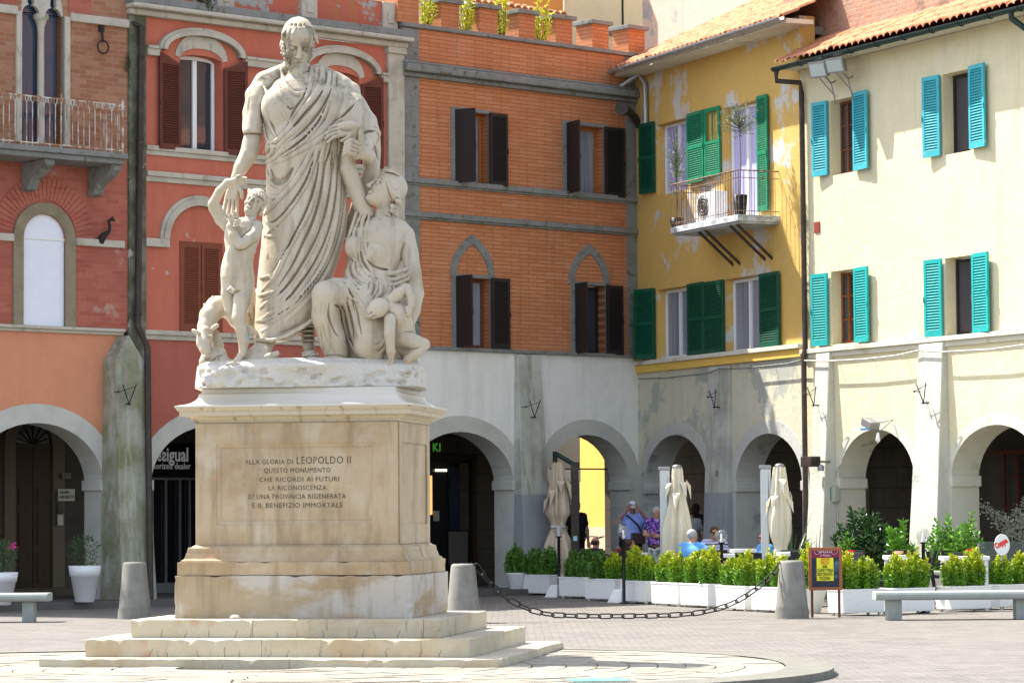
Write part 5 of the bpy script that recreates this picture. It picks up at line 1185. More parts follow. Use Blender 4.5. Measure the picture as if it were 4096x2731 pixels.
# hanging cloth from left forearm
loft(s,[(-120,1130,1285,0,20),(0,1170,1292,-4,18),(120,1180,1285,-8,16),(260,1130,1262,-14,14),(420,1080,1180,-18,13),(560,1060,1120,-20,11)],10)
# left forearm + hand closing on the woman's hand
CH(s,[(1215,-60,22,44),(1190,10,34,40),(1140,30,46,32)],10)
# feet
loft(s,[(1195,520,610,24,10),(1240,480,612,30,12),(1280,430,606,36,13),(1315,395,590,42,14),(1345,385,560,46,13)],8,2.4)
CH(s,[(560,1215,20,44),(520,1260,30,40),(440,1310,44,30),(400,1325,52,20)],10); C(s,590,1180,6,48,560,1260,16,40,8); EL(s,470,1338,38,95,80,12,6)
for i,(x,y,d) in enumerate(((385,1322,52),(402,1330,58),(425,1336,62))): EL(s,x,y,d,18,16,11,4)
CH(s,[(835,1060,10,48),(835,1180,12,40),(838,1240,16,36)],8); EL(s,845,1278,30,52,70,24,8); EL(s,848,1304,34,62,80,9,3)
for i in range(5): EL(s,808+i*21,1290-i*2,50-i*3,12,20,11,3)
for y in (1105,1135,1165,1195): EL(s,838,y,20,47,30,7,3)
# skirt hem flare
CH(s,[(505,1190,30,12),(600,1195,42,12),(700,1165,46,12),(800,1110,46,12),(880,1050,44,12)],10)
# collar void
EL(s,776,-455,34,60,40,62,10,'-'); C(s,776,-560,6,60,776,-430,8,66,8)
snap(s)
# --- drapery folds: skirt
FO=[[(545,0),(520,120),(490,280),(440,430),(370,560),(300,690),(250,800),(200,900),(120,980)],
[(592,0),(572,150),(548,300),(510,450),(450,610),(380,760),(300,900),(210,1020),(110,1100)],
[(632,60),(620,200),(600,350),(570,500),(520,660),(450,800),(370,920),(270,1050),(150,1160),(80,1195)],
[(660,150),(652,300),(636,450),(606,600),(560,750),(490,880),(400,1000),(300,1110),(180,1200)],
[(692,220),(690,400),(668,560),(630,700),(570,840),(490,970),(380,1100),(260,1200),(120,1262)],
[(500,0),(470,110),(420,230),(350,350),(280,450),(200,540),(135,600)],
[(455,20),(400,130),(330,240),(250,330),(170,420),(120,450)],
[(65,1288),(150,1302),(260,1282),(380,1222),(470,1150)]]
for i,f in enumerate(FO): ridge(s,[t2(*p) for p in f],15 if i<5 else 13,.7,6,taper=(.6,.4))
GR=[[(520,40),(497,200),(455,350),(400,480),(330,620),(270,730),(190,850)],[(568,20),(547,160),(520,330),(470,500),(400,650),(330,800),(230,950)],[(610,60),(597,230),(560,430),(510,580),(440,720),(350,870),(240,1000),(120,1060)],[(645,120),(632,320),(600,500),(550,650),(480,790),(390,920),(290,1040),(160,1130)],[(675,200),(665,380),(640,560),(590,720),(520,850),(430,970),(320,1090),(190,1170)],[(480,60),(440,180),(380,290),(310,390),(230,480),(150,520)]]
for f in GR: ridge(s,[t2(*p) for p in f],9,.75,4,'-',taper=(.5,.3))
for f,r in (([(150,115),(165,190),(200,235),(250,240),(300,215)],12),([(140,300),(190,330),(250,330)],9),([(130,470),(180,520),(240,560)],9),([(120,560),(160,600),(220,600)],9),([(95,860),(120,890),(170,880),(190,910)],9),([(85,1010),(130,1010),(200,985)],9),([(75,1185),(130,1190),(220,1150)],9),([(110,640),(150,700),(160,760)],8)): ridge(s,[t2(*p) for p in f],r,.6,5)
ridge(s,[t2(180,140),t2(190,200),t2(230,225),t2(280,200),t2(330,130)],22,.55,8,'-')
for f in (([(240,80),(300,170),(340,100)]),): pass
# --- upper drapery (diagonal toga)
UP=[([(460,600),(480,700),(520,790),(590,850),(670,850),(750,810)],12),([(420,740),(440,820),(470,900),(520,960)],10),
([(775,540),(775,650),(760,760),(720,880),(650,1000),(570,1110),(545,1150)],15),
([(880,570),(885,680),(850,800),(770,920),(680,1030),(600,1150),(500,1270),(410,1340),(320,1370)],19),
([(965,600),(955,720),(905,860),(835,990),(730,1120),(620,1220),(520,1300),(420,1400)],18),
([(1015,650),(1000,760),(960,900),(900,1040),(800,1180),(680,1300),(560,1400),(440,1470)],15),
([(1000,790),(950,930),(890,1080),(790,1230),(660,1370),(520,1470),(420,1540)],13),
([(1080,1120),(1000,1200),(900,1290),(780,1375),(640,1450),(500,1530),(380,1568)],13),
([(1265,905),(1200,990),(1130,1060),(1070,1110)],8),([(1300,1275),(1380,1230),(1470,1250),(1475,1325)],12),
([(1310,1300),(1400,1330),(1450,1420),(1480,1540)],9),([(1340,1350),(1400,1400),(1430,1500),(1440,1568)],9),([(1350,1420),(1390,1460),(1405,1540)],9),
([(260,1400),(320,1410),(400,1400)],12),([(330,1360),(300,1450),(240,1480)],14),([(380,1400),(350,1490),(260,1540)],16),([(470,1430),(400,1520),(300,1560)],14),
([(280,780),(330,900),(370,1090)],9),([(385,760),(395,860),(440,980),(500,1090)],9),([(150,760),(120,900),(100,1080)],7),([(235,960),(250,1080),(262,1250)],8),([(270,1150),(300,1300),(350,1380)],9),([(300,1040),(340,1180),(400,1300)],8),
([(1050,1220),(1060,1350),(1050,1500)],10),([(980,1240),(950,1400),(900,1560)],10),([(930,1290),(890,1450),(850,1568)],10)]
for f,r in UP: ridge(s,[hx(*p) for p in f],r,.62,5,taper=(.6,.4))
UG=[[(240,960),(255,1080),(268,1300),(270,1390)],[(760,560),(755,720),(700,870),(600,1010),(520,1180)],[(930,700),(890,830),(800,950),(700,1060),(600,1180),(480,1300)],[(985,790),(940,900),(870,1020),(770,1150),(650,1270),(520,1370)],[(930,960),(850,1130),(720,1290),(590,1400),(450,1500)],[(520,980),(560,1010),(600,990)],[(1000,1240),(975,1400),(930,1560)],[(1290,1290),(1350,1250),(1440,1240)],[(1070,1110),(1150,1040),(1230,950)],[(290,1500),(330,1450),(360,1420)],[(1100,1330),(1060,1460),(1060,1560)]]
for f in UG: ridge(s,[hx(*p) for p in f],8,.8,4,'-',taper=(.4,.3))
s.cut(2,ZTOP+.16,'>')
# head
HC_=NP(768,-655,4); hr=(-.22,.0,.16)   # tipped forward
hr=(.40,.08,.22)
T,e,cp=head(s,HC_,.565,hr)
# hair cap, fringe and beard curls
e((0,.08,.20),(.325,.43,.36),.06); e((0,-.12,.25),(.29,.30,.20),.08)
r_=random.Random(2)
for i in range(1,15):
    a=math.pi*(i/16); x=-.32*math.cos(a); z=.17+.10*math.sin(a)+r_.uniform(-.02,.02); y=-.30*math.sin(a)-.03
    j=r_.uniform(-.05,.05); cp((x*.9,y*.85,z+.15),(x+j,y-.02,z+.05),.032,.04,.01); cp((x+j,y-.02,z+.05),(x+j*2+.03,y-.05,z-.03-abs(j)),.04,.022,.008)
    if i%2: cp((x*.75,y*.6,z+.22),(x*.85+j,y*.8,z+.13),.03,.035,.01)
for sx in (-1,1):
    for j in range(5): e((sx*(.29),-.05-.03*j%.09,.12-.075*j),(.05,.075,.045),.01)
for i in range(19):
    a=math.pi*(.5+ (i-9)/9*.62); x=.265*math.cos(a); t=math.sin(a); y=-.12-.23*max(0,t); z=-.08-.37*max(0,t)
    e((x,y,z),(.045,.055,.055),.008); 
    if i%2: e((x*.85,y-.03,z+.06),(.026,.03,.035),.008)
s.build('standing_man',K['marblehead'],SG,1,LOC)
# ---- his hand and her raised hand (woman figure) ----
s=bounds(820,-210,1640,1420,-45,88,.0095)
# woman: torso
loft(s,[(425,1235,1390,18,10),(455,1160,1450,18,15),(500,1105,1485,18,20),(580,1075,1480,18,24),(660,1080,1440,18,24),(740,1080,1400,18,24),(800,1060,1390,18,27),(880,1010,1430,16,32),(960,980,1470,14,36),(1100,1010,1500,10,38),(1250,1050,1510,8,38),(1340,1060,1500,6,38)],16,2.2)
EL(s,1255,650,38,62,50,62,20); EL(s,1120,610,34,55,50,70,20)
# knee and skirt
CH(s,[(1180,900,24,110),(1010,900,46,92),(950,910,54,88)],20); CH(s,[(945,910,56,86),(945,1040,50,86),(985,1180,44,82),(1010,1270,40,76)],14)
CH(s,[(1180,930,40,90),(1210,1100,48,84),(1210,1230,50,84),(1240,1290,50,60)],20); CH(s,[(1300,1030,34,80),(1260,1200,46,80)],20)
EL(s,1000,1312,52,70,40,22,8)
for i in range(4): EL(s,960+i*24,1322,58,13,20,11,3)
# raised arm
CH(s,[(1190,400,18,58),(1165,330,20,50),(1110,190,22,52),(1085,120,24,50),(1090,40,26,44),(1100,-40,28,32),(1110,-110,34,28)],10)
hand(s,NP(1118,-125,36),Vector((-1,-.1,-.05)),Vector((0,-.3,-1)),.34,.023,.28,palm=(0,-.2,-.6))
EL(s,1090,-150,36,70,40,34,12)
# man's hand gripping it
CH(s,[(1215,40,34,44),(1180,20,42,42),(1150,-10,46,46)],12)
for i in range(4): CH(s,[(1150-8*i,-40+22*i,52,18),(1105-6*i,-58+24*i,58,16),(1072-4*i,-40+24*i,56,14)],3)
CH(s,[(1170,-40,50,20),(1168,-100,52,16),(1164,-118,52,12)],4)
# folds of the tunic over her belly, chest and hip
BF=[[(300,760),(290,830),(320,900),(390,960),(450,950)],[(335,800),(330,860),(360,920),(420,950)],[(265,830),(262,900),(300,970),(370,1040),(430,1050)],[(380,770),(372,830),(400,880),(450,900)],[(500,920),(490,980),(440,1040)],[(560,930),(560,990),(520,1040)],[(620,940),(620,990),(580,1040)],[(235,870),(225,930),(250,1000)]]
TF=[[(400,430),(350,500),(325,600),(345,700)],[(430,440),(395,520),(370,620),(385,730)],[(460,440),(425,540),(410,640),(425,740)],[(490,430),(465,540),(455,640),(465,720)],[(340,640),(360,700),(395,750)]]
# lowered arm
CH(s,[(1405,500,16,58),(1445,540,20,58),(1470,640,24,55),(1495,780,28,50),(1515,900,32,46),(1500,1010,40,38),(1470,1090,48,32),(1440,1150,54,30)],10)
# neck
CH(s,[(1325,320,14,56),(1310,390,16,54),(1300,450,18,60)],10)
# drapes: sleeve knot, sash
snap(s)
WD=[([(450,400),(400,440),(350,520),(310,640)],9),([(480,420),(440,470),(430,560),(440,680),(470,780),(540,860),(620,900)],10),([(410,480),(410,600),(420,720),(450,820),(520,900),(600,930),(700,920),(790,830)],10),
([(450,780),(520,830),(620,860),(720,840),(790,800)],13),([(440,830),(510,880),(610,905),(720,885),(800,820)],12),([(430,870),(520,930),(620,940),(740,910),(790,850)],9),
([(330,560),(330,660),(370,750),(400,770)],8),([(350,640),(380,700),(400,760)],6),([(280,800),(270,870),(300,940),(380,1020)],8),([(310,780),(300,860),(330,930),(400,990),(440,990)],8),([(340,780),(340,850),(370,920),(430,960)],7),([(380,790),(380,850),(410,900),(470,920)],7),
([(240,890),(290,1000),(330,1130),(360,1260),(400,1380),(450,1440)],11),([(270,900),(330,1010),(370,1130),(410,1270),(450,1370),(490,1380)],12),([(200,910),(260,950),(290,1060),(300,1150),(330,1280),(380,1400),(430,1470)],10),([(310,900),(380,1000),(430,1080),(460,1130)],11),([(360,930),(420,1020),(470,1080)],9),
([(480,1370),(540,1370),(580,1330),(600,1280)],13),([(470,1420),(540,1420),(590,1370)],11),([(450,1460),(530,1460),(580,1420)],10),([(600,930),(610,1000),(590,1030)],8),([(540,920),(530,980),(500,1030)],8),([(650,930),(650,980),(630,1010)],8),
([(160,1050),(165,1150),(190,1270),(210,1350)],11),([(120,1100),(130,1220),(150,1350),(160,1400)],9),([(230,1290),(280,1330),(330,1380)],10),([(220,1370),(270,1380),(330,1420)],10),([(100,1060),(110,1180),(140,1300)],7)]
for f in BF: ridge(s,[t3(*p) for p in f],11,.7,4,taper=(.4,.4))
for f in TF: ridge(s,[t3(*p) for p in f],9,.7,4,taper=(.5,.4))
for f,r in WD: ridge(s,[t3(*p) for p in f],r,.62,4,taper=(.5,.4))
WG=[[(300,910),(360,1020),(400,1150),(430,1280)],[(250,930),(280,1040),(310,1170),(345,1300),(390,1420)],[(460,760),(520,812),(600,835),(680,830)],[(205,1060),(200,1160),(240,1260),(270,1300)],[(345,740),(290,780),(250,830),(210,880)],[(420,700),(440,780),(490,850)],[(480,880),(600,920),(720,900)],[(240,1080),(270,1100),(290,1180)]]
for f in WG: ridge(s,[t3(*p) for p in f],8,.8,4,'-',taper=(.4,.3))
s.cut(2,NP(0,1345,0).z-.02,'>')
hc=NP(1322,255,20); hr=(-.52,-.06,-1.15)
T,e,cp=head(s,hc,.46,hr,ears=False)
e((0,.10,.17),(.34,.40,.36),.06)
for i in range(12):
    a=i/11; 
    for sx in (-1,1):
        P=[(sx*(.03+.06*a),-.30+.42*a,.34+.12*math.sin(a*2.2)),(sx*(.20+.04*a),-.24+.40*a,.26),(sx*(.30),-.12+.34*a,.10),(sx*(.32),.02+.30*a,-.06),(sx*.27,.18+.22*a,-.16)]
        for u_,v_ in zip(P,P[1:]): cp(u_,v_,.026,.026,.008)
for i in range(7): e((.12*math.sin(i*2.1),.42+.05*math.cos(i*1.7),-.05-.09*i),(.09,.09,.07),.02)
for i in range(6):
    e((.16*math.sin(i*2.3)+.2,.30+.05*math.cos(i*1.3),-.08-.09*i),(.07,.07,.06),.015)
for i in range(9):
    a=-.9+i*.225; cp((a*.3,-.22-.05*math.cos(a*2),.40),(a*.36,-.06,.60-abs(a)*.2),.04,.012,.01); cp((a*.3,-.08,.44),(a*.34,.1,.60-abs(a)*.2),.04,.012,.01)
s.build('seated_woman',K['marble'],SG,1,LOC)
# ---- infant ----
s=bounds(1170,830,1640,1440,-25,98,.009)
CH(s,[(1345,990,58,66),(1400,1040,56,76),(1425,1120,50,74),(1440,1180,46,72)],20)
CH(s,[(1340,960,60,40),(1400,905,62,36),(1450,870,60,33),(1485,930,62,28),(1480,975,66,18)],8); hand(s,NP(1478,978,66),Vector((-.35,-.2,-1)),Vector((-1,0,0)),.15,.012,.5)
CH(s,[(1350,1060,68,38),(1345,1150,74,33),(1355,1260,72,27),(1358,1320,66,16)],8); hand(s,NP(1356,1325,66),Vector((-.5,-.5,-1)),Vector((-1,0,0)),.15,.012,.2)
CH(s,[(1440,1180,56,52),(1510,1205,60,44),(1560,1220,58,38),(1520,1270,60,32),(1460,1310,62,26),(1450,1350,60,18),(1465,1385,64,14)],8); EL(s,1465,1392,68,20,36,12,5)
CH(s,[(1430,1230,40,48),(1480,1290,36,38),(1500,1350,34,30)],10)
hc=NP(1260,1000,66); T,e,cp=head(s,hc,.30,(.9,.9,.5),k=.05)
e((0,.02,.12),(.36,.40,.38),.06); C(s,1290,1010,64,30,1340,1010,62,34,8)
s.build('infant',K['marble'],SG,1,LOC)
# ---- boy ----
s=bounds(200,140,600,1400,-10,92,.009)
loft(s,[(425,400,500,48,6),(455,345,522,48,11),(495,312,535,48,15),(560,308,532,48,18),(630,318,505,48,18),(690,300,490,48,18),(740,288,490,48,19),(800,286,500,47,20),(840,298,498,46,19),(880,318,482,48,16),(905,345,460,48,10)],24,2.1)
CH(s,[(345,830,46,56),(340,900,44,50),(352,1000,42,40),(380,1060,40,36),(430,1120,36,36),(470,1140,30,34)],10)
CH(s,[(440,840,50,60),(420,940,56,52),(398,1050,60,40),(415,1120,58,38),(432,1200,56,34),(425,1270,56,24),(395,1315,58,20),(350,1345,64,15)],10)
EL(s,365,1342,66,52,30,12,6)
for i in range(4): EL(s,322+i*9,1346,70-i*4,10,12,8,2)
EL(s,385,660,62,60,12,70,16); EL(s,395,760,62,70,14,50,16)
# arms
CH(s,[(330,480,46,38),(285,440,46,34),(245,370,48,32),(240,340,50,32),(280,260,54,28),(330,205,58,24),(370,195,60,18)],8); hand(s,NP(372,196,60),Vector((1,-.2,.0)),Vector((0,-.4,1)),.19,.015,.35)
CH(s,[(515,480,52,40),(500,530,58,38),(430,585,68,33),(405,590,70,32),(365,530,72,28),(345,480,70,22),(355,450,68,18)],8); hand(s,NP(350,455,70),Vector((.55,-.3,.6)),Vector((-.5,0,1)),.19,.014,.6)
for i in range(9): EL(s,372+(i%3)*13+4*(i//3),478-(i//3)*16-(i%3)*3,76,10,12,9,2)
# fig leaf
for a in (-.9,-.45,0,.45,.9): C(s,352,860,66,8,352+34*math.sin(a),860+34*math.cos(a),70,6,4)
CH(s,[(470,440,48,36),(478,400,46,34)],10)
hc=NP(500,332,46); T,e,cp=head(s,hc,.335,(-.22,.38,-.30),k=.03)
e((0,.08,.18),(.35,.42,.34),.05)
for i in range(11):
    a=math.pi*i/10; x=-.33*math.cos(a); cp((x,-.12-.16*math.sin(a),.30),(x+.07,-.16-.18*math.sin(a),.16+.06*math.sin(a)),.05,.03,.015)
for j in range(5): e((.33,.08,.10-.1*j),(.06,.09,.055),.015)
s.build('boy',K['marble'],SG,1,LOC)
# ---- sea serpent ----
s=bounds(80,840,760,1400,-45,92,.010)
CH(s,[(520,900,-20,30),(500,1000,-24,36),(450,1080,-20,50),(400,1060,0,62),(340,980,16,70),(260,985,26,66),(215,1040,34,60),(195,1110,40,52),(190,1180,46,46)],16)
CH(s,[(185,1150,48,48),(178,1210,56,42),(190,1250,60,36)],10)
CH(s,[(250,1160,30,34),(270,1230,30,36),(245,1290,44,36),(205,1300,46,34)],10)
CH(s,[(205,1270,40,34),(195,1330,44,42),(250,1360,46,40),(300,1330,48,40),(285,1270,40,36)],10)
CH(s,[(300,1330,44,40),(380,1360,44,30),(460,1350,40,26)],8)
for x,y,a in ((232,918,0),(180,965,-.6),(160,1010,-.9),(155,1060,-1.1),(158,1105,-1.2)): CH(s,[(x+22,y+32,30,20),(x+5,y+6,32,9),(x,y-4,32,3)],5)
EL(s,130,1140,58,30,20,14,5,rot=(0,.5,0)); EL(s,250,1110,56,32,16,16,5,rot=(0,-.6,0)); EL(s,130,1140,66,18,8,6,3,'-',rot=(0,.5,0)); EL(s,248,1110,66,20,8,7,3,'-',rot=(0,-.6,0))
EL(s,225,1165,60,16,10,10,3)
CH(s,[(500,870,-6,8),(470,960,-6,22),(480,1030,-6,30)],8)
# fish-like small head by the sandal
CH(s,[(540,1325,48,18),(590,1300,56,26),(640,1275,58,17)],6); C(s,600,1312,58,16,655,1308,58,8,5); EL(s,618,1278,70,9,8,8,2); C(s,610,1297,78,3,662,1290,78,3,2,'-')
snap(s)
for i in range(7):
    y=1290+12*i; ridge(s,[(165,y-10),(210,y+6),(260,y+4),(320,y-12)],5,.5,2,'-')
EL(s,215,1170,62,12,10,9,3,'-')
s.build('sea_serpent',K['marble'],SG,1,LOC)
# ================= plants =================
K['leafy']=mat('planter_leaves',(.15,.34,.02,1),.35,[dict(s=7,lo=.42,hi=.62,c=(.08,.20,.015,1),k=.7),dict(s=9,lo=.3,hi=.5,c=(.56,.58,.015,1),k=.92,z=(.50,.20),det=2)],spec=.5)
K['leafg']=mat('shade_tinted_planter_leaves',(.12,.26,.03,1),.35,[dict(s=7,lo=.4,hi=.6,c=(.06,.15,.02,1),k=.8)],spec=.5)  # darker copy of the planter leaves, with shade put into the colour
K['leafd']=mat('dark_glossy_leaves',(.025,.075,.018,1),.3,[dict(s=5,lo=.45,hi=.6,c=(.06,.13,.03,1),k=.7)],spec=.5)
K['leafb']=mat('bright_laurel_leaves',(.16,.36,.03,1),.35,[dict(s=4,lo=.4,hi=.6,c=(.08,.22,.02,1),k=.7)],spec=.5)
K['leafw']=mat('silvery_variegated_leaves',(.82,.85,.76,1),.35,[dict(s=12,lo=.56,hi=.62,c=(.16,.26,.10,1),k=.8)],spec=.5)
K['leafo']=mat('olive_leaves',(.22,.28,.15,1),.5,[dict(s=9,lo=.45,hi=.6,c=(.40,.45,.32,1),k=.6)])
K['leafv']=mat('wild_yellow_green_weeds',(.75,.72,.05,1),.5,[dict(s=9,lo=.45,hi=.6,c=(.45,.55,.05,1),k=.7)])
K['stem']=mat('woody_stem',(.10,.07,.04,1),.9)
for k in ('leafy','leafb','leafw','leafo','leafv','leafg'):
    pass
def leafmesh(pts,size,seed=0,aspect=.45):
    """pts: list of (pos, outward dir); folded pointed leaves"""
    r=random.Random(seed); vs=[];fs=[]
    for p,d in pts:
        d=Vector(d)+Vector((r.uniform(-.6,.6),r.uniform(-.6,.6),r.uniform(-.35,.6))); d.normalize()
        s=size*r.uniform(.65,1.25); sd=d.cross(Vector((r.uniform(-1,1),r.uniform(-1,1),r.uniform(.2,1)))).normalized(); n=sd.cross(d); p=Vector(p)
        b=len(vs); vs+=[p,p+d*s*.5+sd*s*aspect*.5+n*s*.10,p+d*s,p+d*s*.5-sd*s*aspect*.5+n*s*.10]; fs+=[(b,b+1,b+2),(b,b+2,b+3)]
    return vs,fs
def shoots(n,rx,ry,h,r,base=.25,lean=.35,droop=0,step=.03,per=4,tip=0):
    P=[];S=[]
    for i in range(n):
        a=r.uniform(0,6.283); q=math.sqrt(r.random()); x0,y0=rx*base*q*math.cos(a),ry*base*q*math.sin(a)
        x1,y1=rx*q*math.cos(a)*r.uniform(.7,1.05),ry*q*math.sin(a)*r.uniform(.7,1.05); H=h*(1-.55*q*q)*r.uniform(.75,1.08)
        L=[]
        m=max(3,int(H/step))
        for k in range(m+1):
            t=k/m; x=x0+(x1-x0)*t**.7+r.uniform(-.006,.006); y=y0+(y1-y0)*t**.7+r.uniform(-.006,.006); z=H*t-droop*t*t*q
            L.append(Vector((x,y,z)))
            if t>.08:
                for j in range(per):
                    b=r.uniform(0,6.283); P.append(((x,y,z),(math.cos(b),math.sin(b),.45+.5*(t>.9))))
        S.append(L)
    return P,S
def bush_parts(par,m,rx,ry,h,n,size,seed,z0=0,per=4,step=.03,base=.5,ell=False,aspect=.45,name='foliage'):
    r=random.Random(seed); P,S=shoots(n,rx,ry,h,r,base,step=step,per=per)
    if ell:
        P=[]
        for i in range(n*24):
            v=Vector((r.gauss(0,1),r.gauss(0,1),r.gauss(0,1))).normalized()*(r.random()**.35)*(1+.22*math.sin(3*r.random()*6)*.4)
            P.append(((v.x*rx,v.y*ry,h*.5+v.z*h*.5),v))
    vs,fs=leafmesh(P,size,seed,aspect); mb=MB().add(vs,fs); f=mb.build(name,m,par,loc=(0,0,z0))
    st=MB()
    for L in S[:14]: st.tube([L[0],L[len(L)//2],L[-1]],[.008,.006,.003],4)
    if ell: st=MB().tube([(0,0,-.05),(0,0,h*.6)],[.018,.012],6)
    st.build('stem',K['stem'],par,loc=(0,0,z0))
    return f
# ---------------- planter boxes ----------------
BH=.43
def box_mesh(a,b,h,t=.03):
    mb=MB(); z=.045
    o=[(-a/2,-b/2),(a/2,-b/2),(a/2,b/2),(-a/2,b/2)]; 
    def ringv(k,zz,ins): return [((x/abs(x))*(abs(x)*k-ins),(y/abs(y))*(abs(y)*k-ins),zz) for x,y in o]
    L=[ringv(.97,z,0),ringv(1,h-.03,0),ringv(1,h-.03,-.008),ringv(1,h,-.008),ringv(1,h,t),ringv(1,h-.06,t)]
    vs=sum(L,[]); fs=[]
    for i in range(len(L)-1):
        for k in range(4): fs.append((i*4+k,i*4+(k+1)%4,(i+1)*4+(k+1)%4,(i+1)*4+k))
    fs.append((3,2,1,0)); mb.add(vs,fs)
    for sx in (-1,1):
        for sy in (-1,1): mb.box(sx*(a/2-.08)-.02,sx*(a/2-.08)+.02,sy*(b/2-.06)-.02,sy*(b/2-.06)+.02,0,z)
    return mb
sdl=MB().box(-.415,.415,-.165,.165,.2,BH-.045)
bxproto=thing('planter_box','x','planter',group='white planter boxes round the cafe terrace')
box_mesh(.9,.40,BH).build('box',K['whitebox'],bxproto,bevel=.004); sdl.build('soil',K['soil'],bxproto)
shproto=[]
for i in range(5):
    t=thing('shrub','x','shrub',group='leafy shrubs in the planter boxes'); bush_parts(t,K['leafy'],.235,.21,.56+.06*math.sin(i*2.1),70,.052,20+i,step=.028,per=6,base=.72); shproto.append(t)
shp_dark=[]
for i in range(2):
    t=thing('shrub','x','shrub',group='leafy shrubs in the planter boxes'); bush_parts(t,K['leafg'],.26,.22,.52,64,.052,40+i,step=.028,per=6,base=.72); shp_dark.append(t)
used=set()
def place(proto,loc,rz,label,sc_=1):
    if id(proto) not in used: used.add(id(proto)); o=proto
    else: o=copy_tree(proto)
    o.location=loc; o.rotation_euler=(0,0,rz); o.scale=(sc_,sc_,sc_); o['label']=label; return o
rows=[ # (window, front-left base px, front-right base px, depth sign, shaded?, label place)
('k',758,1330,935,1345,'leftmost white planter box, in shade beside the tapered white pot',1,.40),
('k',1048,1355,1240,1370,'shaded white planter box second from the left, in front of the beige parasol',1,.40),
('k',1252,1375,1425,1386,'white planter box third from the left, its right half in sun',1,.45),
('l',272,1382,468,1393,'white planter box fourth from the left below the pair of globe lamps',0,.3),
('l',532,1402,742,1411,'white planter box fifth from the left in front of the first ivory parasol',0,.3),
('l',775,1415,992,1423,'white planter box sixth from the left below the man in the blue shirt',0,.3),
('l',1072,1440,1290,1449,'white planter box seventh from the left under the third globe lamp',0,.3),
('l',1367,1455,1600,1466,'white planter box partly behind the right bollard and chain end',0,.3),
('m',436,1397,742,1392,'white planter box right of the menu board, its left side in sun',0,.42),
('m',835,1385,1130,1381,'white planter box behind the left leg of the concrete bench',0,.5),
('m',1288,1366,1590,1352,'white planter box behind the middle of the concrete bench',0,.5),
('m',1668,1348,1960,1330,'rightmost white planter box at the edge of the picture',0,.5)]
names_=['first','second','third','fourth','fifth','sixth','seventh','eighth','ninth','tenth','eleventh','twelfth']
for i,(w,x0,y0,x1,y1,lab,dk,b) in enumerate(rows):
    p=gnd(w,x0,y0); q_=gnd(w,x1,y1); d=(q_-p); L=min(d.length,1.0); d.normalize(); n=Vector((-d.y,d.x,0)); b=.40
    if i<8: # lit long face seen end-on: keep its direction parallel to the cream front
        d=Vector((.50,-.866,0)) if i>2 else Vector((.62,-.785,0)); L=.9; n=Vector((-d.y,d.x,0)); 
    else: d=Vector((.80,.60,0)).normalized(); d=Vector((.83,.56,0)).normalized(); n=Vector((-d.y,d.x,0)); L=.9
    c=p+d*L/2+n*b/2; rz=math.atan2(d.y,d.x)
    place(bxproto,(c.x,c.y,G),rz,lab)
    for j,s_ in enumerate((-.22,.22)):
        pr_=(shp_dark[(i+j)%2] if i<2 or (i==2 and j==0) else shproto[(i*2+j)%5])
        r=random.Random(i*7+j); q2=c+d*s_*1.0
        place(pr_,(q2.x,q2.y,G+BH-.04),r.uniform(0,6),f"{'shade-tinted green' if i<2 else 'yellow-green'} shrub on the {'left' if j==0 else 'right'} of the {names_[i]} planter box from the left",r.uniform(1.0,1.15))
# ---------------- pots ----------------
def pot(name,label,loc,r1,r0,h,m,rim=.3,ribs=False,group=None):
    t=thing(name,label,'pot',loc,group=group); mb=MB()
    prof=[(r0*.9,0),(r0,.01)]
    if rim: prof+=[(r0+(r1-r0)*(1-rim)*.95,h*(1-rim)),(r0+(r1-r0)*(1-rim)+.012,h*(1-rim)+.004),(r1,h),(r1-.02,h),(r1-.03,h-.05)]
    else: prof+=[(r1-.01,h-.03),(r1,h-.02),(r1,h),(r1-.02,h),(r1-.03,h-.05)]
    mb.lathe(prof,32).build('pot_body',m,t); MB().lathe([(0,h-.06),(r1-.03,h-.055)],20).build('soil',K['soil'],t); return t
for w,x,yb,yt,wd,lab in (('j',409,1427,1252,158,'tall white pot with a dark leafy shrub beside the green buttress'),('j',5,1420,1262,165,'tall white pot with a pink flowering plant at the left edge')):
    p=atY(w,x,yb-4,56.0 if x>100 else 54.4); p.z=PF; k=(p-CO).dot(_F)/FP/1.2061; h=(yb-yt)*k*1.0; t=pot('flower_pot',lab,(p.x,p.y,PF),wd*k/2,wd*k/2*.58,h,K['whitepot'],group='tall white pots under the arcade')
    pl_=thing('potted_shrub','dark rounded shrub growing in the pot beside the buttress' if x>100 else 'dark leafy plant with a pink bloom in the left edge pot','plant',(p.x,p.y,PF+h-.05)); bush_parts(pl_,K['leafd'],.27,.25,.62,26,.05,61+int(x),ell=True)
    if x<100:
        mb=MB(); r=random.Random(1); P=[((.24+r.gauss(0,.035),-.2+r.gauss(0,.03),.50+r.gauss(0,.03)),(r.uniform(-1,1),r.uniform(-1,1),r.uniform(0,1))) for _ in range(40)]; v,f=leafmesh(P,.035,2,.8); mb.add(v,f).build('pink_flower',mat('pink_petals',(.75,.03,.30,1),.5),pl_)
p=gnd('k',717,1332); k=(p-CO).dot(_F)/FP/1.96; pt=pot('flower_pot','square-looking tapered white pot at the left end of the planter row',(p.x,p.y+.2,G),175*k/2,85*k/2,175*k,K['whitebox'],rim=0); tp=thing('shrub','shade-tinted green shrub in the tapered white pot at the left end of the row','shrub',(p.x,p.y+.2,G+175*k-.05)); bush_parts(tp,K['leafg'],.28,.24,.6,64,.052,71,step=.028,per=6,base=.9)
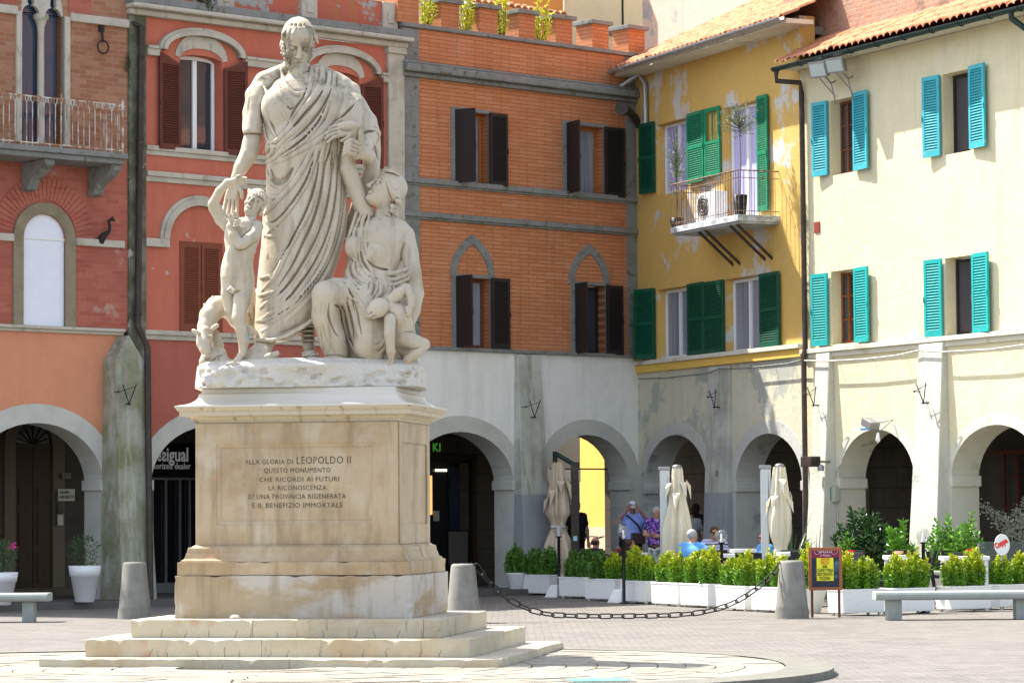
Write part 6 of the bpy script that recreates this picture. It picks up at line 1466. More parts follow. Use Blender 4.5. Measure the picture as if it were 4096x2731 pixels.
p=gnd('l',1900,1468); k=(p-CO).dot(_F)/FP/2.0905; pot('flower_pot','round tapered white pot half hidden by the right bollard',(p.x,p.y+.2,G),205*k/2*1.15,100*k/2*1.2,218*k,K['whitebox'],rim=0); tp=thing('shrub','tall yellow-green shrub in the round pot behind the right bollard','shrub',(p.x-.05,p.y+.2,G+218*k-.05)); bush_parts(tp,K['leafy'],.30,.26,.74,64,.052,72,step=.028,per=6,base=.9)
# umbrella ballast blocks
for w,x,y,lab in (('k',1018,1352,'white wedge-shaped parasol weight in shade between two planter boxes'),('l',258,1383,'sunlit white wedge-shaped parasol weight between the third and fourth boxes')):
    p=gnd(w,x,y); t=thing('ballast_block',lab,'parasol weight',(p.x,p.y+.15,G),-.6); MB().add([(-.16,-.16,0),(.16,-.16,0),(.16,.16,0),(-.16,.16,0),(-.04,-.10,.26),(.12,-.10,.26),(.12,.10,.26),(-.04,.10,.26)],[(3,2,1,0),(4,5,6,7),(0,1,5,4),(1,2,6,5),(2,3,7,6),(3,0,4,7)]).build('block',K['whitebox'],t,bevel=.02)
# bigger terrace plants
def tplant(w,x,yb,yt,Y,rx,ry,m,lab,seed,size=.09,n=40,cat_='shrub',ell=False,aspect=.4,name='terrace_shrub'):
    b=atY(w,x,yb,Y);tt=atY(w,x,yt,Y); z=G; h=tt.z-z; t=thing(name,lab,cat_,(b.x,b.y,z)); hp=.35
    pb=MB().lathe([(.2,0),(.28,hp),(.26,hp),(.25,hp-.04),(0,hp-.05)],20).build('pot',K['whitepot'],t); bush_parts(t,m,rx,ry,h-hp+.03,n,size,seed,z0=hp-.03,step=.07,per=5,base=.35,aspect=aspect); return t
tplant('m',600,900,565,57.4,.75,.5,K['leafd'],'large dark viburnum-like shrub in the first sunny arch',81,.13,60)
tplant('m',470,880,690,57.0,.22,.2,K['leafb'],'small bright shrub at the foot of the first sunny pier',82,.10,14)
tplant('m',880,900,685,56.0,.36,.3,K['leafb'],'bright lime green large-leaved shrub beside the middle pilaster',83,.13,26)
tplant('m',1250,940,620,54.8,.42,.34,K['leafb'],'bright green laurel shrub behind the tables, left of the second arch',84,.11,36)
tplant('m',1420,930,612,54.2,.40,.34,K['leafb'],'fresh green laurel shrub behind the black chairs in the second arch',85,.11,36)
# silvery shrub reaching in from the right
t=thing('silvery_shrub','large silvery white-leaved shrub leaning in from the right edge','shrub',tuple(gnd('m',1990,1300)+Vector((0,2.2,0)))); 
bp=Vector(t.location); r=random.Random(9); P=[]; st=MB()
for (x,y) in ((1500,515),(1560,570),(1640,600),(1620,670),(1700,640),(1700,720),(1780,600),(1780,700),(1800,560),(1850,480),(1850,600),(1860,700),(1760,780),(1700,770),(1850,820),(1900,560),(1900,660)):
    e_=atY('m',x,y,bp.y+r.uniform(-.25,.25))-bp; s0=Vector((-.1,0,.6)); mid=(e_+s0)/2+Vector((.15,0,.25)); L=[s0,s0.lerp(mid,.6),mid,mid.lerp(e_,.6),e_]; L=[Vector(v) for v in L]
    st.tube(L,[.02,.015,.011,.007,.003],5)
    for k in range(110):
        t_=.45+.55*r.random(); seg=min(3,int(t_*4)); f=t_*4-seg; q0=L[seg].lerp(L[seg+1],f); P.append((q0+Vector((r.gauss(0,.045),r.gauss(0,.045),r.gauss(0,.045))),(r.uniform(-1,1),r.uniform(-1,1),r.uniform(-.3,1))))
v,f=leafmesh(P,.062,5,.55); MB().add(v,f).build('foliage',K['leafw'],t); st.build('branches',K['stem'],t); MB().lathe([(.22,0),(.3,.4),(.27,.4),(0,.36)],20).build('pot',K['whitepot'],t)
# spiky palm-like plant under the yellow arch
b=atY('l',1700,900,59.5); t=thing('spiky_plant','long-leaved spiky plant in the shade of the last yellow arch','plant',(b.x,b.y,PF)); mb=MB(); r=random.Random(3)
for i in range(34):
    a=r.uniform(0,6.283); el=r.uniform(.5,1.4); L=r.uniform(.9,1.7); d=Vector((math.cos(a)*math.cos(el),math.sin(a)*math.cos(el),math.sin(el))); sd=d.cross(Vector((0,0,1))).normalized(); vs=[];n=6
    for k in range(n+1): t_=k/n; c=Vector((0,0,.3))+d*L*t_-Vector((0,0,.5*L*t_*t_*math.cos(el))); wv=.028*(1-t_)**.6; vs+=[c-sd*wv,c+sd*wv]
    mb.add(vs,[(2*k,2*k+1,2*k+3,2*k+2) for k in range(n)])
mb.build('foliage',mat('yucca_leaves',(.09,.16,.06,1),.4),t); MB().lathe([(.18,0),(.25,.32),(.22,.32),(0,.3)],16).build('pot',K['whitepot'],t)
# weeds on the walls
def weed(F,w,x,y,dep,m,rx,h,n,size,lab,seed,off=(0,0)):
    u,z=F.uz(w,x,y,dep); p=F.W(u,dep,z); t=thing('wild_plant',lab,'plant',tuple(p)); bush_parts(t,m,rx,rx*.6,h,n,size,seed,step=.06,per=3,base=.4); return t
for i,(x,y,h) in enumerate(((155,172,1.0),(412,210,1.05),(645,245,1.2),(878,272,1.3))): weed(F3,'c',x,y,.2,K['leafv'],.28,h*.9,11,.10,f"wild yellow-green weed growing in the {['first','second','third','fourth'][i]} gap from the left between the battlements",90+i)
weed(F2,'b',262,100,-.2,K['leafd'],.30,.75,16,.07,'dark green bush rooted on the red house cornice at the top',95)
weed(F1,'a',795,450,-.05,K['leafd'],.12,.35,8,.05,'small fern growing from the brick corner beside the drain pipe',96)

# ================= stone furniture =================
def bollard(w,xc,yb,yt,lab):
    p=gnd(w,xc,yb-3); k=(p-CO).dot(_F)/FP/WIN[w][2]; h=(yb-yt)*k; t=thing('bollard',lab,'bollard',(p.x,p.y+.2,G),group='tapered concrete bollards')
    s_=h/.9; MB().lathe([(.268*s_,0),(.268*s_,.14*s_)],32).build('foot',K['bollard'],t)
    MB().lathe([(.255*s_,.14*s_),(.258*s_,.15*s_),(.25*s_,.2*s_),(.19*s_,.86*s_),(.178*s_,.89*s_),(.155*s_,.903*s_),(0,.907*s_)],36).build('shaft',K['bollard'],t); return t,h
b1,_=bollard('j',642,1540,1268,'concrete bollard left of the monument steps')
b3,h3=bollard('l',1720,1515,1033,'concrete bollard in front of the planters at the right end of the chain')
b2=copy_tree(b3); pb=gnd('k',300,1448); b2.location=(atY('k',300,1300,b3.location.y-1.0).x,b3.location.y-1.0,G); b2['label']='concrete bollard just behind the monument at the left end of the chain'
# chain
ch=thing('iron_chain','sagging dark iron chain hung between two bollards','chain'); A=atY('k',400,1088,b2.location.y-.05); B=atY('l',1600,1078,b3.location.y-.05); ch.location=A
D_=[(1093,1297),(1118,1330),(1150,1362),(1185,1385),(1225,1402),(1270,1411),(1350,1414),(1430,1414),(1510,1413),(1570,1410),(1620,1404),(1665,1392),(1705,1373),(1745,1345),(1775,1318),(1793,1295)]
cp_=[]
for i,(x,y) in enumerate(D_): f=(x-1093)/700; cp_.append(atY('D',x,y,A.y+(B.y-A.y)*f))
cl=[Vector(v) for v in cat(cp_,6)]
ln=[0]
for a,b in zip(cl,cl[1:]): ln.append(ln[-1]+(b-a).length)
def atL(s_):
    s_=min(max(s_,0),ln[-1]-1e-4); i=max(j for j in range(len(ln)-1) if ln[j]<=s_); f=(s_-ln[i])/(ln[i+1]-ln[i]); return cl[i].lerp(cl[i+1],f)
pit=.185; nL=int(ln[-1]/pit); pit=ln[-1]/nL
link=MB(); lp=[(math.copysign(1,math.cos(t))*.055+.042*math.cos(t),.042*math.sin(t),0) for t in np.linspace(0,2*math.pi,21)[:-1]]
link.tube(lp,.0115,7,closed=True); l0=link.build('chain_link',K['iron'],ch)
for i in range(nL):
    a,b=atL(i*pit),atL((i+1)*pit); d=(b-a).normalized(); o=l0 if i==0 else l0.copy()
    if i: COL.objects.link(o)
    o.parent=ch; up=Vector((0,0,1)); y=up.cross(d).normalized(); z=d.cross(y)
    M_=Matrix((d,y,z)).transposed()@Matrix.Rotation(math.radians(35 if i%2 else 118),3,'X'); k=1.14
    o.matrix_local=Matrix.Translation((a+b)/2-A)@M_.to_4x4()@Matrix.Diagonal((k,1,1,1))
for s_,P_ in ((-1,cl[0]),(1,cl[-1])):
    mb=MB(); mb.tube([P_-A+Vector((s_*.09,0,.02)),P_-A],.022,6); mb.build('chain_hook',K['iron'],ch)
K['iron2']=K['iron']
def bench(w,legs,x0,x1,yt,yb,lab,rz=0,long=None):
    p=gnd(w,(legs[0][0]+legs[0][1])/2,legs[0][2]); k=(p-CO).dot(_F)/FP/WIN[w][2]
    Y=p.y; xl=atY(w,x0,yt,Y).x; xr=atY(w,x1,yt,Y).x; zt=atY(w,(legs[0][0]+legs[0][1])/2,yt,Y).z; zb=atY(w,(legs[0][0]+legs[0][1])/2,yb,Y).z
    t=thing('concrete_bench',lab,'bench',(xl,Y,G),rz,group='low concrete benches'); L=xr-xl; hgt=zt-zb; r=hgt/2; dpt=.45
    sec=[(-.02,zb-G),(dpt,zb-G)]+[(dpt+r*.8*math.sin(a),zb-G+r-r*math.cos(a)) for a in np.linspace(.3,math.pi-.2,6)]+[(-.02-r*.8*math.sin(a),zb-G+r-r*math.cos(a)) for a in np.linspace(math.pi-.2,.3,6)]
    MB().prism(sec,0,L,axis='x').build('seat',K['bench'],t,bevel=.03)
    for (a,b,_) in legs: xa=atY(w,a,yb,Y).x-xl; xb=atY(w,b,yb,Y).x-xl; MB().box(xa,xb,.06,.36,0,zb-G-.002).build('leg',K['bench'],t,bevel=.012)
    return t
bench('m',[(785,900,1430),(1795,1905,1445)],690,2020,1205,1272,'low grey concrete bench in front of the planters at the right edge')
bench('j',[(103,160,1553),(-420,-365,1553)],-560,231,1413,1453,'low grey concrete bench at the left edge of the square')
# ================= cafe furniture =================
def wpt(w,x,y,Y): return atY(w,x,y,Y*(1.0 if w=='m' else 1.062))
# globe lamps
def lamp(w,x,yc,r,Y,yb,lab,first=[None]):
    c=wpt(w,x,yc,Y); k=(c-CO).dot(_F)/FP/WIN[w][2]; R=r*k
    if first[0] is None:
        t=thing('globe_lamp',lab,'lamp',(c.x,c.y,G),group='clear globe lamps among the planters'); H=c.z-G
        MB().lathe([(.09,0),(.09,.02),(.032,.04),(.030,H-R-.03),(.06,H-R-.02),(.06,H-R+.0)],16).build('post',K['blackpaint'],t)
        sp_=MB(); n=14; prof=[(R*math.sin(a),H-R*math.cos(a)) for a in np.linspace(.35,math.pi,n)]; prof[-1]=(0,H+R)
        prof2=[(p[0]*.95,H+(p[1]-H)*.95) for p in prof][::-1]; sp_.lathe(prof+prof2[0:],24).build('globe',K['lampglass'],t)
        bl_=MB(); bl_.lathe([(.025,H-R),(.025,H-R*.55),(.018,H-R*.5),(.018,H+R*.3),(.0,H+R*.36)],10); bl_.build('bulb',K['bulb'],t); first[0]=(t,H); return t
    t0,H=first[0]; t=copy_tree(t0); t.location=(c.x,c.y,G); t['label']=lab; t.scale=(1,1,(c.z-G)/H); return t
lamp('l',300,790,54,53.6,1200,'nearer globe lamp of the pair before the man with the camera')
lamp('l',275,738,48,58.5,1200,'globe lamp behind and left of the nearer lamp of the pair')
lamp('l',1120,820,56,51.5,1200,'globe lamp in front of the man in the striped polo shirt')
lamp('k',1048,820,38,58.0,1190,'globe lamp in front of the folded beige parasol')
lamp('m',1063,762,56,50.5,1190,'globe lamp in front of the middle cream pilaster')
# closed parasols
def closed_canopy(par,c,zt,zb,R,m,seed,tie=None,name='canopy',flare=1.0):
    r=random.Random(seed); n=60; rows=26; vs=[];fs=[]; ph=[r.uniform(0,6) for _ in range(4)]
    for j in range(rows+1):
        t=j/rows; z=zt+(zb-zt)*t
        if tie: Rr=R*(.36+.42*min(1,t/.45)) if t<.45 else R*(.78-.36*math.exp(-((t-tie)/.10)**2)+.35*flare*max(0,t-tie)/(1-tie))
        else: Rr=R*(.28+.62*min(1,(t/.55)**.8)+.10*math.sin(t*9+ph[0]))
        for k in range(n):
            a=2*math.pi*k/n; q=1+.22*math.sin(7*a+ph[1]+1.2*t)+.13*math.sin(11*a+ph[2]-2*t)+.10*math.sin(4*a+ph[3]+5*t)
            zz=z+(.12*math.sin(4*a+ph[3])*R*3 if j==rows else 0)
            vs.append((c[0]+Rr*q*math.cos(a),c[1]+Rr*q*math.sin(a),zz))
    for j in range(rows):
        for k in range(n): a=j*n+k;b=j*n+(k+1)%n; fs.append((b,a,a+n,b+n))
    mb=MB(); mb.add(vs,fs,True); mb.add([vs[k] for k in range(n)],[tuple(range(n))]); o=mb.build(name,m,par)
    # hanging flap corners
    fl=MB()
    for k in range(7):
        a=k*2*math.pi/7+ph[0]; rr=R*1.02; z1=zt+(zb-zt)*r.uniform(.18,.4); L=(zt-zb)*r.uniform(.12,.2); w_=.45
        pts=[(rr*.80*math.cos(a-w_),rr*.80*math.sin(a-w_),z1+L*.5),(rr*.80*math.cos(a+w_),rr*.80*math.sin(a+w_),z1+L*.5),(rr*1.12*math.cos(a),rr*1.12*math.sin(a),z1-L*.5),(rr*1.1*math.cos(a),rr*1.1*math.sin(a),z1+L*.2)]
        pts=[(c[0]+p[0],c[1]+p[1],p[2]) for p in pts]; fl.add(pts,[(0,3,2),(3,1,2),(0,1,3)])
    fl.build('canopy_flap',m,par)
    if tie: zz=zt+(zb-zt)*tie; MB().lathe([(R*.60,-.02),(R*.60,.02)],24,(c[0],c[1],zz)).build('tie_strap',K['whitepl'],par)
    return o
# beige cantilever in shade
Yp=60.6; m0=wpt('k',1178,960,Yp); top=wpt('k',1180,308,Yp); arm=wpt('k',1030,225,Yp); ct=wpt('k',1040,292,Yp); cbm=wpt('k',1020,1080,Yp)
t=thing('cantilever_parasol','folded beige cantilever parasol with a dark brown mast in front of the yellow lane wall','parasol',(m0.x,m0.y,G)); o_=Vector(t.location)
MB().box(-.085,.085,-.06,.06,0,top.z-G+.03).box(-.16,.16,-.14,.14,0,.05).build('mast',K['pipe'],t,bevel=.008); MB().tube([top-o_+Vector((0,0,-.02)),arm-o_],.055,6).tube([top-o_+Vector((.02,0,.05)),top-o_+Vector((.02,0,-.06))],.06,8).build('arm',K['greenpipe'],t)
MB().tube([arm-o_+Vector((-.03,0,.05)),arm-o_+Vector((-.03,0,-.25))],.05,8).build('hub',K['blackpaint'],t)
bx(t,'crank_sticker',mat('pale_blue_sticker',(.35,.65,.70,1),.5),-.04,.04,-.065,-.061,wpt('k',1172,905,Yp).z-G,wpt('k',1172,868,Yp).z-G)
closed_canopy(t,(ct.x-o_.x,0),ct.z-G,.22,.27,K['canvass'],4,tie=.53,flare=1.7)
def ivory(w,xm,ytop,xc,yct,Y,seed,lab,tie=None):
    m0=wpt(w,xm,ytop,Y); t=thing('cantilever_parasol',lab,'parasol',(m0.x,m0.y,G),group='folded ivory cantilever parasols'); o_=Vector(t.location); H=m0.z-G
    mb=MB().box(-.075,.075,-.05,.05,.0,H-.06).box(-.25,.25,-.25,.25,0,.05); mb.build('mast',mat('silver_mast',(.52,.54,.55,1),.35,metal=.5) if 'silver_mast' not in bpy.data.materials else bpy.data.materials['silver_mast'],t,bevel=.01)
    MB().box(-.10,.13,-.06,.06,H-.08,H).build('mast_cap',K['steel'],t,bevel=.02)
    MB().tube([(.09,-.02,H-.06),(.12,-.05,H-.8),(.24,-.10,H-2.0)],.03,6).build('strut',bpy.data.materials['silver_mast'],t); MB().tube([(.24,-.12,H-1.95),(.25,-.16,H-2.12)],.035,8).build('crank',K['steel'],t)
    c=wpt(w,xc,yct,Y); cx=c.x-o_.x; zt=c.z-G
    closed_canopy(t,(cx,-.12),zt,.42,.235,K['canvas'],seed,tie=tie); MB().lathe([(.085,0),(.09,.05),(.03,.07)],14,(cx,-.12,zt-.01)).build('hub_cap',K['steel'],t); return t
ivory('l',634,243,745,252,55.2,11,'folded ivory cantilever parasol right of the standing woman in the floral blouse')
ivory('l',1478,230,1602,243,54.2,17,'folded ivory cantilever parasol behind the right bollard beside the cream pier',tie=.74)
# chairs
def chair_proto():
    t=thing('rattan_chair','x','chair',group='dark rattan terrace chairs')
    MB().box(-.24,.24,-.25,.25,.40,.46).build('seat',K['rattan'],t,bevel=.015)
    b=MB(); 
    vs=[(-.24,.22,.44),(.24,.22,.44),(.25,.32,.90),(-.25,.32,.90),(-.24,.26,.44),(.24,.26,.44),(.25,.36,.90),(-.25,.36,.90)]
    b.add(vs,[(0,1,2,3),(7,6,5,4),(1,5,6,2),(4,0,3,7),(3,2,6,7),(4,5,1,0)]).build('backrest',K['rattan'],t,bevel=.012)
    for sx in (-1,1):
        for y in (-.22,.24): MB().box(sx*.22-.02,sx*.22+.02,y-.02,y+.02,0,.40).build('leg',K['blackpaint'],t)
    return t
CHP=chair_proto()
def chair(w,x,yt,Y,rz,lab,z=G):
    p=wpt(w,x,yt,Y); o=place(CHP,(p.x,p.y,z),rz,lab); s_=(p.z-z)/.90; o.scale=(1,1,min(1.1,max(.9,s_))); return o
CL=[('l',380,918,57.6,.2,'rattan chair with its back to us below the camera man, left of the wine table'),('l',530,925,56.4,1.3,'rattan chair carrying a grey jacket beside the first ivory parasol'),('l',962,940,53.6,3.3,'rattan chair holding the man in the blue shirt'),('l',1370,958,53.2,2.9,'rattan chair behind the planters left of the second ivory parasol'),('l',1230,945,55.6,0,'rattan chair facing us right of the striped polo man'),
('m',75,828,56.2,.1,'rattan chair seen in front of the cream pier foot, left of the menu board'),('m',185,850,54.6,2.6,'dark rattan chair directly behind the menu board'),('m',525,855,54.8,.05,'rattan chair behind the table with the red menu card'),('m',688,888,52.6,1.9,'large rattan chair turned sideways right of the red menu card'),('m',910,866,55.0,.05,'rattan chair behind the table in front of the middle pilaster'),('m',1345,877,54.2,.1,'rattan chair behind the white table at the right'),('m',1395,893,52.8,3.1,'rattan chair with its back to us at the white table on the right'),('k',1330,950,57.5,2.9,'rattan chair holding the bald man in the striped shirt')]
for c in CL: chair(*c)
def table(w,x0,x1,yt,Y,lab,dp=.75,rz=0):
    a=wpt(w,x0,yt,Y);b=wpt(w,x1,yt,Y); z=a.z-G; L=b.x-a.x; t=thing('terrace_table',lab,'table',((a.x+b.x)/2,a.y+dp/2,G),rz,group='white terrace tables')
    MB().box(-L/2,L/2,-dp/2,dp/2,z-.07,z).build('table_top',K['whitetable'],t,bevel=.01)
    for sx in (-1,1):
        for sy in (-1,1): MB().box(sx*(L/2-.06)-.03,sx*(L/2-.06)+.03,sy*(dp/2-.06)-.03,sy*(dp/2-.06)+.03,0,z-.07).build('leg',K['whitetable'],t)
    return t,z
table('m',430,665,950,53.3,'white table holding the upright red menu card'); table('m',785,1055,925,53.2,'white table in front of the middle pilaster beside the globe lamp'); table('m',1222,1588,930,52.2,'white square-legged table at the right with black chairs',.6); table('m',-60,130,898,54.6,'white table between the second ivory parasol and the menu board'); table('l',1190,1420,930,55.0,'white table right of the man in the striped polo shirt'); table('l',430,540,962,57.0,'white table behind the planters left of the first ivory parasol'); table('k',1240,1330,1000,58.3,'white table in front of the bald seated man'); table('l',1060,1240,972,54.6,'white table between the two men at the centre')
# small things on tables
def card(w,x0,x1,y0,y1,Y,lab,m,txt=None):
    a=wpt(w,x0,y1,Y);b=wpt(w,x1,y0,Y); t=thing('menu_card',lab,'menu card',((a.x+b.x)/2,a.y,a.z)); MB().box(-(b.x-a.x)/2,(b.x-a.x)/2,-.03,.03,0,b.z-a.z).build('card',m,t,bevel=.004)
    if txt: text(t,txt,.06,(0,-.032,(b.z-a.z)*.42),K['whitetable'],wid=(b.x-a.x)*.75)
    return t
card('m',463,520,880,945,53.5,'upright red menu card on the left white table',K['redp'],'Ispird')
card('m',1408,1468,870,893,53.4,'low red and white menu card on the right table',K['redp'])
card('m',842,878,888,920,53.5,'small red and white sugar holder on the middle table',mat('red_white_cup',(.70,.35,.33,1),.5))
for w,x,y,Y,lab in (('m',537,940,53.45,'small wooden bowl beside the red menu card'),('m',882,915,53.55,'small wooden bowl beside the red and white sugar holder')):
    p=wpt(w,x,y,Y); t=thing('wooden_bowl',lab,'bowl',tuple(p)); MB().lathe([(.03,0),(.055,.03),(.065,.06),(.055,.06),(.02,.02)],16).build('bowl_body',mat('honey_wood',(.50,.28,.12,1),.5) if 'honey_wood' not in bpy.data.materials else bpy.data.materials['honey_wood'],t)
p=wpt('l',257,992,56.8); t=thing('wine_glass','stemmed glass of red aperitif on the table at the left','glass',tuple(p)); MB().lathe([(.04,0),(.04,.004),(.006,.01),(.005,.09),(.02,.10),(.05,.13),(.055,.16)],16).build('drink',mat('red_drink',(.55,.06,.02,1),.15,spec=.6),t); MB().lathe([(.055,.16),(.045,.21),(.043,.21),(.053,.16)],16).build('glass_rim',K['lampglass'],t)
# menu board
Yb=48.9; a=wpt('m',168,1195,Yb); b=wpt('m',425,858,Yb); W_=b.x-a.x; H_=b.z-a.z; t=thing('menu_board','framed menu board with a maroon header and a yellow cafe notice','sign board',((a.x+b.x)/2,Yb,a.z),0)
fw=.05; mb=MB().prism([(-W_/2,0),(W_/2,0),(W_/2,H_),(-W_/2,H_)],-.02,.03,[[(-W_/2+fw,fw),(-W_/2+fw,H_-fw),(W_/2-fw,H_-fw),(W_/2-fw,fw)]]); mb.build('frame',mat('reddish_board_wood',(.32,.11,.05,1),.5),t,bevel=.004)
bx(t,'board',mat('dark_blue_board',(.02,.03,.05,1),.4,[dict(s=3,lo=.5,hi=.62,c=(.12,.25,.35,1),k=.8)]),-W_/2+fw,W_/2-fw,0,.015,fw,H_-fw)
zh=wpt('m',300,938,Yb).z-a.z; bx(t,'header',mat('maroon_header',(.22,.02,.06,1),.5),-W_/2+fw,W_/2-fw,-.006,-.001,zh,H_-fw)
pk=mat('pale_pink_script',(.75,.55,.6,1),.5); text(t,'Gusti',.11,(0,-.008,zh+.075),pk,wid=.22); text(t,'in Piazza',.06,(0,-.008,zh+.02),pk,wid=.16)
sw_=MB()
for sx in (-1,1):
    P=[(sx*(W_/2-fw-.08)+(.01+.008*q_)*math.cos(q_*.9),-.008,zh+.10+(.01+.008*q_)*math.sin(q_*.9)) for q_ in range(9)]; sw_.tube(P,.0035,4)
sw_.build('scroll_ornament',pk,t)
y0=wpt('m',300,1120,Yb).z-a.z; xl_=wpt('m',228,1000,Yb).x-(a.x+b.x)/2; xr_=wpt('m',360,1000,Yb).x-(a.x+b.x)/2
bx(t,'yellow_notice',mat('yellow_paper',(.80,.74,.03,1),.6),xl_,xr_,-.007,-.002,y0,zh-.004)
rd=mat('orange_red_print',(.65,.12,.03,1),.6); dk_=mat('dark_green_print',(.04,.08,.03,1),.6); xc_=(xl_+xr_)/2
for s_,yy,m_,wd in (('GUSTI IN',962,rd,.52),('PIAZZA',990,rd,.5),('BAR',1020,dk_,.28),('CAFFETTERIA',1050,dk_,.96),('RISTORANTE',1080,dk_,.88),('PIZZERIA',1112,dk_,.64)):
    z=wpt('m',300,yy,Yb).z-a.z; text(t,s_,.072,(xc_,-.009,z),m_,wid=(xr_-xl_)*wd,bold=.001)
for x_ in (-W_/2+.03,W_/2-.07): MB().box(x_,x_+.04,.0,.04,-(a.z-G),0).build('leg',K['woodb'],t)
# round ice-cream sign on its pole
Yr=52.2; c=wpt('m',1682,838,Yr); k=(c-CO).dot(_F)/FP/1.96; t=thing('round_sign','white oval sign with tilted red script above the right planters','sign',(c.x,c.y,G)); H=c.z-G
MB().lathe([(60*k,-.012),(60*k,.012)],32).v
d_=MB(); n=32; d_.prism([(60*k*math.cos(q_),H+84*k*math.sin(q_)) for q_ in np.linspace(0,2*math.pi,n,endpoint=False)],-.012,.012); d_.build('disc',K['whitetable'],t,bevel=.004); MB().tube([(0,.02,0),(0,.02,H)],.02,6).build('post',K['steel'],t)
tx=text(t,'Coppa',.13,(0,-.016,H-.01),mat('red_script',(.75,.05,.02,1),.5),wid=110*k,bold=.008); tx.rotation_euler=(math.pi/2,math.radians(-30),0)
# glass windbreaks
K['windglass']=mat('smoked_windbreak_glass',(.10,.13,.13,1),.05,alpha=.45,spec=.8)
a=wpt('m',1505,950,53.6); b=wpt('m',1960,812,53.6); t=thing('glass_windbreak','low smoked glass windbreak panel behind the round sign','windbreak',(a.x,a.y,G)); MB().box(0,b.x-a.x,0,.012,.15,b.z-G).build('glass_panel',K['windglass'],t,bevel=.003); MB().box(-.03,0,-.02,.03,0,b.z-G-.03).box(b.x-a.x,b.x-a.x+.03,-.02,.03,0,b.z-G).build('post',K['steel'],t)
# folded black stand
c=wpt('m',1135,1030,51.2); t=thing('folding_stand','black crossed folding chair leaning beside the globe lamp','folding chair',(c.x,c.y,G)); k=(c-CO).dot(_F)/FP/1.96
def Q(x,y,d=0): p=wpt('m',x,y,51.2+d); return p-Vector(t.location)
MB().tube([Q(1163,880),Q(1130,1000),Q(1088,1170)],.036,6).build('frame',K['blackpaint'],t); MB().tube([Q(1098,890,.1),Q(1125,1010,.1),Q(1155,1198,.1)],.034,6).build('frame',K['blackpaint'],t)
MB().tube([Q(1030,975),Q(1120,990)],.016,5).tube([Q(1120,1000),Q(1225,985)],.018,5).tube([Q(1035,1070),Q(1190,1090)],.03,5).build('stretcher',K['blackpaint'],t)
# wicker basket behind
c=wpt('m',1190,1150,52.4); t=thing('white_basket','pale slatted basket behind the planter beside the black folding chair','basket',(c.x,c.y,G)); mb=MB().box(-.26,.26,-.2,.2,.25,.28).box(-.27,.27,-.21,.21,.62,.66)
for i in range(14): x=-.26+i*.04; mb.box(x-.008,x+.008,-.2,-.19,.28,.62)
mb.box(-.26,.26,-.185,.2,.28,.61); mb.build('basket_body',K['signw'],t)
# floodlights and lamps on walls
def flood(F,w,x0,y0,x1,y1,dep,lab,g):
    u0,u1,z0,z1=F.R(w,x0,y0,x1,y1,-dep); um=(u0+u1)/2; p=F.W(um,-dep,z0); t=thing('floodlight',lab,'floodlight',tuple(p),F.a,group=g); W2=(u1-u0)/2*.55; H=z1-z0
    t.rotation_euler=(0,0,F.a+math.radians(25))
    vs=[(-W2,-.06,0.02),(W2,-.06,.02),(W2,-.16,H),(-W2,-.16,H),(-W2*.6,.16,.08),(W2*.6,.16,.08),(W2*.6,.12,H-.02),(-W2*.6,.12,H-.02)]
    MB().add(vs,[(0,1,2,3),(7,6,5,4),(1,5,6,2),(4,0,3,7),(3,2,6,7),(4,5,1,0)]).build('housing',K['steel'],t,bevel=.008)
    MB().add([(-W2*.86,-.075,.05),(W2*.86,-.075,.05),(W2*.86,-.163,H-.04),(-W2*.86,-.163,H-.04)],[(0,1,2,3)]).build('lens',mat('lamp_lens',(.45,.50,.48,1),.15,spec=.8) if 'lamp_lens' not in bpy.data.materials else bpy.data.materials['lamp_lens'],t)
    MB().tube([(0,.1,.1),(0.05,.3,-.05),(.08,.42,.0)],.02,6).tube([(0.05,.3,-.05),(.08,.42,-.45)],.014,5).tube([(-.1,.1,.05),(.08,.40,-.30)],.012,5).build('bracket',K['steel'],t)
flood(F5,'e',145,395,270,498,.5,'left floodlight under the cream building gutter','floodlights under the gutter'); flood(F5,'e',250,372,380,468,.5,'right floodlight under the cream building gutter','floodlights under the gutter')
u,z=F5.uz('i',470,1240,-.35); p=F5.W(u,-.35,z); t=thing('arch_lamp','small grey floodlight with a bulb hanging over the first sunny arch','floodlight',tuple(p),F5.a); MB().box(-.22,.12,-.1,.12,-.06,.10,rot=Matrix.Rotation(.35,3,'Y')).build('housing',K['steel'],t,bevel=.02); bx(t,'lens',mat('blue_lens',(.05,.2,.4,1),.2),-.2,.06,-.11,-.1,-.09,-.05); MB().lathe([(.0,-.34),(.05,-.29),(.03,-.2),(.025,-.14)],10,(.22,0,0)).build('bulb',K['bulb'],t); MB().tube([(.1,.1,.05),(.25,.33,.1),(.22,.05,-.1)],.012,5).build('bracket',K['steel'],t)
u,z=F5.uz('l',1875,200,-.5); p=F5.W(u,-.5,z); t=thing('wall_spotlight','dark box spotlight on the first cream pilaster','spotlight',tuple(p),F5.a); MB().box(-.22,.16,-.12,.10,-.1,.1).build('housing',K['pipe'],t,bevel=.01); MB().lathe([(.06,-.18),(.07,-.1),(.03,-.06)],10,(.2,.08,0)).tube([(.1,.1,0),(.1,.35,0)],.025,6).build('bracket',K['steel'],t)
